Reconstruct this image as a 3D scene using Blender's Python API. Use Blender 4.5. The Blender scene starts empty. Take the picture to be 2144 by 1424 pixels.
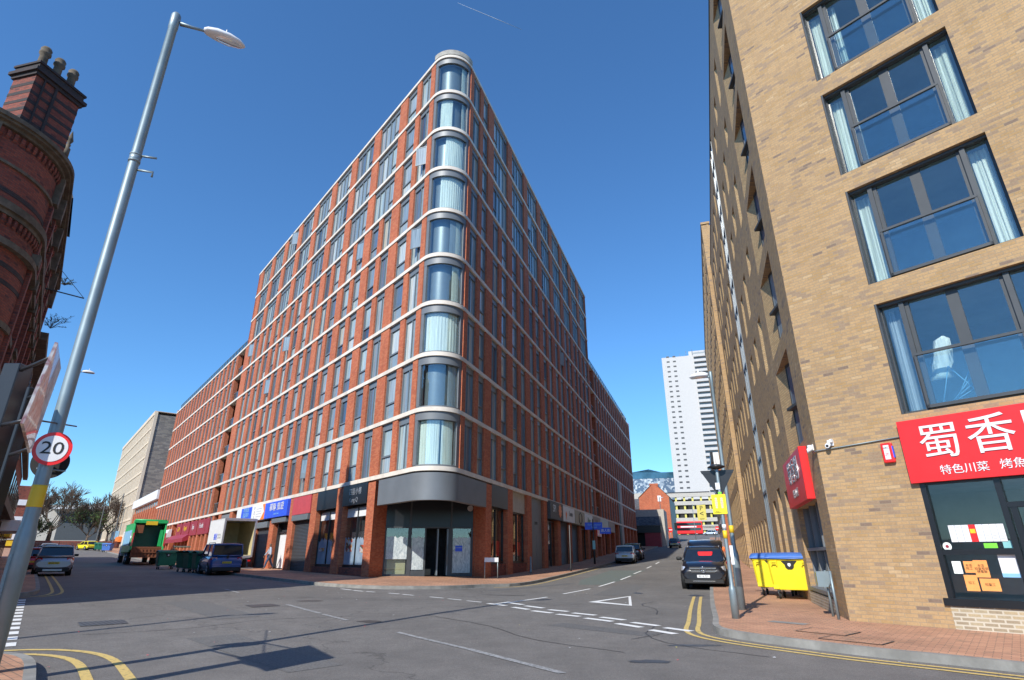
import bpy, bmesh, math, random
from mathutils import Vector, Matrix
random.seed(7)
S = bpy.context.scene
COL = S.collection
R = math.radians

# ---------------------------------------------------------------- camera, light, exposure
FPX, PITCH, ROLL, EYE = 1179.0, R(20.98), R(0.144), 1.5
cp, sp, cr, sr = math.cos(PITCH), math.sin(PITCH), math.cos(ROLL), math.sin(ROLL)
CX = Vector((cr, sr*sp, -sr*cp)); CY = Vector((-sr, cr*sp, -cr*cp)); CZ = Vector((0, cp, sp))
cd = bpy.data.cameras.new('camera'); cam = bpy.data.objects.new('camera', cd); COL.objects.link(cam)
cd.sensor_width = 36; cd.lens = FPX/2144*36; cd.clip_end = 6000; cd.clip_start = .05
cam.matrix_world = Matrix(((CX.x, -CY.x, -CZ.x, 0), (CX.y, -CY.y, -CZ.y, 0), (CX.z, -CY.z, -CZ.z, EYE), (0, 0, 0, 1)))
S.camera = cam
SUN_AZ, SUN_EL = 28.5, 38.0
w = bpy.data.worlds.new('World'); S.world = w; w.use_nodes = True
nt = w.node_tree; nt.nodes.clear()
sky = nt.nodes.new('ShaderNodeTexSky'); sky.sky_type = 'NISHITA'; sky.sun_disc = False
sky.sun_elevation = R(SUN_EL); sky.sun_rotation = R(180+SUN_AZ); sky.air_density = 1.1; sky.dust_density = 0; sky.ozone_density = 10.0
bg = nt.nodes.new('ShaderNodeBackground'); bg.inputs[1].default_value = .15
wo = nt.nodes.new('ShaderNodeOutputWorld'); tn = nt.nodes.new('ShaderNodeMixRGB'); tn.blend_type = 'MULTIPLY'; tn.inputs[0].default_value = 1; tn.inputs[2].default_value = (.80, 1.0, 1.03, 1); nt.links.new(sky.outputs[0], tn.inputs[1]); nt.links.new(tn.outputs[0], bg.inputs[0]); nt.links.new(bg.outputs[0], wo.inputs[0])
ld = bpy.data.lights.new('sun', 'SUN'); ld.energy = 4.2; ld.angle = R(.53); ld.color = (1, .95, .86)
sun = bpy.data.objects.new('sun', ld); COL.objects.link(sun)
sdir = Vector((math.sin(R(SUN_AZ))*math.cos(R(SUN_EL)), math.cos(R(SUN_AZ))*math.cos(R(SUN_EL)), -math.sin(R(SUN_EL))))
sun.rotation_euler = sdir.to_track_quat('-Z', 'Y').to_euler()
S.view_settings.view_transform = 'Standard'; S.view_settings.look = 'None'
S.view_settings.exposure = .38; S.view_settings.gamma = 1.0

# ---------------------------------------------------------------- terrain height
def lerp(x, xs, ys):
    if x <= xs[0]: return ys[0]
    for i in range(1, len(xs)):
        if x <= xs[i]: return ys[i-1]+(ys[i]-ys[i-1])*(x-xs[i-1])/(xs[i]-xs[i-1])
    return ys[-1]
GLX = [0, 12, 25, 33, 45, 55, 80, 110, 160, 300, 900]; GLY = [0, 0, .2, .36, .5, .62, 1.2, 2, 3.5, 6, 14]
GRX = [0, 12, 20, 27, 40, 56, 100, 150, 215, 300, 900]; GRY = [0, 0, .06, .11, .4, .82, 2.6, 5, 8.3, 10, 16]
def Hh(x, y):
    r = math.hypot(x, y); az = math.degrees(math.atan2(x, y)) if r > 1e-6 else 0
    b = min(1, max(0, (az+12)/14)); b = b*b*(3-2*b)
    if y < 0: b = .5
    q = 0; k = min(3, r*.1)
    for d in (-1, -.5, 0, .5, 1):
        q += lerp(r+d*k, GLX, GLY)*(1-b)+lerp(r+d*k, GRX, GRY)*b
    return q/5
def lines(a, b, segs):
    out = [a]; x = a
    while x < b:
        st = next((s for lim, s in segs if abs(x+.01) < lim), 40)
        x += st; out.append(round(x, 3))
    return out
GX = lines(-640, 640, [(60, 2), (160, 8), (2000, 40)]); GY = lines(-40, 880, [(80, 2), (260, 8), (2000, 40)])

# ---------------------------------------------------------------- mesh helper
class Fr:
    def __init__(s, o, d, n): s.o = Vector((o[0], o[1], o[2] if len(o) > 2 else 0)); s.d = Vector((d[0], d[1], 0)).normalized(); s.n = Vector((n[0], n[1], 0)).normalized()
    def p(s, a, n, z): return s.o+s.d*a+s.n*n+Vector((0, 0, z))
WF = Fr((0, 0, 0), (1, 0), (0, 1))
class MB:
    def __init__(s): s.v = []; s.f = []; s.m = []; s.r = []; s.uv = []; s.sm = []; s.it = []
    def face(s, pts, m=0, r=0., uv=None, sm=False):
        b = len(s.v); s.v += [tuple(p) for p in pts]; s.f.append(tuple(range(b, b+len(pts)))); s.m.append(m); s.r.append(r); s.uv.append(uv); s.sm.append(sm)
    def hexa(s, P, m=0, r=0.):
        b = len(s.v); s.v += [tuple(p) for p in P]; s.it.append((len(s.f), b))
        for q in ((0, 3, 2, 1), (4, 5, 6, 7), (0, 1, 5, 4), (1, 2, 6, 5), (2, 3, 7, 6), (3, 0, 4, 7)):
            s.f.append(tuple(b+i for i in q)); s.m.append(m); s.r.append(r); s.uv.append(None); s.sm.append(False)
        return s
    def box(s, fr, a0, a1, n0, n1, z0, z1, m=0, r=0.):
        return s.hexa([fr.p(a0, n0, z0), fr.p(a1, n0, z0), fr.p(a1, n1, z0), fr.p(a0, n1, z0), fr.p(a0, n0, z1), fr.p(a1, n0, z1), fr.p(a1, n1, z1), fr.p(a0, n1, z1)], m, r)
    def b(s, x0, x1, y0, y1, z0, z1, m=0, r=0.): return s.box(WF, x0, x1, y0, y1, z0, z1, m, r)
    def prism(s, poly, z0, z1, m=0, top=True):
        n = len(poly); L = 0
        for i in range(n):
            a, c = poly[i], poly[(i+1) % n]; l = math.hypot(c[0]-a[0], c[1]-a[1])
            s.face([(a[0], a[1], z0), (c[0], c[1], z0), (c[0], c[1], z1), (a[0], a[1], z1)], m, 0, [(L, z0), (L+l, z0), (L+l, z1), (L, z1)]); L += l
        if top: s.face([(p[0], p[1], z1) for p in poly], m); s.face([(p[0], p[1], z0) for p in reversed(poly)], m)
        return s
    def wall(s, pl, z0, z1, m=0, r=0., sm=False):    # open polyline wall with running uv
        L = 0
        for a, c in zip(pl, pl[1:]):
            l = math.hypot(c[0]-a[0], c[1]-a[1])
            s.face([(a[0], a[1], z0), (c[0], c[1], z0), (c[0], c[1], z1), (a[0], a[1], z1)], m, r, [(L, z0), (L+l, z0), (L+l, z1), (L, z1)], sm); L += l
        return s
    def band(s, inner, outer, z0, z1, m=0):          # strip solid between two polylines
        s.wall(outer, z0, z1, m); s.wall(inner, z0, z1, m)
        for i in range(len(inner)-1):
            for z in (z0, z1): s.face([(*inner[i], z), (*outer[i], z), (*outer[i+1], z), (*inner[i+1], z)], m)
        for i in (0, -1): s.face([(*inner[i], z0), (*outer[i], z0), (*outer[i], z1), (*inner[i], z1)], m)
        return s
    def rings(s, rs, m=0, sm=True, cap=True, closed=False):
        b = len(s.v); n = len(rs[0])
        for q in rs: s.v += [tuple(p) for p in q]
        k = len(rs)
        for i in range(k if closed else k-1):
            for j in range(n):
                i2 = (i+1) % k
                s.f.append((b+i*n+j, b+i*n+(j+1) % n, b+i2*n+(j+1) % n, b+i2*n+j)); s.m.append(m); s.r.append(0.); s.uv.append(None); s.sm.append(sm)
        if cap and not closed:
            for i in (0, k-1):
                s.f.append(tuple(b+i*n+j for j in range(n))); s.m.append(m); s.r.append(0.); s.uv.append(None); s.sm.append(False)
        return s
    def tube(s, pts, rad, seg=10, m=0, cap=True):
        pts = [Vector(p) for p in pts]; rr = rad if isinstance(rad, (list, tuple)) else [rad]*len(pts); out = []
        for i, p in enumerate(pts):
            t = (pts[min(i+1, len(pts)-1)]-pts[max(i-1, 0)]).normalized()
            u = t.cross(Vector((0, 0, 1)));
            if u.length < .05: u = Vector((1, 0, 0))
            u.normalize(); vv = t.cross(u)
            out.append([p+(u*math.cos(2*math.pi*j/seg)+vv*math.sin(2*math.pi*j/seg))*rr[i] for j in range(seg)])
        return s.rings(out, m, True, cap)
    def lathe(s, c, prof, seg=16, m=0):
        return s.rings([[(c[0]+r*math.cos(2*math.pi*j/seg), c[1]+r*math.sin(2*math.pi*j/seg), c[2]+z) for j in range(seg)] for r, z in prof], m)
    def build(s, name, mats, parent=None, bevel=0, seg=1, weld=False):
        if not isinstance(mats, (list, tuple)): mats = [mats]
        me = bpy.data.meshes.new(name); vs = s.v
        if parent is not None:
            im = pmat(parent).inverted(); vs = [im @ Vector(v) for v in vs]
        me.from_pydata([tuple(v) for v in vs], [], s.f)
        for m in mats: me.materials.append(m)
        me.polygons.foreach_set('material_index', s.m); me.polygons.foreach_set('use_smooth', s.sm)
        at = me.attributes.new('rnd', 'FLOAT', 'FACE'); at.data.foreach_set('value', s.r)
        uvl = me.uv_layers.new(name='UVMap').data; k = 0
        for fi, f in enumerate(s.f):
            u = s.uv[fi]
            if u is None:
                P = [Vector(s.v[i]) for i in f]; n = Vector((0, 0, 0))
                for i in range(len(P)):
                    a, c = P[i], P[(i+1) % len(P)]
                    n += Vector(((a.y-c.y)*(a.z+c.z), (a.z-c.z)*(a.x+c.x), (a.x-c.x)*(a.y+c.y)))
                n = n.normalized() if n.length > 1e-12 else Vector((0, 0, 1))
                if abs(n.z) > .75: u = [(p.x, p.y) for p in P]
                else:
                    t = Vector((-n.y, n.x, 0)).normalized()
                    if t.x+t.y*.01 < 0: t = -t
                    u = [(p.dot(t), p.z) for p in P]
            for q in u: uvl[k].uv = q; k += 1
        bm = bmesh.new(); bm.from_mesh(me)
        if weld: bmesh.ops.remove_doubles(bm, verts=bm.verts, dist=1e-4)
        if bevel:
            bmesh.ops.remove_doubles(bm, verts=bm.verts, dist=1e-5)
            bmesh.ops.recalc_face_normals(bm, faces=bm.faces)
            es = [e for e in bm.edges if len(e.link_faces) == 2 and e.calc_face_angle(0) > .5]
            bmesh.ops.bevel(bm, geom=es, offset=bevel, segments=seg, profile=.5, affect='EDGES', clamp_overlap=True)
        bmesh.ops.recalc_face_normals(bm, faces=bm.faces)
        bm.to_mesh(me); bm.free()
        o = bpy.data.objects.new(name, me); COL.objects.link(o)
        if parent is not None: o.parent = parent
        return o
def build_each(mb, name, mats, parent, cap=100):      # one object per box; past the cap the rest is one mesh
    its = mb.it+[(len(mb.f), len(mb.v))]
    rest = MB(); n = len(mb.it)
    for i in range(n):
        (f0, v0), (f1, v1) = its[i], its[i+1]
        t = MB() if i < cap else rest; b = len(t.v)
        t.v += mb.v[v0:v1]; t.f += [tuple(k-v0+b for k in f) for f in mb.f[f0:f1]]; t.m += mb.m[f0:f1]; t.r += mb.r[f0:f1]; t.uv += mb.uv[f0:f1]; t.sm += mb.sm[f0:f1]
        if i < cap: t.build(name, mats, parent)
    if rest.f: o = rest.build(name, mats, parent); o['kind'] = 'stuff'
def build_faces(mb, name, mats, parent):
    for f in mb.f:
        t = MB(); t.face([mb.v[i] for i in f]); t.build(name, mats, parent)
def pmat(o):
    m = Matrix.Translation(o.location) @ Matrix.Rotation(o.rotation_euler.z, 4, 'Z')
    return pmat(o.parent) @ m if o.parent else m
def thing(name, label, cat, loc=(0, 0, 0), rz=0, group=None):
    o = bpy.data.objects.new(name, None); o.empty_display_size = .3; COL.objects.link(o); o.location = loc; o.rotation_euler = (0, 0, rz)
    return tag(o, label, cat, group)
def tag(o, label, cat, group=None):
    o['label'] = label; o['category'] = cat
    if group: o['group'] = group
    return o
def structure(o): o['kind'] = 'structure'; return o
def copy_tree(o, parent=None):
    c = o.copy(); COL.objects.link(c); c.parent = parent
    for ch in KIDS(o): copy_tree(ch, c)
    return c
def KIDS(o): return [x for x in bpy.data.objects if x.parent == o]
def place(o, loc, rz, label=None, group=None):
    o.location = loc; o.rotation_euler = (0, 0, rz)
    if label: o['label'] = label
    if group: o['group'] = group
    return o
def text_mesh(txt, size, T, mat, parent, name='lettering', depth=.012, align='CENTER', sx=1., name2=None):
    c = bpy.data.curves.new('t', 'FONT'); c.body = txt; c.size = size; c.extrude = depth/2; c.align_x = align; c.align_y = 'CENTER'; c.resolution_u = 3
    o = bpy.data.objects.new('t', c); COL.objects.link(o); bpy.context.view_layer.update()
    me = bpy.data.meshes.new_from_object(o.evaluated_get(bpy.context.evaluated_depsgraph_get()))
    bpy.data.objects.remove(o); bpy.data.curves.remove(c)
    M = T @ Matrix.Diagonal((sx, 1, 1, 1))
    if parent is not None: M = pmat(parent).inverted() @ M
    me.transform(M); me.materials.clear(); me.materials.append(mat); me.name = name
    q = bpy.data.objects.new(name, me); COL.objects.link(q)
    if parent is not None: q.parent = parent
    return q
def facing(fr, a, n, z, flip=False, rot=0.):    # matrix: local x along the wall (reading direction), y up, z outward
    x = fr.d.copy(); up = Vector((0, 0, 1)); out = fr.n.copy()
    if x.cross(up).dot(out) < 0: x = -x
    M = Matrix(((x.x, up.x, out.x, 0), (x.y, up.y, out.y, 0), (x.z, up.z, out.z, 0), (0, 0, 0, 1)))
    return Matrix.Translation(fr.p(a, n, z)) @ M @ Matrix.Rotation(rot, 4, 'Z')

# ---------------------------------------------------------------- materials
class NT:
    def __init__(s, name):
        s.mat = bpy.data.materials.new(name); s.mat.use_nodes = True; s.t = s.mat.node_tree; s.t.nodes.clear()
        s.out = s.n('OutputMaterial'); s.bs = s.n('BsdfPrincipled'); s.l(s.bs, 0, s.out, 0)
    def n(s, k, **kw):
        q = s.t.nodes.new('ShaderNode'+k)
        for a, v in kw.items(): setattr(q, a, v)
        return q
    def l(s, a, i, b, j): s.t.links.new(a.outputs[i], b.inputs[j])
    def set(s, **kw):
        for k, v in kw.items():
            key = {'base': 'Base Color', 'rough': 'Roughness', 'metal': 'Metallic', 'ior': 'IOR', 'coat': 'Coat Weight', 'coatr': 'Coat Roughness', 'trans': 'Transmission Weight', 'alpha': 'Alpha', 'spec': 'Specular IOR Level', 'emis': 'Emission Strength', 'emc': 'Emission Color', 'coati': 'Coat IOR'}[k]
            s.bs.inputs[key].default_value = (*v, 1) if isinstance(v, (tuple, list)) else v
    def pos(s): return s.n('NewGeometry')
    def noise(s, scale, detail=3, rough=.55, vec=None):
        q = s.n('TexNoise'); q.inputs['Scale'].default_value = scale; q.inputs['Detail'].default_value = detail; q.inputs['Roughness'].default_value = rough
        if vec is None: s.l(s.pos(), 0, q, 0)
        else: s.l(vec[0], vec[1], q, 0)
        return q
    def ramp(s, src, i, stops, interp='LINEAR'):
        q = s.n('ValToRGB'); q.color_ramp.interpolation = interp; e = q.color_ramp.elements
        while len(e) < len(stops): e.new(.5)
        for k, (p, c) in enumerate(stops): e[k].position = p; e[k].color = (*c, 1) if len(c) == 3 else c
        s.l(src, i, q, 0); return q
    def mix(s, fac, a, b, mode='MIX'):
        q = s.n('MixRGB', blend_type=mode)
        for k, x in ((0, fac), (1, a), (2, b)):
            if isinstance(x, tuple) and not isinstance(x[0], (int, float)): s.l(x[0], x[1], q, k)
            elif isinstance(x, tuple): q.inputs[k].default_value = (*x, 1)
            else: q.inputs[k].default_value = x
        return q
    def bump(s, src, i, st=.3, dist=.01):
        q = s.n('Bump'); q.inputs['Strength'].default_value = st; q.inputs['Distance'].default_value = dist; s.l(src, i, q, 'Height'); s.l(q, 0, s.bs, 'Normal'); return q
def plain(name, c, rough=.5, metal=0., var=.15, scale=4., coat=0., bump=0., ior=1.5, dirt=0.):
    t = NT(name); t.set(rough=rough, metal=metal, coat=coat, coatr=.05, ior=ior)
    nz = t.noise(scale, 4)
    lo = tuple(x*(1-var) for x in c); hi = tuple(min(1, x*(1+var)) for x in c)
    rp = t.ramp(nz, 0, [(.3, lo), (.7, hi)]); src = rp
    if dirt:
        n2 = t.noise(1.3, 6, .7); r2 = t.ramp(n2, 0, [(.45, (0, 0, 0)), (.75, (1, 1, 1))])
        src = t.mix((r2, 0), (rp, 0), tuple(x*(1-dirt) for x in c))
    t.l(src, 0, t.bs, 'Base Color')
    if bump: n3 = t.noise(scale*12, 3); t.bump(n3, 0, .4, bump)
    return t.mat
def brick(name, cols, mortar, bw=.225, bh=.075, ms=.01, patch=.25, bump=.004, rough=.85, streak=0., clump=.25):
    """running bond in metres; every brick takes its own colour from cols, clustered a little by a slow noise"""
    t = NT(name); t.set(rough=rough); uv = t.n('UVMap')
    q = t.n('TexBrick'); q.offset = .5; q.inputs['Scale'].default_value = 1; q.inputs['Brick Width'].default_value = bw; q.inputs['Row Height'].default_value = bh; q.inputs['Mortar Size'].default_value = ms; q.inputs['Mortar Smooth'].default_value = .2
    t.l(uv, 0, q, 0)
    def ma(op, a, b=None):
        m = t.n('Math', operation=op)
        for k, x in ((0, a), (1, b)):
            if isinstance(x, tuple): t.l(x[0], x[1], m, k)
            elif x is not None: m.inputs[k].default_value = x
        return (m, 0)
    sp = t.n('SeparateXYZ'); t.l(uv, 0, sp, 0); row = ma('FLOOR', ma('DIVIDE', (sp, 1), bh)); odd = ma('FLOORED_MODULO', row, 2.)
    col_ = ma('FLOOR', ma('ADD', ma('DIVIDE', (sp, 0), bw), ma('MULTIPLY', ma('SUBTRACT', 1., odd), .5)))
    cb = t.n('CombineXYZ'); t.l(col_[0], 0, cb, 0); t.l(row[0], 0, cb, 1); wn = t.n('TexWhiteNoise', noise_dimensions='3D'); t.l(cb, 0, wn, 0)
    cl = t.noise(.9, 3, .6, (cb, 0)); cl.inputs['Scale'].default_value = .22
    v = ma('ADD', ma('MULTIPLY', (wn, 0), 1-clump), ma('MULTIPLY', ma('SUBTRACT', ma('MULTIPLY', (cl, 0), 3.), 1.), clump))
    n = len(cols); rp = t.ramp(v[0], 0, [(i/n, c) for i, c in enumerate(cols)], 'CONSTANT'); gr = t.noise(26, 3, .6); g2 = t.ramp(gr, 0, [(.3, (.86,)*3), (.7, (1.1,)*3)])
    m = t.mix(1., (rp, 0), (g2, 0), 'MULTIPLY'); m = t.mix((q, 1), (m, 0), mortar); col = (m, 0)
    big = t.noise(.35, 4, .6); rb = t.ramp(big, 0, [(.3, (1-patch,)*3), (.7, (1+patch*.3,)*3)]); m = t.mix(1., col, (rb, 0), 'MULTIPLY'); col = (m, 0)
    if streak:
        mp = t.n('Mapping'); mp.inputs['Scale'].default_value = (3, 3, .12); t.l(t.pos(), 0, mp, 0); sn = t.noise(1.2, 5, .6, (mp, 0))
        r3 = t.ramp(sn, 0, [(.5, (1, 1, 1)), (.75, (1-streak,)*3)]); m = t.mix(1., col, (r3, 0), 'MULTIPLY'); col = (m, 0)
    t.l(col[0], 0, t.bs, 'Base Color')
    bb = t.n('Bump'); bb.inputs['Strength'].default_value = .6; bb.inputs['Distance'].default_value = bump; inv = t.n('Invert'); t.l(q, 'Fac', inv, 1)
    n4 = t.noise(60, 2); ad = t.mix(.3, (inv, 0), (n4, 0)); t.l(ad, 0, bb, 'Height'); t.l(bb, 0, t.bs, 'Normal')
    return t.mat
M = {}
M['asphalt'] = None
def asphalt():
    t = NT('asphalt'); t.set(rough=.88)
    a = t.noise(.22, 5, .6); b = t.noise(70, 2, .6); c = t.noise(1.7, 6, .7)
    ra = t.ramp(a, 0, [(.3, (.128, .119, .109)), (.55, (.163, .151, .138)), (.75, (.190, .177, .162))])
    g5 = t.noise(22, 3, .7); rg5 = t.ramp(g5, 0, [(.3, (.74,)*3), (.7, (1.26,)*3)]); rb0 = t.ramp(b, 0, [(.35, (.6, .6, .6)), (.65, (1.45, 1.45, 1.45))]); rb = t.mix(1., (rb0, 0), (rg5, 0), 'MULTIPLY'); m = t.mix(.8, (ra, 0), (rb, 0), 'MULTIPLY')
    rc = t.ramp(c, 0, [(.35, (.84, .84, .84)), (.65, (1.08, 1.08, 1.08))]); m2 = t.mix(1., (m, 0), (rc, 0), 'MULTIPLY')
    # tyre polished lanes and dark sealed cracks
    v = t.n('TexVoronoi', feature='DISTANCE_TO_EDGE'); v.inputs['Scale'].default_value = .085
    wn = t.noise(.6, 4); vm = t.n('VectorMath', operation='ADD'); t.l(t.pos(), 0, vm, 0); sc = t.n('VectorMath', operation='SCALE'); sc.inputs[3].default_value = 3.; t.l(wn, 1, sc, 0); t.l(sc, 0, vm, 1); t.l(vm, 0, v, 0)
    rv = t.ramp(v, 0, [(.0, (.62, .62, .62)), (.0022, (.66, .66, .66)), (.0035, (1, 1, 1))]); m3 = t.mix(1., (m2, 0), (rv, 0), 'MULTIPLY')
    sp_ = t.noise(16, 2, .5); rs = t.ramp(sp_, 0, [(.74, (0, 0, 0)), (.79, (1, 1, 1))]); m4 = t.mix((rs, 0), (m3, 0), (.24, .24, .235))
    t.l(m4, 0, t.bs, 'Base Color'); t.bump(b, 0, .5, .006); return t.mat
M['asphalt'] = asphalt()
M['asphalt2'] = plain('green tinted asphalt', (.125, .145, .13), .9, var=.2, scale=30, bump=.004)
M['soil'] = plain('town ground', (.09, .085, .075), .95, var=.3, scale=.3)
def worn(name, c, wear=.5):
    t = NT(name); t.set(rough=.8); a = t.noise(14, 5, .7); r = t.ramp(a, 0, [(wear-.04, (0, 0, 0)), (wear+.05, (1, 1, 1))])
    m = t.mix((r, 0), c, tuple(x*.4+.06 for x in c)); t.l(m, 0, t.bs, 'Base Color'); return t.mat
M['white_line'] = worn('white road paint', (.74, .74, .72), .64)
M['faint_line'] = worn('worn white road paint', (.34, .34, .335), .5)
M['yellow_line'] = worn('yellow road paint', (.62, .45, .15), .58)
def paving():
    t = NT('orange block paving'); t.set(rough=.85); mp = t.n('Mapping'); mp.inputs['Rotation'].default_value[2] = R(40); t.l(t.pos(), 0, mp, 0)
    q = t.n('TexBrick'); q.inputs['Scale'].default_value = 1; q.inputs['Brick Width'].default_value = .21; q.inputs['Row Height'].default_value = .105; q.inputs['Mortar Size'].default_value = .006
    for k, c in ((1, (.56, .31, .19)), (2, (.45, .24, .15)), (3, (.2, .14, .1))): q.inputs[k].default_value = (*c, 1)
    t.l(mp, 0, q, 0); a = t.noise(.5, 5, .6); r = t.ramp(a, 0, [(.3, (.72, .7, .68)), (.7, (1.12, 1.08, 1.05))]); m = t.mix(1., (q, 0), (r, 0), 'MULTIPLY')
    b = t.noise(3.5, 4); r2 = t.ramp(b, 0, [(.58, (0, 0, 0)), (.72, (.6, .6, .6))]); m2 = t.mix((r2, 0), (m, 0), (.16, .13, .09)); t.l(m2, 0, t.bs, 'Base Color')
    iv = t.n('Invert'); t.l(q, 'Fac', iv, 1); t.bump(iv, 0, .5, .004); return t.mat
M['paving'] = paving()
M['kerb'] = plain('kerb stone', (.27, .26, .235), .85, var=.25, scale=3, bump=.004, dirt=.3)
M['iron'] = plain('worn iron', (.11, .105, .1), .6, .4, var=.4, scale=25)
M['redbrick'] = brick('orange red brick', [(.55, .135, .055), (.49, .112, .045), (.57, .16, .068), (.45, .098, .042)], mortar=(.38, .19, .115), patch=.2, ms=.008, streak=.16, clump=.35)
M['stone'] = plain('pale cast stone', (.74, .67, .58), .8, var=.12, scale=1.2, dirt=.22)
M['coping'] = plain('weathered coping stone', (.38, .36, .32), .9, var=.3, scale=3, dirt=.4)
M['grey_metal'] = plain('grey cladding metal', (.17, .185, .20), .5, .15, var=.08, scale=1)
M['frame'] = plain('dark grey window frame', (.20, .225, .24), .4, .3, var=.05)
M['dark'] = plain('near black frame', (.018, .019, .022), .35, var=.1)
M['black_sign'] = plain('black sign board', (.012, .012, .014), .3, var=.1)
M['white'] = plain('white paint', (.75, .76, .77), .5, var=.06)
M['yellowbrick'] = brick('buff yellow brick', [(.23, .16, .115), (.33, .225, .14), (.41, .265, .135), (.47, .30, .145), (.46, .30, .15), (.42, .265, .12), (.52, .355, .19)], mortar=(.33, .25, .16), bw=.24, bh=.075, patch=.12, ms=.007, streak=.1, clump=.42)
M['yellowbrick2'] = brick('sunlit splay brick', [(.50, .33, .16), (.57, .38, .18), (.60, .41, .2)], mortar=(.35, .26, .16), bh=.075, patch=.12)  # lighter copy of the buff brick paints sunlight on the splays
M['palebrick'] = brick('pale mortar brick', [(.46, .36, .22), (.34, .27, .18), (.42, .34, .22)], mortar=(.55, .49, .38), ms=.016)
M['vicbrick'] = brick('dark red victorian brick', [(.12, .035, .03), (.24, .055, .035), (.30, .07, .042), (.33, .08, .045), (.22, .05, .035)], mortar=(.13, .07, .055), patch=.3, streak=.2, clump=.4)
M['bluebrick'] = brick('blue black engineering brick', [(.035, .03, .032), (.055, .035, .035)], mortar=(.06, .05, .045))
M['vicstone'] = plain('sooty sandstone', (.15, .12, .085), .9, var=.35, scale=4, dirt=.5, bump=.01)
M['slate'] = brick('grey slates', [(.12, .12, .125), (.08, .08, .09), (.15, .14, .14)], mortar=(.05, .05, .05), bw=.3, bh=.22, ms=.008)
M['cream'] = plain('cream precast stone', (.66, .55, .41), .8, var=.08, scale=.6)
M['greybrick'] = brick('grey end wall brick', [(.30, .265, .22), (.20, .18, .16), (.26, .23, .19)], mortar=(.2, .18, .16), bw=.9, bh=.25, patch=.25)
def panes(name, stops, rough=.03, fold_shade=True, ior=1.55):
    t = NT(name); t.set(rough=.35, coat=1., coatr=rough, coati=ior)
    a = t.n('Attribute'); a.attribute_name = 'rnd'; rp = t.ramp(a, 'Fac', stops, 'CONSTANT'); src = rp
    if fold_shade:
        uv = t.n('UVMap'); mp = t.n('Mapping'); mp.inputs['Scale'].default_value = (1, .03, 1); t.l(uv, 0, mp, 0); n = t.noise(14, 2, .5, (mp, 0))
        r = t.ramp(n, 0, [(.3, (.5, .52, .54)), (.7, (1.15, 1.15, 1.15))]); src = t.mix(1., (rp, 0), (r, 0), 'MULTIPLY')  # darker vertical streaks paint the shade of curtain folds on flat panes
    t.l(src, 0, t.bs, 'Base Color'); wv = t.noise(.7, 2); bq = t.n('Bump'); bq.inputs['Strength'].default_value = .08; bq.inputs['Distance'].default_value = .05; t.l(wv, 0, bq, 'Height'); t.l(bq, 0, t.bs, 'Coat Normal')
    return t.mat
PST = [(0, (.05, .08, .12)), (.10, (.46, .56, .55)), (.32, (.27, .34, .38)), (.46, (.62, .67, .64)), (.66, (.13, .18, .24)), (.76, (.40, .46, .47)), (.94, (.58, .54, .42))]
M['pane'] = panes('apartment window pane', PST)
M['pane_dark'] = panes('dark window pane', [(0, (.012, .016, .022)), (.5, (.03, .036, .045)), (.8, (.08, .09, .1))], fold_shade=False)
M['panel'] = plain('teal grey glass spandrel', (.24, .30, .33), .15, var=.12, coat=.6)
def glass(name='clear glass', tint=(.93, .98, .98), ior=.12):
    t = NT(name); t.t.nodes.remove(t.bs); g = t.n('BsdfGlossy'); g.inputs['Roughness'].default_value = .01; tr = t.n('BsdfTransparent'); tr.inputs[0].default_value = (*tint, 1)
    lw = t.n('LayerWeight'); lw.inputs[0].default_value = .5; pw = t.n('Math', operation='POWER'); t.l(lw, 'Facing', pw, 0); pw.inputs[1].default_value = 4.; ml = t.n('Math', operation='MULTIPLY_ADD'); t.l(pw, 0, ml, 0); ml.inputs[1].default_value = 1-ior; ml.inputs[2].default_value = ior; fr = ml; mx = t.n('MixShader'); t.l(fr, 0, mx, 0); t.l(tr, 0, mx, 1); t.l(g, 0, mx, 2); t.l(mx, 0, t.out, 0); return t.mat
M['glass'] = glass(); M['shopglass'] = glass('thin shop glass', (.95, .97, .97), .045)
M['glass_teal'] = glass('green tinted glass', (.35, .62, .62))
def curtain(name, c):
    t = NT(name); t.set(rough=.9); uv = t.n('UVMap'); mp = t.n('Mapping'); mp.inputs['Scale'].default_value = (1, .04, 1); t.l(uv, 0, mp, 0); n = t.noise(9, 3, .5, (mp, 0))
    r = t.ramp(n, 0, [(.35, tuple(x*.8 for x in c)), (.65, c)]); t.l(r, 0, t.bs, 'Base Color'); t.bump(n, 0, 1., .05); return t.mat
M['curtain'] = curtain('pale mint curtain', (.90, .93, .86))
M['curtain_grey'] = curtain('grey blind', (.45, .53, .6))
M['room'] = plain('sky tinted room wall', (.34, .42, .43), .9, var=.2, scale=1)  # teal wall colour stands in for blue sky reflected in the glass
M['room_dark'] = plain('unlit interior black', (.03, .032, .036), .9, var=.3)  # near-black colour stands in for the shade of unlit rooms
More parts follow.
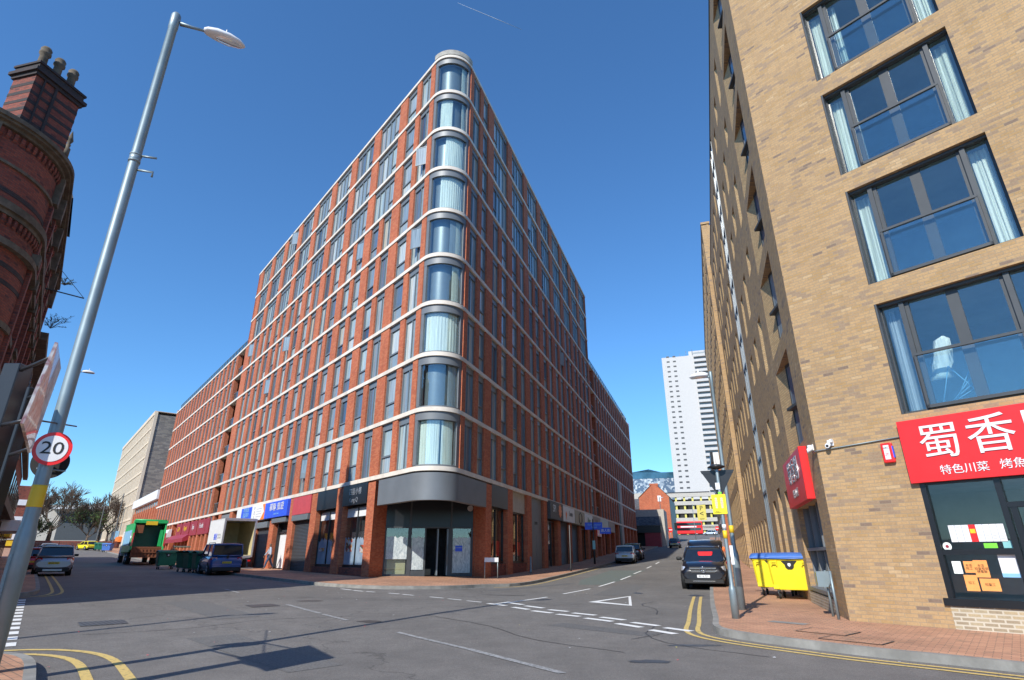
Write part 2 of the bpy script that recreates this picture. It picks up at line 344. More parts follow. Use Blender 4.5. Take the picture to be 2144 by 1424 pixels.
for k, c, r_ in [('red', (.80, .022, .022), .35), ('mutedred', (.52, .07, .08), .5), ('maroon', (.30, .025, .04), .5), ('blue', (.03, .10, .75), .4), ('orange', (.85, .22, .03), .5), ('yellow', (.86, .72, .02), .4), ('yellow_band', (.8, .52, .02), .5),
                ('green', (.02, .22, .10), .5), ('dkgreen', (.012, .13, .075), .4), ('bluelid', (.06, .16, .48), .45), ('black', (.012, .012, .012), .6), ('rubber', (.02, .02, .02), .85), ('silver', (.45, .46, .48), .3),
                ('galv', (.25, .31, .33), .48), ('post', (.055, .062, .068), .5), ('ltblue', (.25, .5, .75), .5), ('orange_paper', (.9, .36, .1), .8), ('limegreen', (.2, .7, .05), .6), ('teal', (.25, .55, .55), .5),
                ('skin', (.42, .26, .18), .6), ('skin_dark', (.17, .09, .055), .6), ('shirt', (.45, .52, .62), .8), ('jeans', (.05, .08, .14), .85), ('hair', (.015, .012, .01), .7), ('vest', (.9, .2, .05), .7), ('cream_wood', (.55, .47, .26), .7),
                ('rust', (.2, .07, .03), .8), ('concrete', (.46, .43, .38), .9), ('white_tower', (.52, .51, .5), .7), ('truckgreen', (.02, .42, .12), .4), ('chrome', (.7, .7, .72), .12), ('leaf', (.07, .12, .03), .7), ('bark', (.12, .09, .07), .9), ('tan_sign', (.35, .28, .17), .5), ('plate_y', (.75, .55, .05), .5), ('grey_sign', (.45, .45, .45), .5), ('shutter', (.05, .055, .06), .5), ('yellowpale', (.62, .55, .12), .6), ('moss', (.22, .2, .05), .9), ('brown', (.14, .08, .05), .8)]:
    M[k] = plain(k+' surface', c, r_, metal={'galv': .5, 'chrome': 1., 'silver': .5}.get(k, 0), var=.1, scale=3)
def carpaint(name, c, metal=0.): return plain(name, c, .35, metal, var=.03, coat=1.)
M['p_silver'] = carpaint('silver car paint', (.42, .42, .44), .5); M['p_black'] = carpaint('black car paint', (.006, .007, .012)); M['p_red'] = carpaint('red car paint', (.4, .01, .015)); M['p_blue'] = carpaint('blue van paint', (.01, .07, .25))
M['p_white'] = carpaint('pale blue white car paint', (.52, .60, .68)); M['p_navy'] = carpaint('navy car paint', (.01, .02, .06))
M['carglass'] = plain('car glass', (.012, .016, .022), .05, coat=1.)
M['lightred'] = plain('red tail lamp', (.5, .01, .01), .15, coat=1.); M['lamplens'] = plain('clear lamp lens', (.8, .82, .85), .1, metal=.6)

# ---------------------------------------------------------------- ground, roads, pavements, markings
def drape(name, poly, off, mat, parent=None, skirt=0):
    bm = bmesh.new(); vs = [bm.verts.new((x, y, 0)) for x, y in poly]; bm.faces.new(vs)
    x0 = min(p[0] for p in poly); x1 = max(p[0] for p in poly); y0 = min(p[1] for p in poly); y1 = max(p[1] for p in poly)
    for ax, L, a, b in ((0, GX, x0, x1), (1, GY, y0, y1)):
        for t in L:
            if a+1e-3 < t < b-1e-3:
                co = (t, 0, 0) if ax == 0 else (0, t, 0); no = (1, 0, 0) if ax == 0 else (0, 1, 0)
                bmesh.ops.bisect_plane(bm, geom=bm.verts[:]+bm.edges[:]+bm.faces[:], plane_co=co, plane_no=no, dist=1e-5)
    bmesh.ops.triangulate(bm, faces=bm.faces, quad_method='FIXED')
    bnd = [e for e in bm.edges if len(e.link_faces) == 1]
    for v in bm.verts: v.co.z = Hh(v.co.x, v.co.y)+off
    if skirt:
        r = bmesh.ops.extrude_edge_only(bm, edges=bnd)
        for g in r['geom']:
            if isinstance(g, bmesh.types.BMVert): g.co.z -= skirt
    for f in bm.faces:
        if f.normal.z < 0: f.normal_flip()
    bmesh.ops.recalc_face_normals(bm, faces=bm.faces)
    me = bpy.data.meshes.new(name); bm.to_mesh(me); bm.free(); me.materials.append(mat)
    o = bpy.data.objects.new(name, me); COL.objects.link(o)
    if parent: o.parent = parent
    return o
def gridsheet(name, xs, ys, off, mat):
    me = bpy.data.meshes.new(name); v = [(x, y, Hh(x, y)+off) for y in ys for x in xs]; n = len(xs)
    me.from_pydata(v, [], [(j*n+i, j*n+i+1, (j+1)*n+i+1, (j+1)*n+i) for j in range(len(ys)-1) for i in range(n-1)]); me.materials.append(mat)
    o = bpy.data.objects.new(name, me); COL.objects.link(o); return o
ext = [-3000, -1500]; structure(gridsheet('ground', ext+[x for x in GX if x % 8 == 0 or abs(x) >= 160]+[1500, 3000], [-3000, -300]+[y for y in GY]+[1500, 3000, 5000], -.35, M['soil']))
structure(gridsheet('road', [x for x in GX if -161 < x < 121], [y for y in GY if y < 261], 0, M['asphalt']))

def V2(a): return Vector((a[0], a[1]))
def off_line(pl, d):        # offset polyline to its left by d
    out = []
    for i, p in enumerate(pl):
        a = V2(pl[max(i-1, 0)]); c = V2(pl[min(i+1, len(pl)-1)]); t = (c-a).normalized(); n = Vector((-t.y, t.x)); q = V2(p)+n*d; out.append((q.x, q.y))
    return out
def smooth(pl, k=2):
    for _ in range(k):
        o = [pl[0]]
        for a, b in zip(pl, pl[1:]): o += [(a[0]*.75+b[0]*.25, a[1]*.75+b[1]*.25), (a[0]*.25+b[0]*.75, a[1]*.25+b[1]*.75)]
        o.append(pl[-1]); pl = o
    return pl
def stripe(name, pl, wd, mat, off=.008, label=None):
    a = off_line(pl, wd/2); b = off_line(pl, -wd/2); return structure(drape(name, a+b[::-1], off, mat))
P0 = Vector((-7.504, 31.733)); dL = Vector((math.sin(R(-38.9)), math.cos(R(-38.9)))); nL = -Vector((dL.y, -dL.x))
PR = Vector((-1.488, 32.79)); dR = Vector((math.sin(R(18.3)), math.cos(R(18.3)))); nR = Vector((dR.y, -dR.x))
FL = Fr(P0, dL, nL); FRr = Fr(PR, dR, nR)
BC = Vector((7.4, 13.75)); dS = dR.copy(); nS = -nR; dF = -Vector((math.sin(R(-40)), math.cos(R(-40)))); nF = Vector((dF.y, -dF.x))
FS = Fr(BC, dS, nS); FF = Fr(BC, dF, nF)
def L2(fr, s, n): q = fr.p(s, n, 0); return (q.x, q.y)
# pavement of the flat iron block
isl = [L2(FL, 130, 4.1), L2(FL, 30, 4.1), L2(FL, 5, 4.1), (-8.86, 27.59), (-7.6, 26.6), (-6.3, 25.8), (-5.03, 25.45), (-3.6, 25.75), (-2.4, 26.6), (-1.3, 28.0), L2(FRr, -2.9, 3.1), L2(FRr, 5, 3.1), L2(FRr, 50, 3.1), L2(FRr, 150, 3.1)]
isl = smooth(isl, 2)
def kerb_and_pave(nm, pl, inner, side=1):
    k = off_line(pl, .13*side)
    poly = k+inner
    structure(drape('pavement', poly, .125, M['paving']))
    kk = drape('kerb', pl+k[::-1], .128, M['kerb'], skirt=.16); structure(kk)
kerb_and_pave('a', isl, [L2(FRr, 150, -2), L2(FRr, 0, -2), L2(FL, 0, -2.5), L2(FL, 130, -2)], 1)
# right hand pavement
rk = [L2(FS, 150, 2.85), L2(FS, 40, 2.85), (8.12, 25.34), (5.65, 17.77), (4.62, 14.4), (4.22, 13.3), (4.12, 12.6), (4.4, 11.85), (4.89, 10.52+.6), (5.6, 10.1), (6.78, 8.95), (12.5, 2.1), (22, -9)]
rk = smooth(rk, 2)
kerb_and_pave('b', rk, [(30, -2), L2(FF, 14, -1.5), L2(FS, 1, -1.5), L2(FS, 150, -1.5)], 1)
# near left corner, side road
lk = smooth([(-22, -1.5), (-11.5, 7.4-.4), (-8.9, 9.3), (-8.1, 9.9), (-7.5, 9.75), (-6.9, 9.25), (-6.1, 8.25), (-3.5, 4.9), (4, -5)], 2)
kerb_and_pave('c', lk[::-1], [(-24, -10)], 1) if False else kerb_and_pave('c', lk, [(1, -8), (-24, -8)], -1)
lk2 = smooth([(-34, 9.5), (-20, 18.9), (-17.4, 20.3), (-16.7, 20.9), (-16.9, 22), (-19.2, 24.9), (-35, 44.5), (-90, 112.7)], 2)
kerb_and_pave('d', lk2[::-1], [(-34, 7)] if False else [(-36, 7.5), (-98, 106)], 1) if False else kerb_and_pave('d', lk2, [(-98, 106), (-36, 7.5)], 1)
# markings
W_ = M['white_line']
def quad(name, pts, mat, off=.008): return structure(drape(name, pts, off, mat))
def dash(p, q, wd, name='road_marking', mat=W_):
    a = V2(p); b = V2(q); t = (b-a).normalized(); n = Vector((-t.y, t.x))*wd/2
    return quad(name, [tuple(a+n), tuple(b+n), tuple(b-n), tuple(a-n)], mat)
inn = [(-.79, 19.89), (-.21, 19.21), (.01, 18.72), (.46, 18.01), (.56, 17.65), (1.07, 16.99), (1.19, 16.71), (1.73, 16.12), (1.83, 15.75), (2.39, 15.0), (2.42, 14.6), (2.84, 13.87), (2.94, 13.45), (3.3, 12.8)]
out_ = [(-.17, 20.33), (.33, 19.57), (.39, 19.2), (.91, 18.43), (1.04, 17.95), (1.55, 17.4), (1.64, 17.02), (2.18, 16.4), (2.25, 15.95), (2.73, 15.28), (2.82, 14.8), (3.28, 14.13), (3.34, 13.8), (3.75, 13.2)]
for L in (inn, out_):
    for i in range(0, len(L)-1, 2): dash(L[i], L[i+1], .2)
sg = [(-7.15, 25.6), (-6.54, 24.96), (-6.43, 24.8), (-5.9, 24.3), (-5.75, 24.2), (-5.35, 23.9), (-4.72, 23.45), (-4.24, 23.1), (-4.1, 22.95), (-3.62, 22.55), (-2.95, 22.0), (-2.42, 21.6), (-2.24, 21.4), (-1.74, 21.0), (-1.53, 20.75), (-1.03, 20.3)]
for i in range(0, len(sg)-1, 2): dash(sg[i], sg[i+1], .12)
A, B, C_ = Vector((2.5, 20.5)), Vector((4.42, 23.1)), Vector((3.66, 19.05)); G = (A*.8+B+C_)/2.8
for a, b in ((A, B), (B, C_), (C_, A)):
    quad('give_way_triangle', [tuple(a), tuple(b), tuple(b.lerp(G, .22)), tuple(a.lerp(G, .34 if a is A else .22))] if b is not A else [tuple(a), tuple(b), tuple(b.lerp(G, .34)), tuple(a.lerp(G, .22))], W_)
dash((-.27, 20.03), (1.27, 22.7), .12); dash((-.55, 19.75), (-.1, 20.6), .12)
dash((-2.4, 13.12), (-.76, 10.95), .11, mat=M['faint_line']); dash((-.76, 10.95), (.68, 8.8), .13, mat=M['faint_line'])
dash((-6.92, 18.98), (-5.09, 16.54), .12, mat=M['faint_line']); dash((-11.8, 25.2), (-10.4, 23.4), .12, mat=M['faint_line']); dash((-5.0, 16.4), (-3.99, 15.1), .11, mat=M['faint_line'])
for a, b in (((1.99, 24.3), (3.43, 27.2)), ((4.03, 28.6), (5.3, 31.8)), ((5.9, 33.4), (7.16, 37.0)), ((7.8, 39.2), (9.0, 42.6)), ((10.2, 46.2), (11.4, 49.8)), ((12.6, 53.4), (13.8, 57))): dash(a, b, .12)
quad('asphalt_patch', [(3.72, 33.4), (3.2, 29.9), (4.4, 29.8), (5.9, 33.0), (9.4, 43.2), (7.0, 43.6)], M['asphalt2'], .004)
for d_, wd in ((.32, .1), (.56, .1)):
    k = off_line(rk, -d_)[10:]; stripe('double_yellow_line', [p for p in k if p[1] < 24.6] , wd, M['yellow_line'])
ik = off_line(isl, -.3); stripe('yellow_line', [p for p in ik if 24 < p[1] < 60 and p[0] > -.9], .1, M['yellow_line']); 
ik2 = off_line(isl, -.22); stripe('kerb_channel_line', [p for p in ik2 if p[1] < 33 and p[0] < -1.2], .09, M['faint_line'])
for d_, wd in ((.55, .13), (1.0, .13)):
    k = off_line(lk, d_); k = [p for p in k if p[0] > -9.2 and p[0] < -1 and p[1] > 1]; stripe('double_yellow_line', k, wd, M['yellow_line'])
for d_ in (.4, .7):
    k = off_line(lk2, -d_); k = [p for p in k if p[0] > -30 and p[1] > 20.6]; stripe('double_yellow_line', k, .1, M['yellow_line'])
a0 = Vector((-15.7, 20.1)); a1 = Vector((-8.6, 11.15)); t = (a1-a0).normalized(); n = Vector((t.y, -t.x)); 
for i in range(13):
    p = a0+t*(i*.9); q = p+t*.5
    for o_ in (0.1, .62): quad('road_marking', [tuple(p+n*o_), tuple(q+n*o_), tuple(q+n*(o_+.42)), tuple(p+n*(o_+.42))], W_)
def cover(x, y, s, az, mat, nm, rough=True):
    d = Vector((math.sin(az), math.cos(az))); e = Vector((d.y, -d.x)); h = s/2; c = Vector((x, y))
    o = quad(nm, [tuple(c+d*h+e*h), tuple(c+d*h-e*h), tuple(c-d*h-e*h), tuple(c-d*h+e*h)], mat, .010)
    return o
def chequer():
    t = NT('chequer plate iron'); t.set(rough=.6, metal=.3); q = t.n('TexBrick'); q.inputs['Scale'].default_value = 1; q.inputs['Brick Width'].default_value = .14; q.inputs['Row Height'].default_value = .07; q.inputs['Mortar Size'].default_value = .02
    for k, c in ((1, (.16, .155, .15)), (2, (.2, .19, .18)), (3, (.05, .05, .05))): q.inputs[k].default_value = (*c, 1)
    t.l(t.pos(), 0, q, 0); t.l(q, 0, t.bs, 'Base Color'); return t.mat
M['chequer'] = chequer()
for i, (x, y, s, lb) in enumerate([(-9.41, 14.39, .9, 'square manhole cover crossed by the thin lamp shadow on the left'), (-7.5, 18.6, .8, 'square manhole cover in the sunlit road in front of the blue van'), (4.95, 22.6, .0, '')]):
    if s: tag(cover(x, y, s, R(-39), M['chequer'], 'manhole_cover'), lb, 'manhole cover', 'manhole covers in the road'); bpy.data.objects[-1] if False else None
for o in [o for o in bpy.data.objects if o.name.startswith('manhole_cover')]: del o['kind']
# pavement inspection covers set flush on the right pavement
for (x, y, w_, h_, lb) in [(6.0, 12.0, .9, .7, 'block paved inspection cover framed in darker bricks near the kerb corner'), (5.9, 10.9, 1.0, .55, 'block paved inspection cover cut into the kerb side of the pavement'), (5.9, 13.45, .8, .3, 'grey stone slab set in the pavement beside the lamp columns')]:
    d = dF; e = Vector((-d.y, d.x)); c = Vector((x, y)); o = drape('inspection_cover', [tuple(c+d*w_/2+e*h_/2), tuple(c+d*w_/2-e*h_/2), tuple(c-d*w_/2-e*h_/2), tuple(c-d*w_/2+e*h_/2)], .131, M['kerb'] if 'slab' in lb else M['paving'])
    tag(o, lb, 'inspection cover')
    if 'slab' not in lb:
        mbb = MB()
        for sgn in (-1, 1):
            for (u0, u1, v0, v1) in ((-w_/2, w_/2, sgn*h_/2-.015, sgn*h_/2+.015), (sgn*w_/2-.015, sgn*w_/2+.015, -h_/2-.015, h_/2+.015)):
                q = [c+d*u0+e*v0, c+d*u1+e*v0, c+d*u1+e*v1, c+d*u0+e*v1]; mbb.face([(p.x, p.y, Hh(p.x, p.y)+.139) for p in q])
        f = mbb.build('frame', M['iron'], o)

# repairs, tar seams and litter on the road
for pts, m in (([(-6.3, 12.2), (-3.1, 8.9), (-2.5, 9.5), (-5.6, 12.8)], 'patchA'), ([(1.2, 14.8), (3.0, 12.9), (2.6, 12.5), (.8, 14.3)], 'patchB'), ([(-11, 19.5), (-7.2, 15.2), (-6.4, 15.9), (-10.2, 20.2)], 'patchA'), ([(-1.2, 26.2), (2.8, 31), (3.2, 30.6), (-.8, 25.7)], 'patchB'), ([(3.0, 23.5), (5.2, 29.9), (6.4, 29.6), (4.4, 23.2)], 'patchA')):
    if m not in M: M[m] = plain('asphalt repair '+m, (.135, .13, .124) if m == 'patchA' else (.118, .115, .112), .92, var=.35, scale=28, bump=.004)
    quad('asphalt_patch', pts, M[m], .004)
M['tar'] = plain('tar seam', (.035, .034, .034), .6, var=.4, scale=5)
rg = random.Random(12)
for pts in ([(3.3, 14.2), (2.6, 13.0), (2.9, 11.4), (4.1, 10.0)], [(-2.2, 16.4), (-.4, 14.2), (.3, 12.2), (1.9, 10.6)], [(-12, 22), (-8, 21.8), (-4.5, 20.6), (-1.5, 21.2), (1.4, 19.6)], [(2.2, 12.1), (3.1, 12.9), (3.4, 13.9)], [(-8.6, 12.6), (-7.0, 13.6), (-6.2, 15.2), (-4.2, 15.9)], [(4.8, 20.5), (3.9, 19.6), (4.2, 18.0), (3.8, 16.6)]):
    p = smooth([(x+rg.uniform(-.1, .1), y+rg.uniform(-.1, .1)) for x, y in pts], 3); p = [(x+rg.uniform(-.02, .02), y+rg.uniform(-.02, .02)) for x, y in p]; stripe('tar_seam', p, .022, M['tar'], .006)
M['oil'] = plain('oil stain', (.06, .058, .056), .5, var=.4, scale=6)
for x, y, a, b in ((2.1, 9.7, .35, .16), (6.9, 23.2, .3, .5), (3.2, 11.3, .5, .13), (-3.4, 14.9, .3, .2), (5.0, 24.6, .2, .4), (-.4, 23.6, .9, .14), (-6.6, 20.2, .5, .2)):
    n = 18; quad('oil_stain', [(x+a*math.cos(2*math.pi*i/n)*rg.uniform(.7, 1.1), y+b*math.sin(2*math.pi*i/n)*rg.uniform(.7, 1.1)) for i in range(n)], M['oil'], .005)
lit = MB()
for i in range(70):
    x, y = rg.uniform(-10, 6), rg.uniform(8.5, 26); s_ = rg.uniform(.012, .035); z = Hh(x, y)+.012; a = rg.uniform(0, 6); lit.face([(x+s_*math.cos(a+k*1.6)*rg.uniform(.5, 1), y+s_*math.sin(a+k*1.6)*rg.uniform(.5, 1), z+rg.uniform(0, .01)) for k in range(4)], rg.choice((0, 0, 0, 1, 2)))
lo = lit.build('litter', [M['white'], M['yellowpale'], M['red']]); lo['kind'] = 'stuff'; tag(lo, 'small scraps of pale litter and leaves scattered over the road', 'litter')

# ---------------------------------------------------------------- flat iron apartment building
BZ = 5.45
main = thing('apartment_building', 'tall orange brick flatiron apartment block with pale stone bands and curved glass corner bays', 'building', (P0.x, P0.y, 0))
AC = FL.p(-3.86, 0, 0).xy+(-nL)*1.37     # centre of the corner arc
def arc(off, n=32, rr=1.37):
    a0 = math.atan2(nL.y, nL.x); a1 = math.atan2(nR.y, nR.x)
    while a1 < a0: a1 += 2*math.pi
    return [(AC.x+(rr+off)*math.cos(a0+(a1-a0)*i/n), AC.y+(rr+off)*math.sin(a0+(a1-a0)*i/n)) for i in range(n+1)]
sR0 = (Vector(arc(0)[-1])-PR).dot(dR)
def cline(off, sl, sr_, n=32, rr=1.37): return [L2(FL, sl, off)]+arc(off, n, rr)+[L2(FRr, sr_, off)]
TL, TR = 35.5, 34.6; WL, WR = 76.0, 72.5
# core
wall_ = MB()
inner = cline(-.45, TL-.02, TR-.02); wall_.prism(inner, 5.2, 32.5, 1); wall_.prism([L2(FL, .85, -1.0), L2(FL, TL, -.7), L2(FRr, TR, -.7), L2(FRr, .9, -1.0), (-2.0, 38), (-6.6, 38)], -1.2, 5.2, 1)
wall_.box(FL, TL, 38.9, -9, -1.8, -1.2, 23.5).box(FL, 38.9, WL, -12, -.45, -1.2, 23.5).box(FRr, TR, 37.4, -9, -1.8, -1.2, 23.5).box(FRr, 37.4, WR, -12, -.45, -1.2, 23.5)
wall_.box(FL, TL-.6, TL, -10, 0, 23.7, 32.44).box(FRr, TR-.6, TR, -10, 0, 23.7, 32.44).box(FL, WL-.5, WL+.02, -12.1, 0, -1.2, 24).box(FRr, WR-.5, WR+.02, -12.1, 0, -1.2, 24)
wall_.box(FL, 38.9, 39.3, -1.8, -.0, 5.4, 23.44).box(FL, TL, TL+.3, -1.8, 0, 5.4, 23.44).box(FRr, 37.4, 37.8, -1.8, 0, 5.4, 23.44).box(FRr, TR, TR+.3, -1.8, 0, 5.4, 23.44)

# bands
for i in range(10):
    z = BZ+3*i; sl, sr2 = (WL, WR) if i <= 6 else (TL, TR)
    mb = MB(); mb.band(cline(-.5, sl, sr2), cline(.05, sl, sr2), z, z+.22)
    mb.build('string_course', M['stone'], main)
mb = MB(); mb.band(arc(-.6), arc(.08), 32.67, 33.05).band(arc(-.7), arc(-.25), 33.05, 33.3); mb.face([(x, y, 33.0) for x, y in arc(-.3)]); mb.build('parapet_cap', M['coping'], main)
mb = MB(); mb.prism(cline(-.5, TL, TR), 32.5, 32.6)
mb.build('roof', M['coping'], main)
# piers and window cells
piers = wall_; cells = []
def side(fr, c0, edge, tall_end, wing0, wing_end, nm):
    P = [(edge, edge+.52, 9), (-2.05, -1.48, 9)]
    k = 0
    while c0+4.23*k < tall_end-1:
        c = c0+4.23*k; P.append((c-.55, c+.55, 9)); k += 1
        if c+2.115 < tall_end-1.2: P.append((c+2.115-.31, c+2.115+.31, 6))
    P.append((tall_end-.7, tall_end, 9)); P.sort()
    for a, b, lv in P:
        piers.box(fr, a, b, -.46, 0, BZ+.1, BZ+3*lv+.05)
    for i in range(9):
        Q = [p for p in P if p[2] > i or p[2] == 9]
        for p, q in zip(Q, Q[1:]):
            if q[0]-p[1] > .3: cells.append((fr, p[1], q[0], BZ+.22+3*i, BZ+3*(i+1), i, nm))
    W = []; s = wing0
    while s < wing_end-.9:
        wd = .72 if len(W) % 2 else .95; W.append((s, s+wd)); s += wd+1.25
    for a, b in W: piers.box(fr, a, b, -.46, 0, BZ+.1, BZ+18.05)
    W.append((wing_end-.5, wing_end))
    for i in range(6):
        for p, q in zip(W, W[1:]):
            if q[0]-p[1] > .3: cells.append((fr, p[1], q[0], BZ+.22+3*i, BZ+3*(i+1), i, nm))
side(FL, .42, -3.86, TL, 38.7, WL, 'L'); side(FRr, .1, sR0, TR, 37.3, WR, 'R')
wall_.build('wall', [M['redbrick'], M['frame']], main)
def window_geo(fm, pm, fr, s0, s1, z0, z1, kind, rn, opn=None):
    n0, n1 = -.20, -.11; W = s1-s0; hd = z1-.36
    fm.box(fr, s0, s1, -.46, -.095, hd, z1)                                   # header panel
    fm.box(fr, s0, s0+.07, n0, n1, z0, hd).box(fr, s1-.07, s1, n0, n1, z0, hd).box(fr, s0+.07, s1-.07, n0, n1, z0, z0+.07)
    if kind == 'wide':
        xs = [s0+.07, s0+W*.30, s0+W*.52, s0+W*.76, s1-.07]
        for j in range(4):
            a, b = xs[j], xs[j+1]
            if j == 1 and rn() < .8: pm.box(fr, a, b, n0, n0+.03, z0+.07, hd, 1)
            else: pm.box(fr, a, b, n0, n0+.02, z0+.07, hd, 0, rn())
            if j: fm.box(fr, a-.04, a+.04, n0, n1, z0+.07, hd)
        fm.box(fr, xs[0], xs[1]-.04, n0, n1, z0+.75, z0+.83)
    else:
        zt = z0+.95 if kind == 'A' else z0+.07
        sp = s0+W*(.42 if kind == 'B' else 0)
        if kind == 'B': pm.box(fr, s0+.07, sp, n0, n0+.03, z0+.07, hd, 1); fm.box(fr, sp-.03, sp+.04, n0, n1, z0+.07, hd)
        else:
            fm.box(fr, s0+.07, s1-.07, n0, n1, zt-.04, zt+.05)
            pm.box(fr, s0+.07, s1-.07, n0, n0+.02, z0+.07, zt-.04, 0 if rn() < .6 else 1, rn())
            fm.box(fr, s1-.2, s1-.14, n0, n1, zt+.05, hd)
        pm.box(fr, (sp if kind == 'B' else s0)+.07, s1-.07, n0, n0+.02, zt+.05 if kind != 'B' else z0+.07, hd, 0, rn())
cd_ = sorted(cells, key=lambda c: (c[0].p((c[1]+c[2])/2, 0, (c[3]+c[4])/2)-Vector((0, 0, 1.5))).length-(4 if c[6] == 'L' else 0))
restf, restp = MB(), MB(); rg = random.Random(3)
sash = []
for idx, c in enumerate(cd_):
    fr, s0, s1, z0, z1, i, nm = c; kind = 'wide' if s1-s0 > 2 else ('A' if (int(s0*1.7)+i*0) % 2 == 0 else 'B')
    one = idx < 91; fm, pm = (MB(), MB()) if one else (restf, restp)
    window_geo(fm, pm, fr, s0, s1, z0, z1, kind, rg.random)
    if s0 < 36 and nm == 'L' and rg.random() < .06: sash.append((fr, s0, s1, z0, z1))
    if s0 < 36 and nm == 'R' and rg.random() < .02: sash.append((fr, s0, s1, z0, z1))
    if one:
        wo_ = fm.build('window', M['frame'], main); pm.build('pane', [M['pane'], M['panel']], wo_)
a = restf.build('window', M['frame'], main); a['kind'] = 'stuff'; b = restp.build('window_pane', [M['pane'], M['panel']], main); b['kind'] = 'stuff'
for fr, s0, s1, z0, z1 in sash:      # casements standing open
    mb = MB(); an = rg.uniform(.2, .6); h = fr.p(s0+.1, -.08, 0); d = fr.d*math.cos(an)+fr.n*math.sin(an); f2 = Fr(h, (d.x, d.y), (-d.y, d.x)); wdt = min(.75, s1-s0-.25)
    for q in ((0, .05, z0+1, z1-.4), (wdt-.05, wdt, z0+1, z1-.4), (.05, wdt-.05, z0+1, z0+1.05), (.05, wdt-.05, z1-.45, z1-.4)): mb.box(f2, q[0], q[1], -.02, .03, q[2], q[3])
    mb.box(f2, .05, wdt-.05, 0, .012, z0+1.05, z1-.45, 1, .35); mb.build('open_casement', [M['frame'], M['pane']], main)
# curved corner bays
curt = [(.1, .75, 0), (0, 1, 0), (.0, .5, 1), (.05, 1, 0), (.6, .95, 0), (.7, 1, 0), (0.02, .98, 0), (.0, .45, 0), (.65, 1, 0)]
CC = [[(.0, .55, 'c'), (.6, .96, 'c')], [(.72, 1, 'g')], [(0.02, 1, 'c')], [(.72, .98, 'c')], [(.6, .8, 'g'), (.8, .98, 'c')], [(.25, 1, 'c')], [(.35, .98, 'c')], [(.12, .52, 'c'), (.85, .97, 'c')], [(.8, .97, 'c')]]
for i in range(9):
    z0 = BZ+.22+3*i; z1 = BZ+3*i+3
    fr_ = MB(); fr_.band(arc(-.32), arc(-.04), z1-.42, z1).band(arc(-.3), arc(-.07), z0, z0+.1)
    A0 = arc(-.30, 22); A1 = arc(-.05, 22)
    fr_.band(A0[:3], A1[:3], z0+.1, z1-.42).band(A0[-3:], A1[-3:], z0+.1, z1-.42)
    fr_.box(FL, -3.86, -3.74, -.3, -.05, z0, z1).box(FRr, sR0, sR0+.1, -.3, -.05, z0, z1)
    bw_ = fr_.build('bay_window', M['grey_metal'], main)
    g = MB(); n = 28; L = arc(-.12, n)[2:27]; g.band(arc(-.13, n)[2:27], L, z0+.1, z1-.42); g.build('pane', M['glass'], bw_, weld=True)
    cu = MB()
    for a, b, k in CC[i]:
        pts = []
        m = 72
        for j in range(m+1):
            u = .09+.82*(a+(b-a)*j/m); ang0 = math.atan2(nL.y, nL.x); ang1 = math.atan2(nR.y, nR.x)
            while ang1 < ang0: ang1 += 2*math.pi
            th = ang0+(ang1-ang0)*u; rr = 1.37-.26-.011*(j % 2)-.012*math.sin(j*.9); pts.append((AC.x+rr*math.cos(th), AC.y+rr*math.sin(th)))
        cu.wall(pts, z0+.1, z1-.44, 0 if k == 'c' else 1, 0, False)
    cu.build('curtain', [M['curtain'], M['curtain_grey']], bw_)
# entrance canopy and soffit
mb = MB(); ol = [L2(FL, -.42, .03)]+arc(.03)+[L2(FRr, -.02, .03)]; il = [L2(FL, -.42, -.3)]+arc(-.3)+[L2(FRr, -.02, -.3)]
mb.band(il, ol, 4.05, 5.36); mb.prism([L2(FL, -.42, -.32)]+arc(-.32)+[L2(FRr, -.02, -.32), L2(FRr, .4, -.6), L2(FL, .4, -.6)], 5.2, 5.4); mb.build('canopy_fascia', M['grey_metal'], main)
# corner recess: blank out the core behind with dark entrance screen
EA = Vector((-7.1, 33.2)); EB = Vector((-2.28, 34.25)); dE = (EB-EA).normalized(); nE = Vector((dE.y, -dE.x))
FE = Fr(EA, dE, nE); EL = (EB-EA).length
def wash():
    t = NT('whitewashed glass'); t.set(rough=.3, coat=.5); mp = t.n('Mapping'); mp.inputs['Scale'].default_value = (3.2, 3.2, 1.1); mp.inputs['Rotation'].default_value = (.3, .2, .4); t.l(t.pos(), 0, mp, 0); n = t.noise(2.6, 8, .72, (mp, 0))
    n.inputs['Distortion'].default_value = 1.6; r = t.ramp(n, 0, [(.32, (.2, .24, .27)), (.5, (.48, .54, .55)), (.66, (.68, .72, .7))]); t.l(r, 0, t.bs, 'Base Color'); return t.mat
M['wash'] = wash()
mb = MB(); mb.prism([L2(FL, 0, 0), L2(FL, .92, 0), L2(FL, .92, -1.0), (EA.x, EA.y)], -1, 5.36).build('pillar', M['redbrick'], main); mb = MB(); mb.prism([L2(FRr, 0, 0), L2(FRr, .92, 0), L2(FRr, .92, -1.0), (EB.x, EB.y)], -1, 5.36).build('pillar', M['redbrick'], main); mb = MB()
for k in range(1, 9):
    c = .42+4.23*k; mb.box(FL, c-.48, c+.55, -.75, 0, -1, BZ+.02); c = .1+4.23*k; mb.box(FRr, c-.5, c+.5, -.75, 0, -1, BZ+.02)
for s in [37, 39.2, 43.3, 47.2, 51.4, 55.5, 59.4, 63.4, 67.5, 71.5, 75.4]:
    mb.box(FL, s-.4, s+.4, -.44, 0, -1, BZ+.02)
    if s < 72: mb.box(FRr, s-.4, s+.4, -.44, 0, -1, BZ+.02)
for s in (41.2, 45.2, 49.3, 53.5, 61.4, 65.4, 69.5, 73.5): mb.box(FL, s-.22, s+.22, -.44, -.01, -1, BZ+.02)
build_each(mb, 'pillar', M['redbrick'], main)
mb = MB(); mb.box(FE, 0, EL, -.15, -.02, 3.06, 5.22, 1)
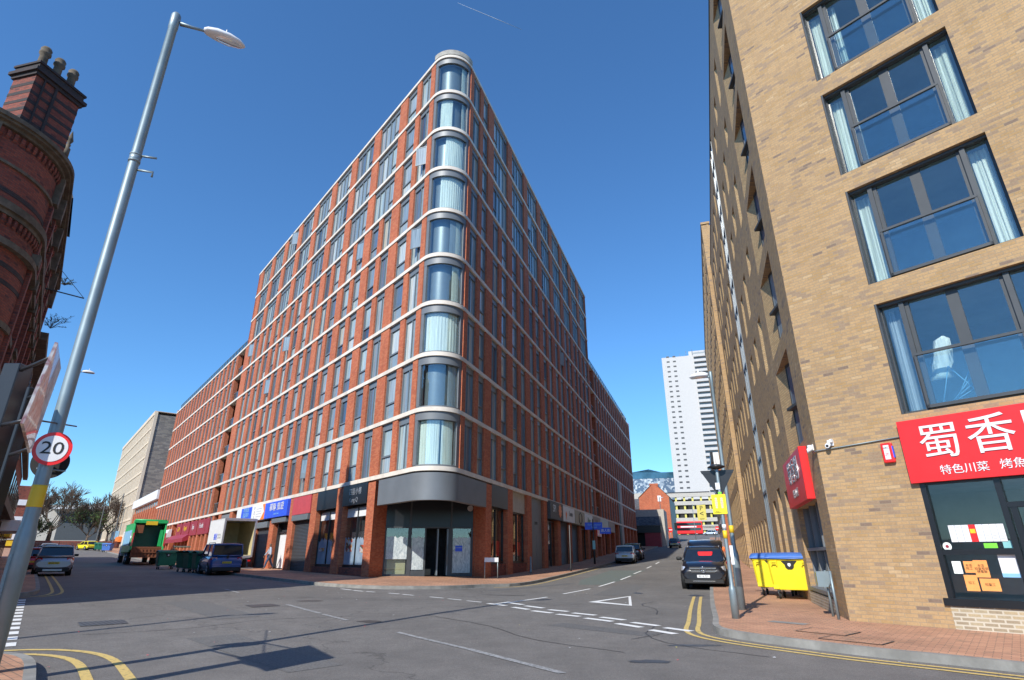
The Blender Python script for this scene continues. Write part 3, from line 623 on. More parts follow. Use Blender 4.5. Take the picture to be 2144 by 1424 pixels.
for a, b in ((0, .08), (1.27, 1.47), (2.2, 2.28), (3.55, 3.78), (EL-.1, EL)): mb.box(FE, a, b, -.15, .03, .45, 3.06)
mb.box(FE, 0, 1.3, -.12, .02, .45, .58).box(FE, 1.47, 2.2, -.12, .01, .45, .75).box(FE, 3.78, EL, -.12, .02, .45, .6).box(FE, 0, EL, -.15, .02, 2.98, 3.06)
for s in (1.37, 3.68): mb.box(FE, s-.05, s+.05, -.1, .01, 3.06, 5.2)
en = mb.build('entrance_screen', [M['post'], M['black_sign']], main)
mb = MB(); mb.box(FE, .08, 1.27, -.08, -.07, .58, 2.98).box(FE, 1.47, 2.2, -.08, -.07, .75, 2.98).box(FE, 3.78, EL-.1, -.08, -.07, .6, 2.98); mb.build('glass', M['glass'], en)
mb = MB(); rg = random.Random(5)
for a, b, z0, z1 in ((.1, 1.25, 1.35, 2.5), (1.49, 2.18, .8, 2.5), (3.8, EL-.12, .62, 2.48)):
    top = [FE.p(a+(b-a)*i/12, -.065, z1+rg.uniform(-.06, .05)) for i in range(13)]; mb.face([FE.p(a, -.06, z0), FE.p(b, -.06, z0)]+top[::-1])
build_faces(mb, 'whitewash', M['wash'], en)
mb = MB(); mb.box(FE, .2, 1.2, -.3, -.25, .5, 1.45); mb.build('boarding', M['cream_wood'], en)
mb = MB(); mb.box(FE, 2.9, 2.98, -.75, .0, .5, 2.95).box(FE, 3.46, 3.54, -.8, -.02, .5, 2.95); mb.tube([FE.p(3.5, .06, 1.0), FE.p(3.5, .06, 2.1)], .018, 6); d_ = mb.build('door', M['frame'], en)
mb = MB(); mb.box(FE, 3.95, 4.35, -.055, -.05, 1.95, 2.06).box(FE, 3.95, 4.35, -.055, -.05, 1.75, 1.93, 1); mb.build('letting_sticker', [M['blue'], M['blue']], en)
mb = MB(); q = FE.p(4.75, 0, 4.1); mb.rings([[q+FE.n*n+FE.d*(r*math.cos(t))+Vector((0, 0, r*math.sin(t))) for t in [2*math.pi*i/16 for i in range(16)]] for r, n in ((.17, 0), (.17, .07), (.13, .09), (.11, .07), (.02, .09))]); mb.build('alarm_sounder', M['grey_sign'], main)
mb = MB(); mb.box(FE, .06, EL-.06, -2.2, -2.1, .4, 5.2).box(FE, -.02, .04, -2.2, -.16, .4, 5.2).box(FE, EL-.04, EL+.02, -2.2, -.16, .4, 5.2).box(FE, 0, EL, -2.2, -.1, .35, .45); mb.build('entrance_interior', M['room_dark'], main)  # black panels added behind the screen to paint the entrance dark
# shop fronts
def shopwin(fr, a, b, z0, z1, mull, parent=main, film=False, name='shop_window'):
    f = MB(); n0 = -.42; n1 = -.3
    f.box(fr, a, a+.08, n0, n1, z0, z1).box(fr, b-.08, b, n0, n1, z0, z1).box(fr, a, b, n0, n1-.003, z0-.08, z0+.06).box(fr, a, b, n0, n1-.003, z1-.06, z1+.02)
    for m in mull: f.box(fr, m-.05, m+.05, n0, n1, z0, z1)
    o = f.build(name, M['dark'], parent)
    g = MB(); g.box(fr, a+.08, b-.08, -.37, -.36, z0, z1); g.build('glass', M['shopglass'], o)
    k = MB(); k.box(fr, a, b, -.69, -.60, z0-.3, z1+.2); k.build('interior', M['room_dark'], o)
    return o
def board(fr, a, b, z0, z1, m, nm='sign_board', n0=-.3, n1=.06, parent=main):
    mb = MB(); mb.box(fr, a, b, n0, n1, z0, z1); return mb.build(nm, m, parent, .01)
def riser(fr, a, b, z1, m): mb = MB(); mb.box(fr, a, b, -.44, -.1, -1, z1); return mb.build('stall_riser', m, main)
def film_mat():
    t = NT('frosted window film'); t.set(rough=.25, coat=.6); n = t.noise(1.6, 3); r = t.ramp(n, 0, [(.35, (.22, .32, .42)), (.6, (.33, .42, .52))]); t.l(r, 0, t.bs, 'Base Color'); return t.mat
M['film'] = film_mat()
def foodmat():
    t = NT('printed food pictures'); t.set(rough=.3); v = t.n('TexVoronoi'); v.inputs['Scale'].default_value = 7; t.l(t.pos(), 0, v, 0); r = t.ramp(v, 'Color', [(.25, (.5, .5, .5)), (.4, (.5, .05, .03)), (.55, (.6, .3, .1)), (.7, (.1, .08, .05)), (.85, (.6, .55, .45))], 'CONSTANT'); t.l(r, 0, t.bs, 'Base Color'); return t.mat
M['food'] = foodmat()
for a, b, pic in ((.97, 4.3, 1), (5.2, 8.4, 0)):
    o = shopwin(FL, a, b, 1.0, 4.2, [(a+b)/2]); riser(FL, a, b, .92, M['vicbrick'])
    mb = MB(); mb.box(FL, a+.08, (a+b)/2-.05, -.355, -.345, 3.65, 4.15).box(FL, (a+b)/2+.05, b-.08, -.355, -.345, 3.65, 4.15); mb.build('frosted_strip', M['white'], o)
    mb = MB(); rg = random.Random(int(a*7))
    for x0, x1 in ((a+.08, (a+b)/2-.05), ((a+b)/2+.05, b-.08)):
        top = [FL.p(x0+(x1-x0)*i/10, -.352, 2.45+rg.uniform(-.16, .16)) for i in range(11)]; mb.face([FL.p(x0, -.352, 1.05), FL.p(x1, -.352, 1.05)]+top[::-1])
    mb.build('window_film', M['film'], o)
    mb = MB(); mb.box(FL, a+.2, a+1.1, -.348, -.344, 1.7, 2.1); mb.box(FL, b-1.15, b-.3, -.348, -.344, 1.75 if pic else 1.8, 2.45 if pic else 2.0)
    mb.build('food_picture', M['food'], o)
    mb = MB(); mb.box(FL, a, b, -.35, .02, 4.28, BZ-.02); mb.build('sign_board', M['black_sign'], main)
def rev(T): return T
text_mesh('風\n  云軒', .01, facing(FL, 3, .1, 3), M['silver'], main) if False else None
text_mesh('四喜小樓', .42, facing(FL, 2.55, .03, 5.0), M['silver'], main, depth=.01)
text_mesh('Kung Q', .36, facing(FL, 2.7, .03, 4.55), M['silver'], main, depth=.01)
def shutter(fr, a, b, z0, z1, nm='roller_shutter', n=-.2):
    mb = MB(); nz = int((z1-z0)/.09)
    for i in range(nz):
        z = z0+(z1-z0)*i/nz; h = (z1-z0)/nz; mb.face([fr.p(a, n, z), fr.p(b, n, z), fr.p(b, n+.022, z+h*.5), fr.p(a, n+.022, z+h*.5)]); mb.face([fr.p(a, n+.022, z+h*.5), fr.p(b, n+.022, z+h*.5), fr.p(b, n, z+h), fr.p(a, n, z+h)])
    return mb.build(nm, M['shutter'], main)
board(FL, 9.6, 13.05, 4.22, BZ-.02, M['mutedred'], n1=.02)
def boxhood(fr, a, b, z0, z1, n1=.12): mb = MB(); mb.box(fr, a, b, -.3, n1, z0, z1); return mb.build('shutter_box', M['frame'], main, .02)
boxhood(FL, 9.65, 12.7, 3.8, 4.18); shutter(FL, 9.7, 12.8, .55, 3.8)
boxhood(FL, 14.0, 17.2, 3.85, 4.2); boxhood(FL, 18.2, 21.4, 3.6, 4.05); shutter(FL, 17.9, 21.3, .5, 3.6, n=-.15); shutter(FL, 22.2, 25.4, .5, 3.6)
b1 = board(FL, 13.65, 18.9, 4.25, BZ-.03, M['blue'], n1=.22); text_mesh('華聯 旅遊', .62, facing(FL, 16.05, .235, 4.98), M['white'], b1, depth=.01, sx=1.25); text_mesh('Travel & Tours', .2, facing(FL, 16, .235, 4.5), M['ltblue'], b1, depth=.008)
mb = MB(); mb.face([FL.p(18.9, .2, BZ-.03), FL.p(19.7, .2, BZ-.03), FL.p(19.2, .2, 4.85), FL.p(20.0, .2, 4.25), FL.p(18.9, .2, 4.25)]); mb.box(FL, 18.9, 19.0, -.3, .2, 4.25, BZ-.03); mb.build('sign_flash', M['orange'], main)
b2 = board(FL, 18.9, 22.6, 4.25, BZ-.03, M['white'], n1=.19); text_mesh('Y\nZ\nI', .34, facing(FL, 21.8, .2, 4.85), M['black'], b2, depth=.008)
for k in range(4): 
    mb = MB(); mb.box(FL, 19.9, 21.3, .19, .196, 4.5+.2*k, 4.56+.2*k); mb.build('printed_line', M['grey_sign'], b2)
b3 = board(FL, 22.6, 25.9, 4.25, BZ-.03, M['blue'], n1=.16); text_mesh('粵港旅遊\n電話諮詢', .42, facing(FL, 24.4, .17, 5.0), M['ltblue'], b3, depth=.008)
board(FL, 25.9, 27.4, 4.25, BZ-.03, M['white'], n1=.15)
# open doorway of white shop
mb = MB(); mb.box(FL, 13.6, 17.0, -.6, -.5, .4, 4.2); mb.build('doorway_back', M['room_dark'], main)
mb = MB(); mb.box(FL, 14.2, 16.3, -.45, -.42, .72, 3.1); mb.build('white_doorway', M['white'], main)  # plain white panel filling the doorway
mb = MB(); mb.box(FL, 14.05, 14.2, -.45, -.2, .5, 4.0).box(FL, 16.3, 16.45, -.45, -.2, .5, 4.0).box(FL, 14.2, 16.3, -.42, -.3, 3.1, 3.22); mb.build('door_frame', M['dark'], main)
mb = MB()
for s in (28.0, 32.2): mb.box(FL, s, s+3, -.36, -.33, .6, 4.4)
for s in (30.0,): mb.box(FL, 26.4, 29.3, -.32, -.3, 4.4, 5.4)
build_each(mb, 'shop_glazing', M['pane'], main)
mb = MB(); mb.box(FL, 30.4, 33.8, -.2, -.05, 4.3, 5.3).box(FL, 38.1, 39.6, -.2, -.05, 4.3, 5.35); build_each(mb, 'spandrel', M['panel'], main)
for a, b, tx, c in ((38.2, 39.7, '', 'm'), (39.8, 43.4, 'Foods', 'w'), (43.9, 47.5, 'Spa', 'w'), (48.0, 52.2, 'Royal', 'y'), (52.6, 55.6, 'Grill', 'y')):
    o = board(FL, a, b, 3.75, 5.3, M['maroon'], n1=.04)
    if tx: text_mesh(tx, .75, facing(FL, (a+b)/2, .07, 4.65), M['white'] if c == 'w' else M['yellow_band'], o, depth=.01)
mb = MB(); mb.hexa([FL.p(47.5, .0, 3.3), FL.p(58.6, 0, 3.3), FL.p(58.6, .6, 3.1), FL.p(47.5, .6, 3.1), FL.p(47.5, 0, 4.0), FL.p(58.6, 0, 4.0), FL.p(58.6, .62, 3.5), FL.p(47.5, .62, 3.5)]); mb.build('awning', M['maroon'], main)
mb = MB(); mb.hexa([FL.p(58.9, .0, 3.9), FL.p(63.4, 0, 3.6), FL.p(63.4, .8, 3.3), FL.p(58.9, .8, 3.8), FL.p(58.9, 0, 4.9), FL.p(63.4, 0, 4.9), FL.p(63.4, .3, 4.5), FL.p(58.9, .3, 4.8)]); mb.build('awning', M['white'], main)
mb = MB(); rg = random.Random(8)
for s in [39.8, 41.5, 43.8, 45.5, 47.7, 49.6, 51.9, 53.8, 56, 59.9, 61.8, 64, 66, 68, 70, 72]: mb.box(FL, s, s+1.4, -.42, -.38, .9, 3.7 if s < 58 else 5.2, 0, rg.random())
build_each(mb, 'shop_glazing', M['pane'], main)
mb = MB(); mb.box(FL, 54.0, 55.3, -.3, -.2, 1.2, 3.5); mb.build('poster', M['yellowpale'], main)
# right side ground floor
for a, b in ((.92, 3.85), (5.0, 8.0)):
    o = shopwin(FRr, a, b, 1.15, 4.15, [(a+b)/2+.1]); riser(FRr, a, b, 1.07, M['vicbrick'])
    mb = MB(); mb.box(FRr, b-1.4, b-.2, -.5, -.48, 1.5, 2.35); mb.build('interior_poster', M['red'], o)
    mb = MB(); mb.box(FRr, a, b, -.35, -.0 if a < 1 else -.2, 4.18, BZ-.02); mb.build('sign_board', M['dark'] if a < 1 else M['concrete'], main)
mb = MB(); mb.box(FRr, 9.2, 12.1, -.35, -.15, .3, BZ-.02); mb.box(FRr, 9.5, 10.6, -.15, -.12, .4, 2.9).box(FRr, 10.66, 11.8, -.15, -.12, .4, 2.9); mb.build('plant_door', M['grey_metal'], main)
text_mesh('2B 9D', .3, facing(FRr, 10.6, -.14, 3.7), M['black'], main, depth=.008)
riser(FRr, 13.3, 13.8, .8, M['dark'])
o = shopwin(FRr, 13.5, 16.6, .6, 4.1, [14.5, 15.5]); o2 = board(FRr, 13.5, 17.7, 4.2, BZ+.1, M['iron'], n1=.22); text_mesh('SPI', .8, facing(FRr, 14.7, .24, 5.0), M['white'], o2, depth=.01)
mb = MB(); c = FRr.p(16.6, .235, 4.95); mb.face([c+FRr.d*(r*math.cos(t))+Vector((0, 0, r*math.sin(t))) for i in range(20) for t in [2*math.pi*i/20] for r in [.42 if i % 2 else .6]]); mb.build('flower_emblem', M['orange'], o2)
shutter(FRr, 18.0, 22.0, .6, 4.2); o2 = board(FRr, 17.8, 22.3, 4.25, BZ, M['white'], n1=.2); text_mesh('Lemo', .6, facing(FRr, 20.7, .22, 4.95), M['iron'], o2, depth=.01)
mb = MB(); c = FRr.p(18.9, .215, 4.8); mb.face([c+FRr.d*.3*x+Vector((0, 0, y*.5)) for x, y in ((0, -.9), (.9, .1), (.5, .6), (0, .3), (-.5, .6), (-.9, .1))]); mb.build('drop_emblem', M['orange'], o2)
shutter(FRr, 22.6, 26.8, .6, 4.2); o2 = board(FRr, 22.5, 26.9, 4.2, BZ, M['tan_sign'], n1=.2)
mb = MB(); c = FRr.p(24.8, 0, 4.82)
for i in range(6):
    a = c+FRr.d*(.75*math.cos(i*math.pi/3+.52))+Vector((0, 0, .55*math.sin(i*math.pi/3+.52))); b = c+FRr.d*(.75*math.cos((i+1)*math.pi/3+.52))+Vector((0, 0, .55*math.sin((i+1)*math.pi/3+.52))); mb.tube([a+FRr.n*.215, b+FRr.n*.215], .03, 5)
mb.build('hexagon_emblem', M['black'], o2)
for a, b, k in ((27.2, 31.3, 'white'), (31.5, 35.5, 'concrete'), (36, 41.5, 'grey_sign'), (42, 46.5, 'concrete')): board(FRr, a, b, 4.25, BZ, M[k], n1=.16)
for a, b, tx, k, nm in ((27.4, 31.1, '7days', 'green', 'w'), (31.7, 35.3, 'Caffe', 'brown', 'c')): text_mesh(tx, .7, facing(FRr, (a+b)/2, .18, 4.85), M[k], main, depth=.01)
mb = MB(); mb.box(FRr, 34.0, 36.6, -.1, .1, 3.5, 4.15); mb.build('red_lit_sign', M['red'], main)
for a, b in ((27.4, 31), (32, 35.4), (37, 40.8), (42, 46)):
    o = shopwin(FRr, a, b, 1.2, 4.0, [(a+b)/2]); riser(FRr, a, b, 1.12, M['vicbrick'])
mb = MB()
for s in (33.6, 38.4): mb.box(FRr, s, s+.7, -.28, -.25, 2.6, 3.7)
build_each(mb, 'red_poster', M['red'], main)
# tall black slab painted in for the shade of a passage in the far wing
mb = MB(); mb.box(FRr, 52.4, 54.0, -.46, .01, -1, 11.6).box(FRr, 55.6, 56.0, -.4, .02, 11.6, 11.75); mb.build('passage_shade', M['black'], main)
mb = MB(); mb.box(FRr, 54.0, 56.2, -.46, .03, -1, 11.6); mb.build('concrete_column', M['concrete'], main)
mb = MB()
for s in range(57, 72, 2): mb.box(FRr, s, s+1.1, -.43, -.4, .8, 5.2, 0, rg.random())
for s in (47.5, 49.5): mb.box(FRr, s, s+1.4, -.43, -.4, .8, 5.2, 0, rg.random())
build_each(mb, 'shop_glazing', M['pane_dark'], main)
# recessed balconies + roof terrace balustrades
for fr, s0, s1 in ((FL, 35.8, 38.9), (FRr, 34.9, 37.4)):
    for i in range(6):
        z = BZ+3*i
        mb = MB(); mb.box(fr, s0, s1, -1.8, -.5, z+.02, z+.2); sl = mb.build('balcony_slab', M['concrete'], main)
        mb = MB(); mb.box(fr, s0, s1, -.25, -.2, z+1.25, z+1.3); mb.box(fr, s0, s1, -.25, -.2, z+.3, z+.34)
        for k in range(5): mb.box(fr, s0+(s1-s0)*k/4-.02, s0+(s1-s0)*k/4+.02, -.25, -.2, z+.34, z+1.25)
        mb.box(fr, s0, s1, -.235, -.225, z+.34, z+1.25, 1); mb.build('balcony_railing', [M['frame'], M['glass_teal']], sl)
        mb = MB(); mb.box(fr, s0+.3, s1-.3, -1.8, -1.76, z+.25, z+2.4, 0, .3+.1*i); mb.build('balcony_door', M['pane_dark'], sl)
for fr, s0, s1 in ((FL, 35.6, WL), (FRr, TR+.1, WR)):
    mb = MB(); n = int((s1-s0)/1.35)
    for k in range(n+1): s = s0+(s1-s0)*k/n; mb.box(fr, s-.04, s+.04, -.5, -.4, 23.7, 25.05)
    mb.box(fr, s0, s1, -.48, -.42, 25.0, 25.06).box(fr, s0, s1, -.458, -.44, 23.95, 24.98, 1); mb.build('terrace_balustrade', [M['frame'], M['glass_teal']], main)
mb = MB(); mb.box(FL, 35.6, WL, -12, -.45, 23.5, 23.72).box(FRr, TR, WR, -12, -.45, 23.5, 23.72); mb.build('wing_roof', M['coping'], main)

# ---------------------------------------------------------------- buff brick block on the right
bb = thing('brick_apartment_block', 'buff yellow brick apartment block with dark recessed windows beside the pavement on the right', 'building', (BC.x, BC.y, 0))
RT = 24.4
# street front (facing the junction): wall with window holes
ws = [(1.93, 4.85, 4.41+3.2*i, 7.08+3.2*i) for i in range(6)]
mb = MB(); FEND = 9.5
def wallbox(mb, fr, a, b, z0, z1, n0=-.32, n1=0, m=0): mb.box(fr, a, b, n0, n1, z0, z1, m)
wallbox(mb, FF, .02, 1.93, -1, RT); wallbox(mb, FF, 4.85, FEND, 4.41, RT); wallbox(mb, FF, 1.93, 4.85, 2.95, 4.41)
wallbox(mb, FF, 4.85, FEND, 2.95, 4.41)
for i in range(6): wallbox(mb, FF, 1.93, 4.85, 7.08+3.2*i, 4.41+3.2*(i+1))
wallbox(mb, FF, FEND-.7, FEND, -1, 2.95)
mb.build('front_wall', M['yellowbrick'], bb)
mb = MB(); wallbox(mb, FF, 1.93, FEND-.7, -1, .58, n1=.004); mb.build('stall_riser', M['palebrick'], bb)
mb = MB(); mb.box(FF, 1.0, 12, -4, -3.9, -1, RT-.1).box(FF, 1.0, 12, -3.9, -.4, 2.98, 3.15)
for i in range(7): mb.box(FF, .4, 9, -3.9, -.34, 4.0+3.2*i, 4.15+3.2*i)
mb.build('interior_wall', M['room'], bb)
for i in range(6):
    _, _, z0, z1 = ws[i]; a, b = 1.93, 4.85
    f = MB(); f.box(FF, a, b, -.26, -.1, z1-.07, z1).box(FF, a, a+.07, -.3, -.2, z0, z1-.07).box(FF, b-.07, b, -.3, -.2, z0, z1-.07).box(FF, a, b, -.3, -.12, z0, z0+.06)
    f.box(FF, a+.01, a+.05, -.2, 0.002, z0, z1)
    for m in (2.43, 4.36): f.box(FF, m-.05, m+.05, -.3, -.14, z0+.06, z1-.07)
    f.box(FF, 3.28, 3.5, -.3, -.22, z0+.06, z1-.07).box(FF, 2.48, 2.56, -.3, -.2, z0+.06, z1-.07).box(FF, 4.23, 4.31, -.3, -.2, z0+.06, z1-.07)
    zr = z0+1.28; f.box(FF, 2.43, 4.36, -.1, -.04, zr-.03, zr+.03).box(FF, 2.43, 2.48, -.14, -.05, z0+.06, zr).box(FF, 4.31, 4.36, -.14, -.05, z0+.06, zr).box(FF, 2.43, 4.36, -.12, -.05, z0+.06, z0+.13)
    w_ = f.build('window', M['post'], bb)
    g = MB(); g.box(FF, a+.07, b-.07, -.25, -.24, z0+.06, z1-.07); g.build('pane', M['glass'], w_)
    g = MB(); g.box(FF, 2.48, 4.31, -.085, -.075, z0+.13, zr-.03); g.build('balustrade_glass', M['glass'], w_)
    cu = MB()
    rc = random.Random(40+i)
    def cur(x0, x1, m=0):
        x1 = x0+(x1-x0)*rc.uniform(.75, 1.0); dp = [rc.uniform(0, .05) for _ in range(25)]; pts = [FF.p(x0+(x1-x0)*j/24, -.42-.03*(j % 2)-dp[j], 0) for j in range(25)]; cu.wall([(p.x, p.y) for p in pts], z0+.08, z1-.12-.0, m)
    cur(2.02, 2.38, 1 if i == 0 else 0)
    if i in (1, 2, 3): cur(4.42, 4.74+.02*i)
    if i == 3: cur(2.55, 2.75)
    if i == 2: cur(2.5, 2.54)
    cu.build('curtain', [M['curtain'], M['curtain_grey']], w_)
# laundry behind the lowest big window
mb = MB(); c = FF.p(2.95, -.55, 5.35); rs = []
for k, (r, z) in enumerate([(.03, .75), (.13, .68), (.16, .4), (.2, .15), (.15, -.1), (.22, -.2)]):
    rs.append([c+FF.d*(r*(1+.3*math.sin(5*t+k))*math.cos(t)-.05*k)+FF.n*(.06*math.sin(t))+Vector((0, 0, z)) for t in [2*math.pi*j/14 for j in range(14)]])
mb.rings(rs); lau = mb.build('hanging_laundry', M['curtain'], None); tag(lau, 'pale mint clothes hanging behind the first floor window above the red shop sign', 'laundry')
mb = MB()
for k in range(4): mb.tube([FF.p(2.6+.1*k, -.5, 4.5+.05*k), FF.p(3.4-.05*k, -.55, 4.9+.12*k)], .012, 5)
mb.tube([FF.p(2.6, -.5, 4.5), FF.p(2.9, -.5, 5.4)], .012, 5); mb.tube([FF.p(3.4, -.55, 4.5), FF.p(2.9, -.5, 5.4)], .012, 5); air = mb.build('clothes_airer', M['ltblue'], None); tag(air, 'thin folding clothes airer standing behind the first floor window of the buff brick block', 'clothes airer')
# shop front
f = MB(); f.box(FF, 1.85, 9, -.1, .04, .56, .70)
for m in (1.93, 3.17, 4.2): f.box(FF, m, m+.1, -.16, 0, .70, 2.95)
f.box(FF, 2.03, 3.17, -.16, -.01, 1.5, 1.6).box(FF, 1.93, 9, -.17, -.02, 2.88, 2.96).box(FF, 3.27, 4.2, -.16, -.01, 2.35, 2.45).box(FF, 3.3, 3.4, -.14, -.02, .7, 2.35).box(FF, 4.08, 4.18, -.14, -.02, .7, 2.35)
sf = f.build('shop_front', M['black_sign'], bb)
g = MB(); g.box(FF, 2.0, 8.7, -.1, -.09, .7, 2.9); g.build('glass', M['shopglass'], sf)
def tab(nm, x0, x1, z0, z1, m, n=-.08, lab=None): q = MB(); q.box(FF, x0, x1, n-.004, n, z0, z1); o = q.build(nm, m, sf); return o
for k in range(8):
    x = 2.22+.112*k; o = tab('menu_sheet', x, x+.107, 1.74, 2.06, M['red'] if k == 3 else M['white'], n=-.07)
    if k != 3:
        q = MB()
        for j in range(9): q.box(FF, x+.015, x+.075, -.069, -.068, 1.79+.028*j, 1.797+.028*j)
        q.build('printed_text', M['grey_sign'], o)
    else: tab('price_flash', x+.01, x+.095, 1.9, 1.98, M['yellow_band'], n=-.065)
tab('green_sticker', 2.72, 2.93, 1.62, 1.71, M['limegreen']); tab('teal_sticker', 3.02, 3.16, 1.62, 1.75, M['teal'])
q = MB(); c = FF.p(2.12, -.075, 1.66); q.face([c+FF.d*.075*math.cos(t)+Vector((0, 0, .08*math.sin(t))) for t in [2*math.pi*i/20 for i in range(20)]]); o = q.build('round_sticker', M['curtain'], sf); q = MB(); c = FF.p(2.12, -.072, 1.66); q.face([c+FF.d*.03*math.cos(t)+Vector((0, 0, .03*math.sin(t))) for t in [2*math.pi*i/12 for i in range(12)]]); q.build('emblem', M['maroon'], o)
for x0, x1, z0, z1, tx in ((2.31, 2.47, 1.17, 1.38, '本店\n招工'), (2.47, 2.69, 1.09, 1.40, '本店\n招童租姐\n請電聯'), (2.26, 2.47, .84, 1.13, '招工'), (2.5, 2.8, .85, 1.07, '招童工')):
    o = tab('handwritten_notice', x0, x1, z0, z1, M['orange_paper']); text_mesh(tx, .055, facing(FF, (x0+x1)/2, -.078, (z0+z1)/2), M['black'], o, depth=.001)
tab('white_notice', 2.12, 2.27, 1.15, 1.38, M['curtain']); o = tab('blue_white_notice', 2.88, 3.15, 1.1, 1.5, M['white']); tab('footer', 2.88, 3.15, 1.1, 1.17, M['ltblue'], n=-.077)
for j in range(5): tab('printed_line', 2.92, 3.02+.02*j, 1.22+.05*j, 1.225+.05*j, M['grey_sign'], n=-.077)
# big red fascia sign
mb = MB(); mb.box(FF, 1.82, 9.4, .005, .12, 2.92, 4.24); sg_ = mb.build('fascia_sign', M['red'], bb)
text_mesh('蜀', .78, facing(FF, 2.52, .128, 3.68), M['white'], sg_, depth=.03); text_mesh('香', .82, facing(FF, 3.38, .128, 3.70), M['white'], sg_, depth=.03); text_mesh('閣', .8, facing(FF, 4.25, .128, 3.7), M['white'], sg_, depth=.03)
text_mesh('特色川菜', .205, facing(FF, 2.80, .128, 3.12), M['white'], sg_, depth=.02); text_mesh('烤魚火鍋', .205, facing(FF, 3.78, .128, 3.13), M['white'], sg_, depth=.02)
# side wall along the street
def sidewall():
    mb = MB(); sp = MB(); fm = MB(); pm = MB(); bk = MB(); cs = []
    lv = [4.41+3.2*i for i in range(7)]
    bk.box(FS, 0.3, 30, -1.5, -.55, 2.9, RT-.2); 
    # openings: (s0, s1, z0, z1)
    op = []
    for i, z in enumerate(lv):
        if z+2.67 < RT: op.append((1.55, 4.4, z, z+2.67, 1))
    for i, z in enumerate(lv[:6]):
        for s, w_ in ((5.9, .85), (8.3, .85), (10.6, .85)): op.append((s, s+w_, z+.15+(.9 if (i+int(s)) % 2 else 0), z+2.1+(.2 if i % 2 else 0), 0))
    for j in range(6):
        s = 16.2+2.3*j
        for i, z in enumerate(lv[:6]): op.append((s, s+.9, z+.2+(.5 if (i+j) % 2 else 0), z+2.4, 0))
    # ground floor openings
    op += [(1.25, 4.95, .62, 2.85, 2), (6.4, 7.4, 1.0, 3.6, 3), (8.6, 9.6, 1.0, 3.9, 3), (10.6, 11.6, .3, 3.6, 4)]
    for j in range(7): op.append((16.2+2.0*j, 17.0+2.0*j, .9, 3.2, 0))
    cols = sorted(set([(o[0], o[1]) for o in op]))
    # build column by column: piers between columns, spandrels inside each
    allc = [(1.25, 4.95)]+[c for c in cols if c[0] > 5]
    merged = []
    for a, b in sorted(allc):
        if merged and a < merged[-1][1]: merged[-1] = (merged[-1][0], max(b, merged[-1][1]))
        else: merged.append((a, b))
    prev = 0
    for a, b in merged+[(13.4, 15.2), (30, 30)]:
        pass
    merged = sorted(merged+[(13.4, 15.2)]); prev = 0
    for a, b in merged+[(30, 30)]:
        if a > prev: mb.box(FS, prev, a, -.5, 0, -1, RT)
        prev = b
    for a, b in merged:
        if (a, b) == (13.4, 15.2): continue
        ins = sorted([o for o in op if o[0] >= a-.01 and o[1] <= b+.01], key=lambda o: o[2])
        # group by same column extents
        subs = {}
        for o in ins: subs.setdefault((o[0], o[1]), []).append(o)
        if len(subs) == 1:
            (a2, b2), L = list(subs.items())[0]; z = -1
            for o in L:
                mb.box(FS, a, b, -.5, 0, z, o[2]); z = o[3]; cs.append(o)
            mb.box(FS, a, b, -.5, 0, z, RT)
        else:
            # split vertically: treat each z interval, fill sides
            zs = -1
            for o in ins:
                if o[2] > zs: mb.box(FS, a, b, -.5, 0, zs, o[2])
                if o[0] > a: mb.box(FS, a, o[0], -.5, 0, o[2], o[3])
                if o[1] < b: mb.box(FS, o[1], b, -.5, 0, o[2], o[3])
                zs = max(zs, o[3]); cs.append(o)
            mb.box(FS, a, b, -.5, 0, zs, RT)
    for (a, b, z0, z1, k) in cs:      # splayed reveal on the far side
        if k in (0, 1):
            a2 = a+(.3 if k else .05); g = .62 if k else .42; m_ = a2+(b-a2)*g; nm_ = -.49*(1-g)
            sp.hexa([FS.p(m_, nm_, z0), FS.p(m_, -.499, z0), FS.p(b+.01, -.499, z0), FS.p(b-.005, -.004, z0), FS.p(m_, nm_, z1), FS.p(m_, -.499, z1), FS.p(b+.01, -.499, z1), FS.p(b-.005, -.004, z1)])
    o_ = len(mb.v); mb.v += sp.v; mb.f += [tuple(i+o_ for i in f) for f in sp.f]; mb.m += [1]*len(sp.f); mb.r += sp.r; mb.uv += sp.uv; mb.sm += sp.sm
    mb.build('side_wall', [M['yellowbrick'], M['yellowbrick2']], bb); bk.build('side_core', M['dark'], bb)
    n = 0
    for (a, b, z0, z1, k) in cs:
        if k not in (0, 1): continue
        a2 = a+(.3 if k else .05); gq = .62 if k else .42; p0_ = FS.p(a2, -.49, 0); p1_ = FS.p(a2+(b-a2)*gq, -.49*(1-gq), 0); dd = (p1_-p0_); ln = dd.length; dd.normalize(); FG_ = Fr(p0_, (dd.x, dd.y), (FS.n-dd*FS.n.dot(dd)))
        f = MB(); f.box(FG_, 0, ln, -.03, .03, z0, z0+.06).box(FG_, 0, ln, -.03, .03, z1-.08, z1).box(FG_, 0, .06, -.03, .028, z0+.06, z1-.08).box(FG_, ln-.06, ln, -.03, .028, z0+.06, z1-.08)
        if k: f.box(FG_, ln*.45-.04, ln*.45+.04, -.03, .028, z0+.06, z1-.08).box(FG_, ln*.1, ln, .03, .2, z0+1.22, z0+1.3)
        w_ = f.build('window', M['post'], bb); g = MB(); g.box(FG_, .06, ln-.06, -.01, .01, z0+.06, z1-.08, 0, (.7, .35, .02, .7)[n % 4]); g.build('pane', M['pane'], w_); n += 1
    f = MB(); g = MB()       # continuous glazed stair strip
    for i in range(13):
        z = 4.2+1.55*i; f.box(FS, 13.4, 15.2, -.4, .03, z, z+.12); g.box(FS, 13.5, 15.1, -.36, -.02, z+.12, z+1.55, 0, (.33, .5, .35)[i % 3])
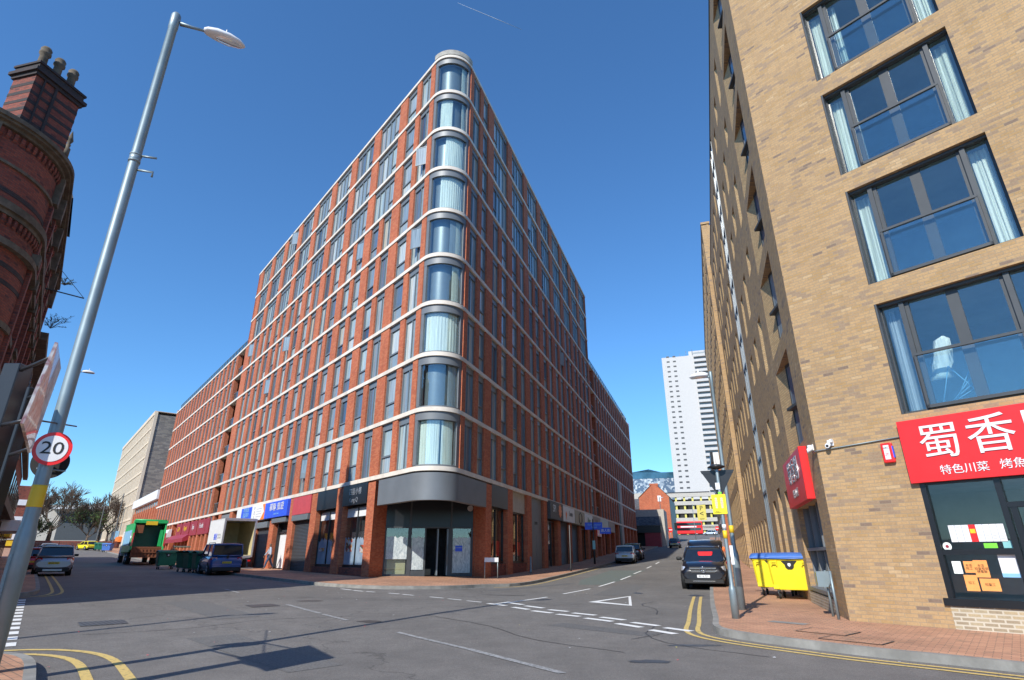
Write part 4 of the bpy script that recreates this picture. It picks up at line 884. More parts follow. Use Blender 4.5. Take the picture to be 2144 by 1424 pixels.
    f.box(FS, 13.4, 13.5, -.4, .02, 0, 24).box(FS, 14.3, 14.38, -.4, .015, 0, 24).box(FS, 15.1, 15.2, -.4, .02, 0, 24); g.box(FS, 13.5, 15.1, -.36, -.02, .3, 4.2, 0, .0)
    w_ = f.build('glazed_strip', M['frame'], bb); g.build('pane', M['pane'], w_)
sidewall()
mb = MB()
for s, z0, z1 in ((6.4, 1.0, 3.6), (8.6, 1.0, 3.9)):
    for i in range(14): z = z0+(z1-z0)*i/14; mb.hexa([FS.p(s, -.3, z), FS.p(s+1, -.3, z), FS.p(s+1, -.12, z-.05), FS.p(s, -.12, z-.05), FS.p(s, -.3, z+.05), FS.p(s+1, -.3, z+.05), FS.p(s+1, -.12, z), FS.p(s, -.12, z)])
mb.build('louvre_slats', M['frame'], bb)
f = MB(); f.box(FS, 1.2, 5.0, -.3, .06, .55, .64)
for m in (1.25, 2.45, 3.65, 4.87): f.box(FS, m, m+.08, -.3, -.15, .64, 2.85)
f.box(FS, 1.25, 4.95, -.3, -.08, 1.62, 1.7); o = f.build('side_shop_window', M['grey_metal'], bb)
g = MB(); g.box(FS, 1.3, 4.9, -.25, -.24, .64, 2.85); g.build('glass', M['glass'], o); g = MB(); g.box(FS, 1.25, 4.95, -.5, -.45, .6, 2.85); g.build('interior', M['room_dark'], o)
mb = MB(); mb.box(FS, 1.2, 5.0, 0, .05, .1, .5); mb.build('plinth_panel', M['palebrick'], bb)
mb = MB(); mb.box(FS, 1.35, 5.0, .0, .2, 2.86, 4.22); o = mb.build('side_sign', M['red'], bb, .01)
text_mesh('蜀香閣', .72, facing(FS, 3.0, .21, 3.72), M['silver'], o, depth=.015); text_mesh('特色川菜', .26, facing(FS, 3.1, .21, 3.15), M['silver'], o, depth=.01)
# roof + further taller section
mb = MB(); mb.prism([L2(FS, .3, -.3), L2(FS, 30, -.3), L2(FS, 30, -12), L2(FF, FEND-.2, -6), L2(FF, FEND-.2, -.3)], RT-.3, RT-.1); mb.build('roof', M['coping'], bb)
mb = MB(); mb.box(FS, 0, 30.0, -.52, .03, RT, RT+.14).box(FF, 0, FEND, -.34, .03, RT, RT+.14); mb.build('parapet_coping', M['post'], bb)
b2_ = thing('brick_apartment_wing', 'taller buff brick section stepping forward beyond the corner block down the right hand street', 'building', (*L2(FS, 30, 0), 0))
mb = MB(); sp = MB(); pm = MB(); rg = random.Random(4); F2 = FS
s = 30.1; k = 0; mb.box(F2, 30.02, 66, -.3, -.12, -1, 28.4)
while s < 65:
    mb.box(F2, s, s+1.15, -.2, .3, -1, 28.5)
    for i in range(8):
        z = 3.8+3.1*i; zz = z+(0 if (k+i) % 2 else .5)
        mb.box(F2, s+1.15, s+2.25, -.2, .3-.002, z+2.4, z+3.1)
        sp.hexa([F2.p(s+1.6, -.1, zz), F2.p(s+2.25, -.1, zz), F2.p(s+2.25, .298, zz), F2.p(s+2.2, .298, zz), F2.p(s+1.6, -.1, z+2.4), F2.p(s+2.25, -.1, z+2.4), F2.p(s+2.25, .298, z+2.4), F2.p(s+2.2, .298, z+2.4)])
        pm.box(F2, s+1.15, s+1.6, -.12, -.08, zz, z+2.4, 0, rg.random())
    mb.box(F2, s+1.15, s+2.25, -.2, .298, 3.0, 3.8); pm.box(F2, s+1.15, s+2.25, -.1, -.08, .6, 3.0, 0, .3)
    s += 2.25; k += 1
mb.box(F2, 30.0, 66.2, -10, -.25, -1, 28.3); mb.box(F2, 30.0, 66.3, -.4, .34, 28.5, 28.7)
o_ = len(mb.v); mb.v += sp.v; mb.f += [tuple(i+o_ for i in f) for f in sp.f]; mb.m += [1]*len(sp.f); mb.r += sp.r; mb.uv += sp.uv; mb.sm += sp.sm
mb.build('wall', [M['yellowbrick'], M['yellowbrick2']], b2_); build_each(pm, 'window', M['pane_dark'], b2_)

# ---------------------------------------------------------------- fittings on the buff building
o = MB(); o.box(FF, 1.40, 1.62, 0, .09, 3.40, 3.83); t = thing('alarm_box', 'red burglar alarm box on the buff brick wall left of the red shop sign', 'alarm box', FF.p(1.5, 0, 3.6))
o.build('casing', M['red'], t, .02, 2); q = MB(); q.box(FF, 1.45, 1.56, .088, .094, 3.47, 3.78); pn = q.build('label_panel', M['white'], t); text_mesh('ARC', .055, facing(FF, 1.505, .097, 3.72), M['black'], pn, depth=.002); text_mesh('ALARMS\n0121\n4222 1234', .02, facing(FF, 1.505, .097, 3.58), M['red'], pn, depth=.002)
q = MB(); q.box(FF, 1.60, 1.63, .01, .085, 3.5, 3.75); q.build('side_light', M['blue'], t)
for i, (c, lb) in enumerate([(FF.p(.33, 0, 3.95), 'white security camera fixed to the buff wall just right of the building corner'), (FS.p(.35, 0, 3.97), 'white security camera at the building corner above the red side sign')]):
    t = thing('security_camera', lb, 'security camera', c, group='security cameras on the corner'); fr = FF if i == 0 else FS; s0 = .33 if i == 0 else .35
    q = MB(); q.box(fr, s0-.05, s0+.09, 0, .03, 3.93, 4.08).box(fr, s0+.04, s0+.09, .03, .12, 4.0, 4.08); q.build('bracket', M['white'], t, .006)
    q = MB(); cc = fr.p(s0-.01, .1, 3.95); q.rings([[cc+fr.n*(h*.9)+Vector((0, 0, -h*.4))+fr.d*(r*math.cos(a))+Vector((0, 0, r*math.sin(a))) for a in [2*math.pi*j/12 for j in range(12)]] for r, h in ((.045, -.08), (.06, -.04), (.06, .05), (.05, .07))]); q.build('camera_body', M['white'], t)
    q = MB(); q.rings([[cc+fr.n*(h*.9)+Vector((0, 0, -h*.4))+fr.d*(r*math.cos(a))+Vector((0, 0, r*math.sin(a))) for a in [2*math.pi*j/10 for j in range(10)]] for r, h in ((.035, .068), (.03, .075))]); q.build('lens', M['black'], t)
q = MB(); q.tube([FS.p(.35, .02, 3.88), FS.p(0, .02, 3.86), FF.p(.02, .03, 3.86), FF.p(.33, .03, 3.87), FF.p(1.85, .03, 3.93)], .014, 6); tag(q.build('cable_conduit', M['galv']), 'thin metal conduit running across the buff wall from the cameras to the red fascia sign', 'conduit')
t = thing('utility_cabinet', 'small grey and yellow meter box on galvanised posts at the buff building corner', 'utility cabinet', FS.p(.9, .3, .1))
q = MB(); q.box(FS, .75, 1.05, .12, .38, .82, 1.12); q.build('box', M['yellowpale'], t, .01); q = MB(); q.box(FS, .72, .76, .1, .4, .8, 1.14); q.build('side_plate', M['galv'], t)
for s in (.2, .85):
    q = MB(); q.tube([FS.p(s, .18, .1), FS.p(s, .18, 1.16)], .03, 8); q.build('post', M['galv'], t)
q = MB(); q.tube([FS.p(.85, .18, .8), FS.p(.6, .2, .78), FS.p(.25, .18, .95)], .02, 6); q.build('brace', M['galv'], t)

# ---------------------------------------------------------------- wheeled waste bins
def bin_thing(label, group, body, lid, loc, rz, scale=1., skin_logo=True):
    t = thing('waste_bin', label, 'waste bin', (0, 0, 0), 0, group)
    L, D, H0, H1 = .68, .52, .27, 1.22
    q = MB(); rs = []
    for z, f in ((H0, .86), (H0+.04, .88), (.7, .94), (H1-.08, .985), (H1-.08, 1.03), (H1, 1.03)):
        a, b = L*f, D*f; c = .07; rs.append([(-a+c, -b, z), (a-c, -b, z), (a, -b+c, z), (a, b-c, z), (a-c, b, z), (-a+c, b, z), (-a, b-c, z), (-a, -b+c, z)])
    q.rings(rs, 0, False); q.build('body', body, t, .008)
    q = MB(); rs = []
    for y, z in ((-D*1.08, 1.215), (-D*1.1, 1.25), (-D*.7, 1.335), (-D*.2, 1.375), (D*.4, 1.36), (D*.95, 1.30), (D*1.1, 1.22)):
        rs.append([(-L*1.05, y, z-.035), (-L*1.05, y, z-.01), (-L*.8, y, z), (0, y, z+.012), (L*.8, y, z), (L*1.05, y, z-.01), (L*1.05, y, z-.035), (0, y, z-.045)])
    q.rings(rs, 0, True); q.build('lid', lid, t)
    for sx in (-1, 1):
        q = MB()
        for sz in (0, .055): q.b(sx*L*.66-.09, sx*L*.66+.09, -D*1.1, -D*.98, 1.02+sz, 1.05+sz)
        q.b(sx*L*.66-.09, sx*L*.66-.06, -D*1.1, -D*.9, .98, 1.13).b(sx*L*.66+.06, sx*L*.66+.09, -D*1.1, -D*.9, .98, 1.13); q.build('handle', body, t, .004)
        q = MB(); q.b(sx*L*.72-.09, sx*L*.72+.09, -D*.93, -D*.8, .29, .42); q.build('corner_rib', body, t, .01)
    q = MB(); q.face([(x, -D*1.005, z) for x, z in ((-.24, 1.13), (.24, 1.13), (.19, 1.07), (.14, 1.02), (.12, .93), (.06, .88), (-.06, .88), (-.12, .93), (-.14, 1.02), (-.19, 1.07))]); q.build('front_plate', M['black'], t)
    q = MB(); q.face([(x, -D*1.01, z) for x, z in ((-.04, 1.06), (.04, 1.06), (.05, 1.0), (0, .95), (-.05, 1.0))]); q.build('emblem', M['white'], t)
    for sx in (-1, 1):
        for sy in (-1, 1):
            x, y = sx*L*.68, sy*D*.6; q = MB(); q.b(x-.05, x+.05, y-.05, y+.05, .22, .28).hexa([(x-.035, y-.02, .1), (x-.015, y-.02, .1), (x-.015, y+.03, .1), (x-.035, y+.03, .1), (x-.035, y-.05, .23), (x-.015, y-.05, .23), (x-.015, y+.04, .23), (x-.035, y+.04, .23)])
            cst = q.build('caster', M['galv'], t)
            q = MB(); q.rings([[(x+h, y+.03+.1*r*math.cos(a), .1+.1*r*math.sin(a)) for a in [2*math.pi*j/16 for j in range(16)]] for h, r in ((-.03, .8), (-.022, 1), (.022, 1), (.03, .8))]); q.build('wheel', M['rubber'], cst)
            q = MB(); q.rings([[(x+h, y+.03+.1*r*math.cos(a), .1+.1*r*math.sin(a)) for a in [2*math.pi*j/12 for j in range(12)]] for h, r in ((-.034, .5), (.034, .5))]); q.build('hub', M['galv'], cst)
    t.location = loc; t.rotation_euler = (0, 0, rz); return t
bz = Hh(9, 20)+.13
yb = bin_thing('large yellow waste bin with blue lid standing nearest the lamp columns against the buff building', 'yellow bins with blue lids', M['yellow'], M['bluelid'], (9.12, 19.75, bz), R(-36))
c = copy_tree(yb); place(c, (9.25, 21.35, bz), R(-34), 'second yellow waste bin with blue lid mostly hidden behind the nearest yellow bin')

# ---------------------------------------------------------------- lamp columns
def lamp_column(label, H, rb, rt, base_h, arm_az, group, head_len=.78, door=True, arm=.5):
    t = thing('street_lamp', label, 'street lamp', (0, 0, 0), 0, group)
    q = MB(); q.lathe((0, 0, 0), [(rb, -.1), (rb, base_h), (rb*.98, base_h+.03), (rt*1.02, base_h+.22), (rt, base_h+.3), (rt*.93, H*.6), (rt*.86, H-.35), (rt*.95, H-.34), (rt*.95, H), (rt*.7, H+.05), (0.001, H+.06)], 20); q.build('column', M['galv'], t)
    if door: 
        q = MB(); q.rings([[(rb*1.03*math.cos(a), rb*1.03*math.sin(a), z) for a in [-math.pi*.80+math.pi*.3*j/6 for j in range(7)]] for z in (.45, .5, base_h-.25, base_h-.2)], cap=False); q.build('access_door', M['galv'], t)
    d = Vector((math.sin(arm_az), math.cos(arm_az), 0)); q = MB(); a = d*rt; q.tube([a+Vector((0, 0, H-.15)), d*(arm*.6)+Vector((0, 0, H-.12)), d*arm+Vector((0, 0, H-.08))], [.045, .03, .028], 8); q.build('arm', M['galv'], t)
    q = MB(); e = Vector((d.y, -d.x, 0)); rs = []
    for u, wd, top, bot in ((0, .05, .05, -.03), (.08, .10, .09, -.05), (.3, .15, .13, -.06), (.6, .165, .12, -.06), (.85, .12, .07, -.05), (.97, .05, .02, -.035), (1, .01, 0, -.02)):
        cc = d*(arm+head_len*u)+Vector((0, 0, H-.06)); rs.append([cc+e*(wd*math.cos(k))+Vector((0, 0, (top if math.sin(k) > 0 else -bot)*math.sin(k))) for k in [2*math.pi*j/14 for j in range(14)]])
    q.rings(rs); hd = q.build('lamp_head', M['white'], t)
    q = MB(); rs = []
    for u, wd in ((.3, .05), (.4, .11), (.65, .12), (.85, .09), (.92, .03)):
        cc = d*(arm+head_len*u)+Vector((0, 0, H-.075)); rs.append([cc+e*(wd*math.cos(k))+Vector((0, 0, .055*math.sin(k))) for k in [math.pi+math.pi*j/8 for j in range(9)]])
    q.rings(rs, cap=False); q.build('lens', M['lamplens'], hd)
    q = MB(); cc = d*(arm+head_len*.5)+Vector((0, 0, H+.06)); q.lathe(cc, [(.03, 0), (.03, .04), (.012, .05), (.01, .12), (.001, .125)], 8); q.build('photocell', M['white'], hd)
    return t
lz = .13
l0 = lamp_column('tall thick grey street lamp column in the left foreground carrying the round 20 sign', 11.55, .118, .09, 1.72, R(58), 'street lamps')
for z in (2.13,):
    q = MB(); q.lathe((0, 0, 0), [(.093, z), (.094, z+.02), (.093, z+.28), (.092, z+.3)], 20); q.build('yellow_band', M['yellow_band'], l0)
q = MB(); q.lathe((0, 0, 0), [(.09, 7.98), (.09, 8.16)], 16); 
for z in (8.0, 8.13): q.lathe((0, 0, 0), [(.095, z), (.095, z+.03)], 16)
d = Vector((math.sin(R(75)), math.cos(R(75)), 0)); q.tube([d*.08+Vector((0, 0, 8.15)), d*.33+Vector((0, 0, 8.15))], .02, 6).tube([d*.08+Vector((0, 0, 7.85)), d*.33+Vector((0, 0, 7.85)), d*.33+Vector((0, 0, 7.75))], .02, 6); q.build('bracket_clamp', M['galv'], l0)
place(l0, (-6.68, 8.17, .02), 0)
l1 = copy_tree(l0); place(l1, (-14.4, 3.0, .1), 0, 'grey street lamp column out of view whose thin shadow crosses the left road')
for ch in list(KIDS(l1)):
    if ch.name.startswith(('bracket', 'yellow')): bpy.data.objects.remove(ch)
# round 20 sign on the column
t = thing('speed_limit_sign', 'round white 20 speed limit sign with red rim strapped to the big left lamp column', 'road sign', (-6.68, 8.17, 2.95))
az = R(-24); fd = Vector((-math.sin(az), -math.cos(az), 0)); FQ = Fr(Vector((-6.68, 8.17, 0))+fd*.12, (-fd.y, fd.x), (fd.x, fd.y))
def disc(mb, fr, a, n, z, r, th=.004, seg=40, m=0): mb.rings([[fr.p(a+r*math.cos(k), n+h, z+r*math.sin(k)) for k in [2*math.pi*j/seg for j in range(seg)]] for h in (0, th)], m, False)
q = MB(); disc(q, FQ, .05, 0, 2.95, .235); q.build('red_rim', M['red'], t); q = MB(); disc(q, FQ, .05, .006, 2.95, .185); p_ = q.build('white_face', M['white'], t); text_mesh('20', .25, facing(FQ, .05, .014, 2.95), M['black'], p_, depth=.003, sx=1.15)
q = MB(); disc(q, FQ, -.02, -.34, 2.8, .235); p_ = q.build('rear_plate', M['black'], t); q = MB(); q.tube([FQ.p(-.1, -.34, 2.8), FQ.p(0, -.1, 2.85)], .02, 6).tube([FQ.p(-.15, -.3, 2.7), FQ.p(.2, -.3, 2.68)], .012, 6); q.build('bracket', M['galv'], t)
# right hand columns
RB = (5.12, 14.34); t = thing('sign_post', 'grey post at the right kerb with a triangular sign back and yellow notice', 'sign post', (RB[0], RB[1], .1))
q = MB(); q.lathe((RB[0], RB[1], .12), [(.085, -.1), (.085, .62), (.08, .66), (.048, .74), (.045, 1.2), (.044, 3.4), (.03, 3.46), (.001, 3.47)], 18); q.build('column', M['galv'], t)
az = R(19); fd = Vector((-math.sin(az), -math.cos(az), 0)); FT = Fr((RB[0], RB[1], 0), (-fd.y, fd.x), (fd.x, fd.y))
q = MB(); q.hexa([FT.p(-.37, -.075, 3.42), FT.p(.37, -.075, 3.42), FT.p(.37, -.06, 3.42), FT.p(-.37, -.06, 3.42), FT.p(-.4, -.075, 3.5), FT.p(.4, -.075, 3.5), FT.p(.4, -.06, 3.5), FT.p(-.4, -.06, 3.5)]); q.hexa([FT.p(-.03, -.07, 2.86), FT.p(.03, -.07, 2.86), FT.p(.03, -.066, 2.86), FT.p(-.03, -.066, 2.86), FT.p(-.38, -.07, 3.46), FT.p(.38, -.07, 3.46), FT.p(.38, -.066, 3.46), FT.p(-.38, -.066, 3.46)]); q.build('triangle_plate', M['dark'], t)
q = MB(); q.lathe((RB[0], RB[1], 3.56), [(.02, -.06), (.2, 0), (.2, .025), (.1, .07), (.001, .08)], 20); q.build('lamp_hood', M['dark'], t)
q = MB(); q.box(FT, -.08, .02, .05, .06, 3.02, 3.18); q.build('white_label', M['white'], t); q = MB(); q.box(FT, -.04, .04, .045, .055, 2.9, 2.96); q.build('green_sticker', M['limegreen'], t)
q = MB(); q.box(FT, -.21, .12, .055, .062, 2.44, 2.90); n_ = q.build('yellow_notice', M['yellow'], t, 0); q = MB()
for a in (-.11, .02):
    for b in range(5): disc(q, FT, a, .064, 2.60+.05*b, .034-.003*abs(b-2), .002, 10)
q.build('pale_figures', M['cream'], n_); text_mesh('SLOW\nTHE SPREAD', .03, facing(FT, -.1, .066, 2.49), M['black'], n_, depth=.002)
q = MB(); q.lathe((RB[0], RB[1], 0), [(.052, 1.88), (.052, 2.06)], 14); q.build('yellow_band', M['yellow_band'], t); q = MB(); q.lathe((RB[0], RB[1], 0), [(.05, 2.1), (.05, 2.2)], 14); q.build('white_tape', M['white'], t)
q = MB(); q.box(FT, .06, .13, -.06, .03, 1.3, 1.72); q.build('white_casing', M['white'], t)
l2 = lamp_column('slim grey street lamp column just behind the sign post on the right pavement', 6.55, .10, .056, 1.35, R(-65), 'street lamps', head_len=.55, door=False, arm=.08)
q = MB(); q.lathe((0, 0, 0), [(.062, 1.95), (.062, 2.14)], 14); q.build('yellow_band', M['yellow_band'], l2); place(l2, (6.03, 16.35, .13), 0)
# distant lamps
for x, y, lb, az_, H_ in ((-25.5, 31.2, 'distant street lamp on the left kerb whose head shows beside the big column', R(60), 11.2), (28.4, 112.5, 'distant white street lamp on the left side of the rising street', R(80), 8.6), (-80, 121, 'far street lamp column beyond the bin lorry', R(60), 8)):
    c = copy_tree(l1); place(c, (x, y, Hh(x, y)), 0, lb)
    c.scale = (.8, .8, H_/11.5)
def post_thing(nm, label, x, y, h, r, mat, cat='post'):
    z = Hh(x, y)+.12; q = MB(); q.lathe((x, y, z), [(r*1.4, -.1), (r*1.4, .2), (r, .25), (r*.9, h), (r*.4, h+.03)], 10); o = q.build(nm, mat); return tag(o, label, cat)
post_thing('black_post', 'thin black post at the kerb in front of the dark roller shutters', 3.9, 40.6, 2.9, .05, M['dark'])
t = thing('fingerpost', 'dark pedestrian signpost with blue finger boards near the parked pale hatchback', 'signpost', (7.0, 51.5, Hh(7, 51.5)))
q = MB(); q.lathe((7, 51.5, Hh(7, 51.5)+.12), [(.09, -.1), (.09, 1.0), (.05, 1.1), (.05, 3.6), (.001, 3.7)], 10); q.build('post', M['dark'], t)
F5 = Fr((7, 51.5, Hh(7, 51.5)), (1, -.15), (-.15, -1)); q = MB(); q.box(F5, -.7, .8, -.02, .02, 2.9, 3.5); bl = q.build('finger_board', M['blue'], t); q = MB(); q.box(F5, .55, 1.5, .06, .09, 2.55, 3.05, 0); 
q2 = q.build('finger_board', M['blue'], t); text_mesh('地方 Ladywell\nStreet', .2, facing(F5, .1, .03, 3.2), M['ltblue'], bl, depth=.004); text_mesh('唐人街', .26, facing(F5, 1.05, .1, 2.8), M['white'], q2, depth=.004)
q = MB(); q.box(F5, -.12, .12, .06, .1, 1.3, 2.0); q.build('notice', M['teal'], t)
t = thing('street_name_sign', 'low white street name plate on two legs by the right entrance pillar', 'street sign', (-1.35, 32.4, .4))
F6 = Fr((-1.2, 32.25, .42), (1, .2), (.2, -1)); q = MB(); q.box(F6, -.3, .45, -.01, .01, .78, 1.0); q.build('plate', M['white'], t)
for s in (-.27, .42): 
    q = MB(); q.tube([F6.p(s, -.03, -.1), F6.p(s, -.03, 1.0)], .025, 6); q.build('leg', M['galv'], t)
post_thing('bollard', 'short grey bollard beside the plain double door on the shaded street front', 1.15, 38.2, .95, .06, M['galv'], 'bollard')

# ---------------------------------------------------------------- two post billboard on the left
def ray(u, v, r):
    d = CX*((u-1072)/FPX)+CY*((v-712)/FPX)+CZ; h = math.hypot(d.x, d.y); return Vector((0, 0, EYE))+d*(r/h)
t = thing('billboard', 'oblique pictorial advertising panel held between two dark posts at the left edge', 'billboard', (-6.3, 6.9, .1))
A_, B_, C2, D_ = ray(115, 716, 7.8), ray(42, 886, 7.8), ray(58, 948, 9.3), ray(122, 770, 9.3)
def posterm():
    t_ = NT('faded pictorial poster'); t_.set(rough=.3, coat=.5); n = t_.noise(2.2, 3); r = t_.ramp(n, 0, [(.3, (.35, .33, .32)), (.42, (.6, .58, .55)), (.5, (.28, .12, .12)), (.56, (.62, .6, .58)), (.66, (.12, .13, .3)), (.75, (.5, .45, .4))]); t_.l(r, 0, t_.bs, 'Base Color'); return t_.mat
nn = (B_-A_).cross(D_-A_).normalized()*.03; q = MB(); q.hexa([A_, B_, C2, D_, A_+nn, B_+nn, C2+nn, D_+nn]); q.build('poster_panel', posterm(), t)
for x, y, h, wd in ((-5.95, 6.45, 3.66, .1), (-6.9, 7.75, 3.75, .09)):
    q = MB(); q.b(x-wd, x+wd, y-wd, y+wd, -.1, h); q.build('post', M['dark'], t, .01)
    q = MB(); q.b(x-wd-.003, x+wd+.003, y-wd-.003, y+wd+.003, 1.72, 1.92); q.build('yellow_band', M['yellow_band'], t)
q = MB()
for a, b in ((Vector((-5.95, 6.45, 3.58)), A_.lerp(D_, .1)+Vector((0, 0, -.15))), (Vector((-5.95, 6.45, 2.93)), B_.lerp(C2, .1)+Vector((0, 0, .06))), (Vector((-6.9, 7.75, 2.8)), C2+Vector((0, 0, .05))), (Vector((-6.9, 7.75, 3.6)), D_+Vector((0, 0, -.3)))): q = MB(); q.tube([a, b], .022, 6); q.build('bracket', M['dark'], t)

# ---------------------------------------------------------------- red victorian corner building
vc = Vector((-18.85, 15.65)); VR = 2.7; VT = vc-nL*VR; VS = vc+Vector((.628, -.778))*VR
vic = thing('victorian_building', 'dark red brick victorian corner building with stone cornices and a tall chimney', 'building', (vc.x, vc.y, 0))
FV = Fr(VT, dL, -nL); FW = Fr(VS, (-.778, -.628), (.628, -.778))
va0, va1 = math.atan2(-nL.y, -nL.x), math.atan2(-.778, .628)
def varc(off, n=20): return [(vc.x+(VR+off)*math.cos(va0+(va1-va0)*i/n), vc.y+(VR+off)*math.sin(va0+(va1-va0)*i/n)) for i in range(n+1)]
def vline(off, s=12, s2=9): return [L2(FV, s, off)]+varc(off)+[L2(FW, s2, off)]
mb = MB(); mb.prism(vline(0)+[L2(FW, 9, -12), L2(FV, 12, -12)][0:2], -.5, 14.5); mb.build('wall', M['vicbrick'], vic)
bands = [(14.5, 14.62, .15), (14.62, 14.7, .3), (14.7, 14.85, .38), (13.3, 13.4, .07), (11.85, 12.1, .2), (11.7, 11.85, .1), (10.7, 10.9, .2), (8.3, 8.5, .1), (7.1, 7.3, .12), (4.6, 4.9, .3), (4.0, 4.15, .08)]
for z0, z1, o_ in bands: mb = MB(); mb.band(vline(-.1), vline(o_), z0, z1); mb.build('cornice', M['vicstone'], vic)
mb = MB()
for z0, z1 in ((12.4, 12.56), (10.1, 10.26), (9.6, 9.75), (6.4, 6.55), (5.7, 5.85), (2.6, 2.8)): mb.band(vline(-.1), vline(.012), z0, z1)
mb.build('black_brick_course', M['bluebrick'], vic)
mb = MB(); pl = vline(.0)
for z in (11.38, 14.15):
    mb = MB(); L = vline(.02)
    for a, b in zip(L, L[1:]):
        l = math.hypot(b[0]-a[0], b[1]-a[1]); n = max(1, int(l/.3))
        for i in range(n):
            c0 = V2(a).lerp(V2(b), (i+.2)/n); c1 = V2(a).lerp(V2(b), (i+.7)/n); tt = (c1-c0).normalized(); nn = Vector((tt.y, -tt.x)); nn = nn if (c0-vc).dot(nn) > 0 else -nn
            mb.hexa([(c0.x, c0.y, z), (c1.x, c1.y, z), (c1.x+nn.x*.06, c1.y+nn.y*.06, z+.1), (c0.x+nn.x*.06, c0.y+nn.y*.06, z+.1), (c0.x, c0.y, z+.3), (c1.x, c1.y, z+.3), (c1.x+nn.x*.06, c1.y+nn.y*.06, z+.3), (c0.x+nn.x*.06, c0.y+nn.y*.06, z+.3)])
    mb.build('dentil_course', M['vicbrick'], vic)
mb = MB()
for off_ in (0.0,):
    for th in (va0+(va1-va0)*.78, va0+(va1-va0)*.02):
        d = Vector((math.cos(th), math.sin(th))); e = Vector((-d.y, d.x)); c = vc+d*VR
        f7 = Fr((c.x, c.y, 0), (e.x, e.y), (d.x, d.y)); mb.box(f7, -.16, .16, -.1, .12, 4.9, 13.3); mb.box(f7, -.2, .2, -.1, .2, 13.4, 14.5, 1); mb.box(f7, -.22, .22, -.1, .24, 10.9, 11.3, 1)
for s in (1.6, 4.2, 6.8, 9.4, 11.7): mb.box(FV, s-.2, s+.2, -.1, .16, -.2, 14.5); mb.box(FV, s-.26, s+.26, -.1, .3, 13.6, 14.5, 1); mb.box(FV, s-.26, s+.26, -.1, .26, 10.6, 11.0, 1)
mb.build('pilaster_mouldings', [M['vicbrick'], M['vicstone']], vic)
for s in (2.9, 5.5, 8.1, 10.6):
    for z0, z1 in ((12.3, 13.3), (8.6, 10.6), (5.1, 6.9), (.9, 3.7)):
        mb = MB(); mb.box(FV, s-.62, s+.62, -.02, .12, z1, z1+.25).box(FV, s-.6, s+.6, -.02, .2, z0-.12, z0); w_ = mb.build('window', M['vicstone'], vic); g = MB(); g.box(FV, s-.5, s+.5, -.02, .012, z0, z1, 0, .1); g.build('pane', M['pane_dark'], w_)
# slate roof and gabled turret roof with finial
mb = MB(); e1 = [(*p, 14.86) for p in vline(.3)]; mb.face(e1+[(*L2(FW, 9, -12), 14.86), (*L2(FV, 12, -12), 14.86)])
top = [L2(FV, 10, -4), L2(FW, 8, -4.5)]; L = vline(.3)
for a, b in zip(L, L[1:]):
    f = lambda p: tuple(V2(p).lerp(V2(vc)-Vector((.9, .1))*2.2, .55 if (V2(p)-vc).length < 4 else .45)); mb.face([(*a, 14.87), (*b, 14.87), (*f(b), 16.3), (*f(a), 16.3)])
mb.build('roof', M['slate'], vic)
cx = Vector(L2(FV, 5.6, -1.3)); mb = MB(); bs = [L2(FV, 3.6, .3), L2(FV, 7.6, .35), L2(FV, 7.6, -3), L2(FV, 3.6, -3)]; pk = [(*L2(FV, 5.5, -.6), 18.9), (*L2(FV, 5.5, -2.6), 18.9)]
mb.face([(*bs[0], 15.85), (*bs[1], 15.85), pk[0]]); mb.face([(*bs[1], 15.85), (*bs[2], 15.85), pk[1], pk[0]]); mb.face([(*bs[2], 15.85), (*bs[3], 15.85), pk[1]]); mb.face([(*bs[3], 15.85), (*bs[0], 15.85), pk[0], pk[1]]); dr = mb.build('dormer_roof', M['slate'], vic)
mb = MB()
for i in range(8): c = Vector(pk[0]).lerp(Vector(pk[1]), i/7); mb.rings([[c+Vector((.02*h, 0, .06))+dL.to_3d()*0+Vector((nL.x*.1*math.cos(k), nL.y*.1*math.cos(k), .1*math.sin(k))) for k in [2*math.pi*j/8 for j in range(8)]] for h in (-1, 1)])
mb.build('ridge_crest', M['redbrick'], dr)
mb = MB(); mb.lathe(pk[0], [(.13, -.1), (.13, .35), (.07, .4), (.1, .55), (.06, .62), (.14, .8), (.10, .95), (.02, 1.3), (.001, 1.35)], 10); mb.build('finial', M['vicstone'], dr)
# chimney
cz = Vector((-18.75, 17.0)); dc = Vector((math.sin(R(13)), math.cos(R(13)))); FC = Fr(cz, dc, (dc.y, -dc.x)); ch = MB()
ch.box(FC, 0, 1.8, -1.15, 0, 14.3, 19.3); c_ = ch.build('chimney', M['vicbrick'], vic)
ch = MB(); ch.box(FC, -.08, 1.88, -1.23, .08, 14.3, 15.7).box(FC, -.07, 1.87, -1.22, .07, 19.3, 19.45).box(FC, -.16, 1.96, -1.31, .16, 19.45, 19.6).box(FC, -.05, 1.85, -1.2, .05, 19.6, 19.85).box(FC, -.1, 1.9, -1.25, .1, 19.85, 19.95); ch.box(FC, .3, .36, -.0, .06, 15.9, 19.3).box(FC, .75, .85, 0, .06, 15.9, 19.3); ch.build('chimney_cap', M['bluebrick'], c_)
for k in range(8):
    q = MB(); q.box(FC, -.008, 1.808, -1.158, .008, 15.9+.42*k, 16.05+.42*k); q.build('dark_course', M['bluebrick'], c_)
for s in (.3, .9, 1.5):
    q = MB(); p = FC.p(s, -.5, 19.9); q.lathe(p, [(.2, 0), (.17, .15), (.15, .8), (.21, .88), (.21, .96), (.16, 1.0), (.2, 1.12), (.15, 1.22), (.11, 1.22), (.11, .9)], 12); q.build('chimney_pot', M['vicstone'], c_)
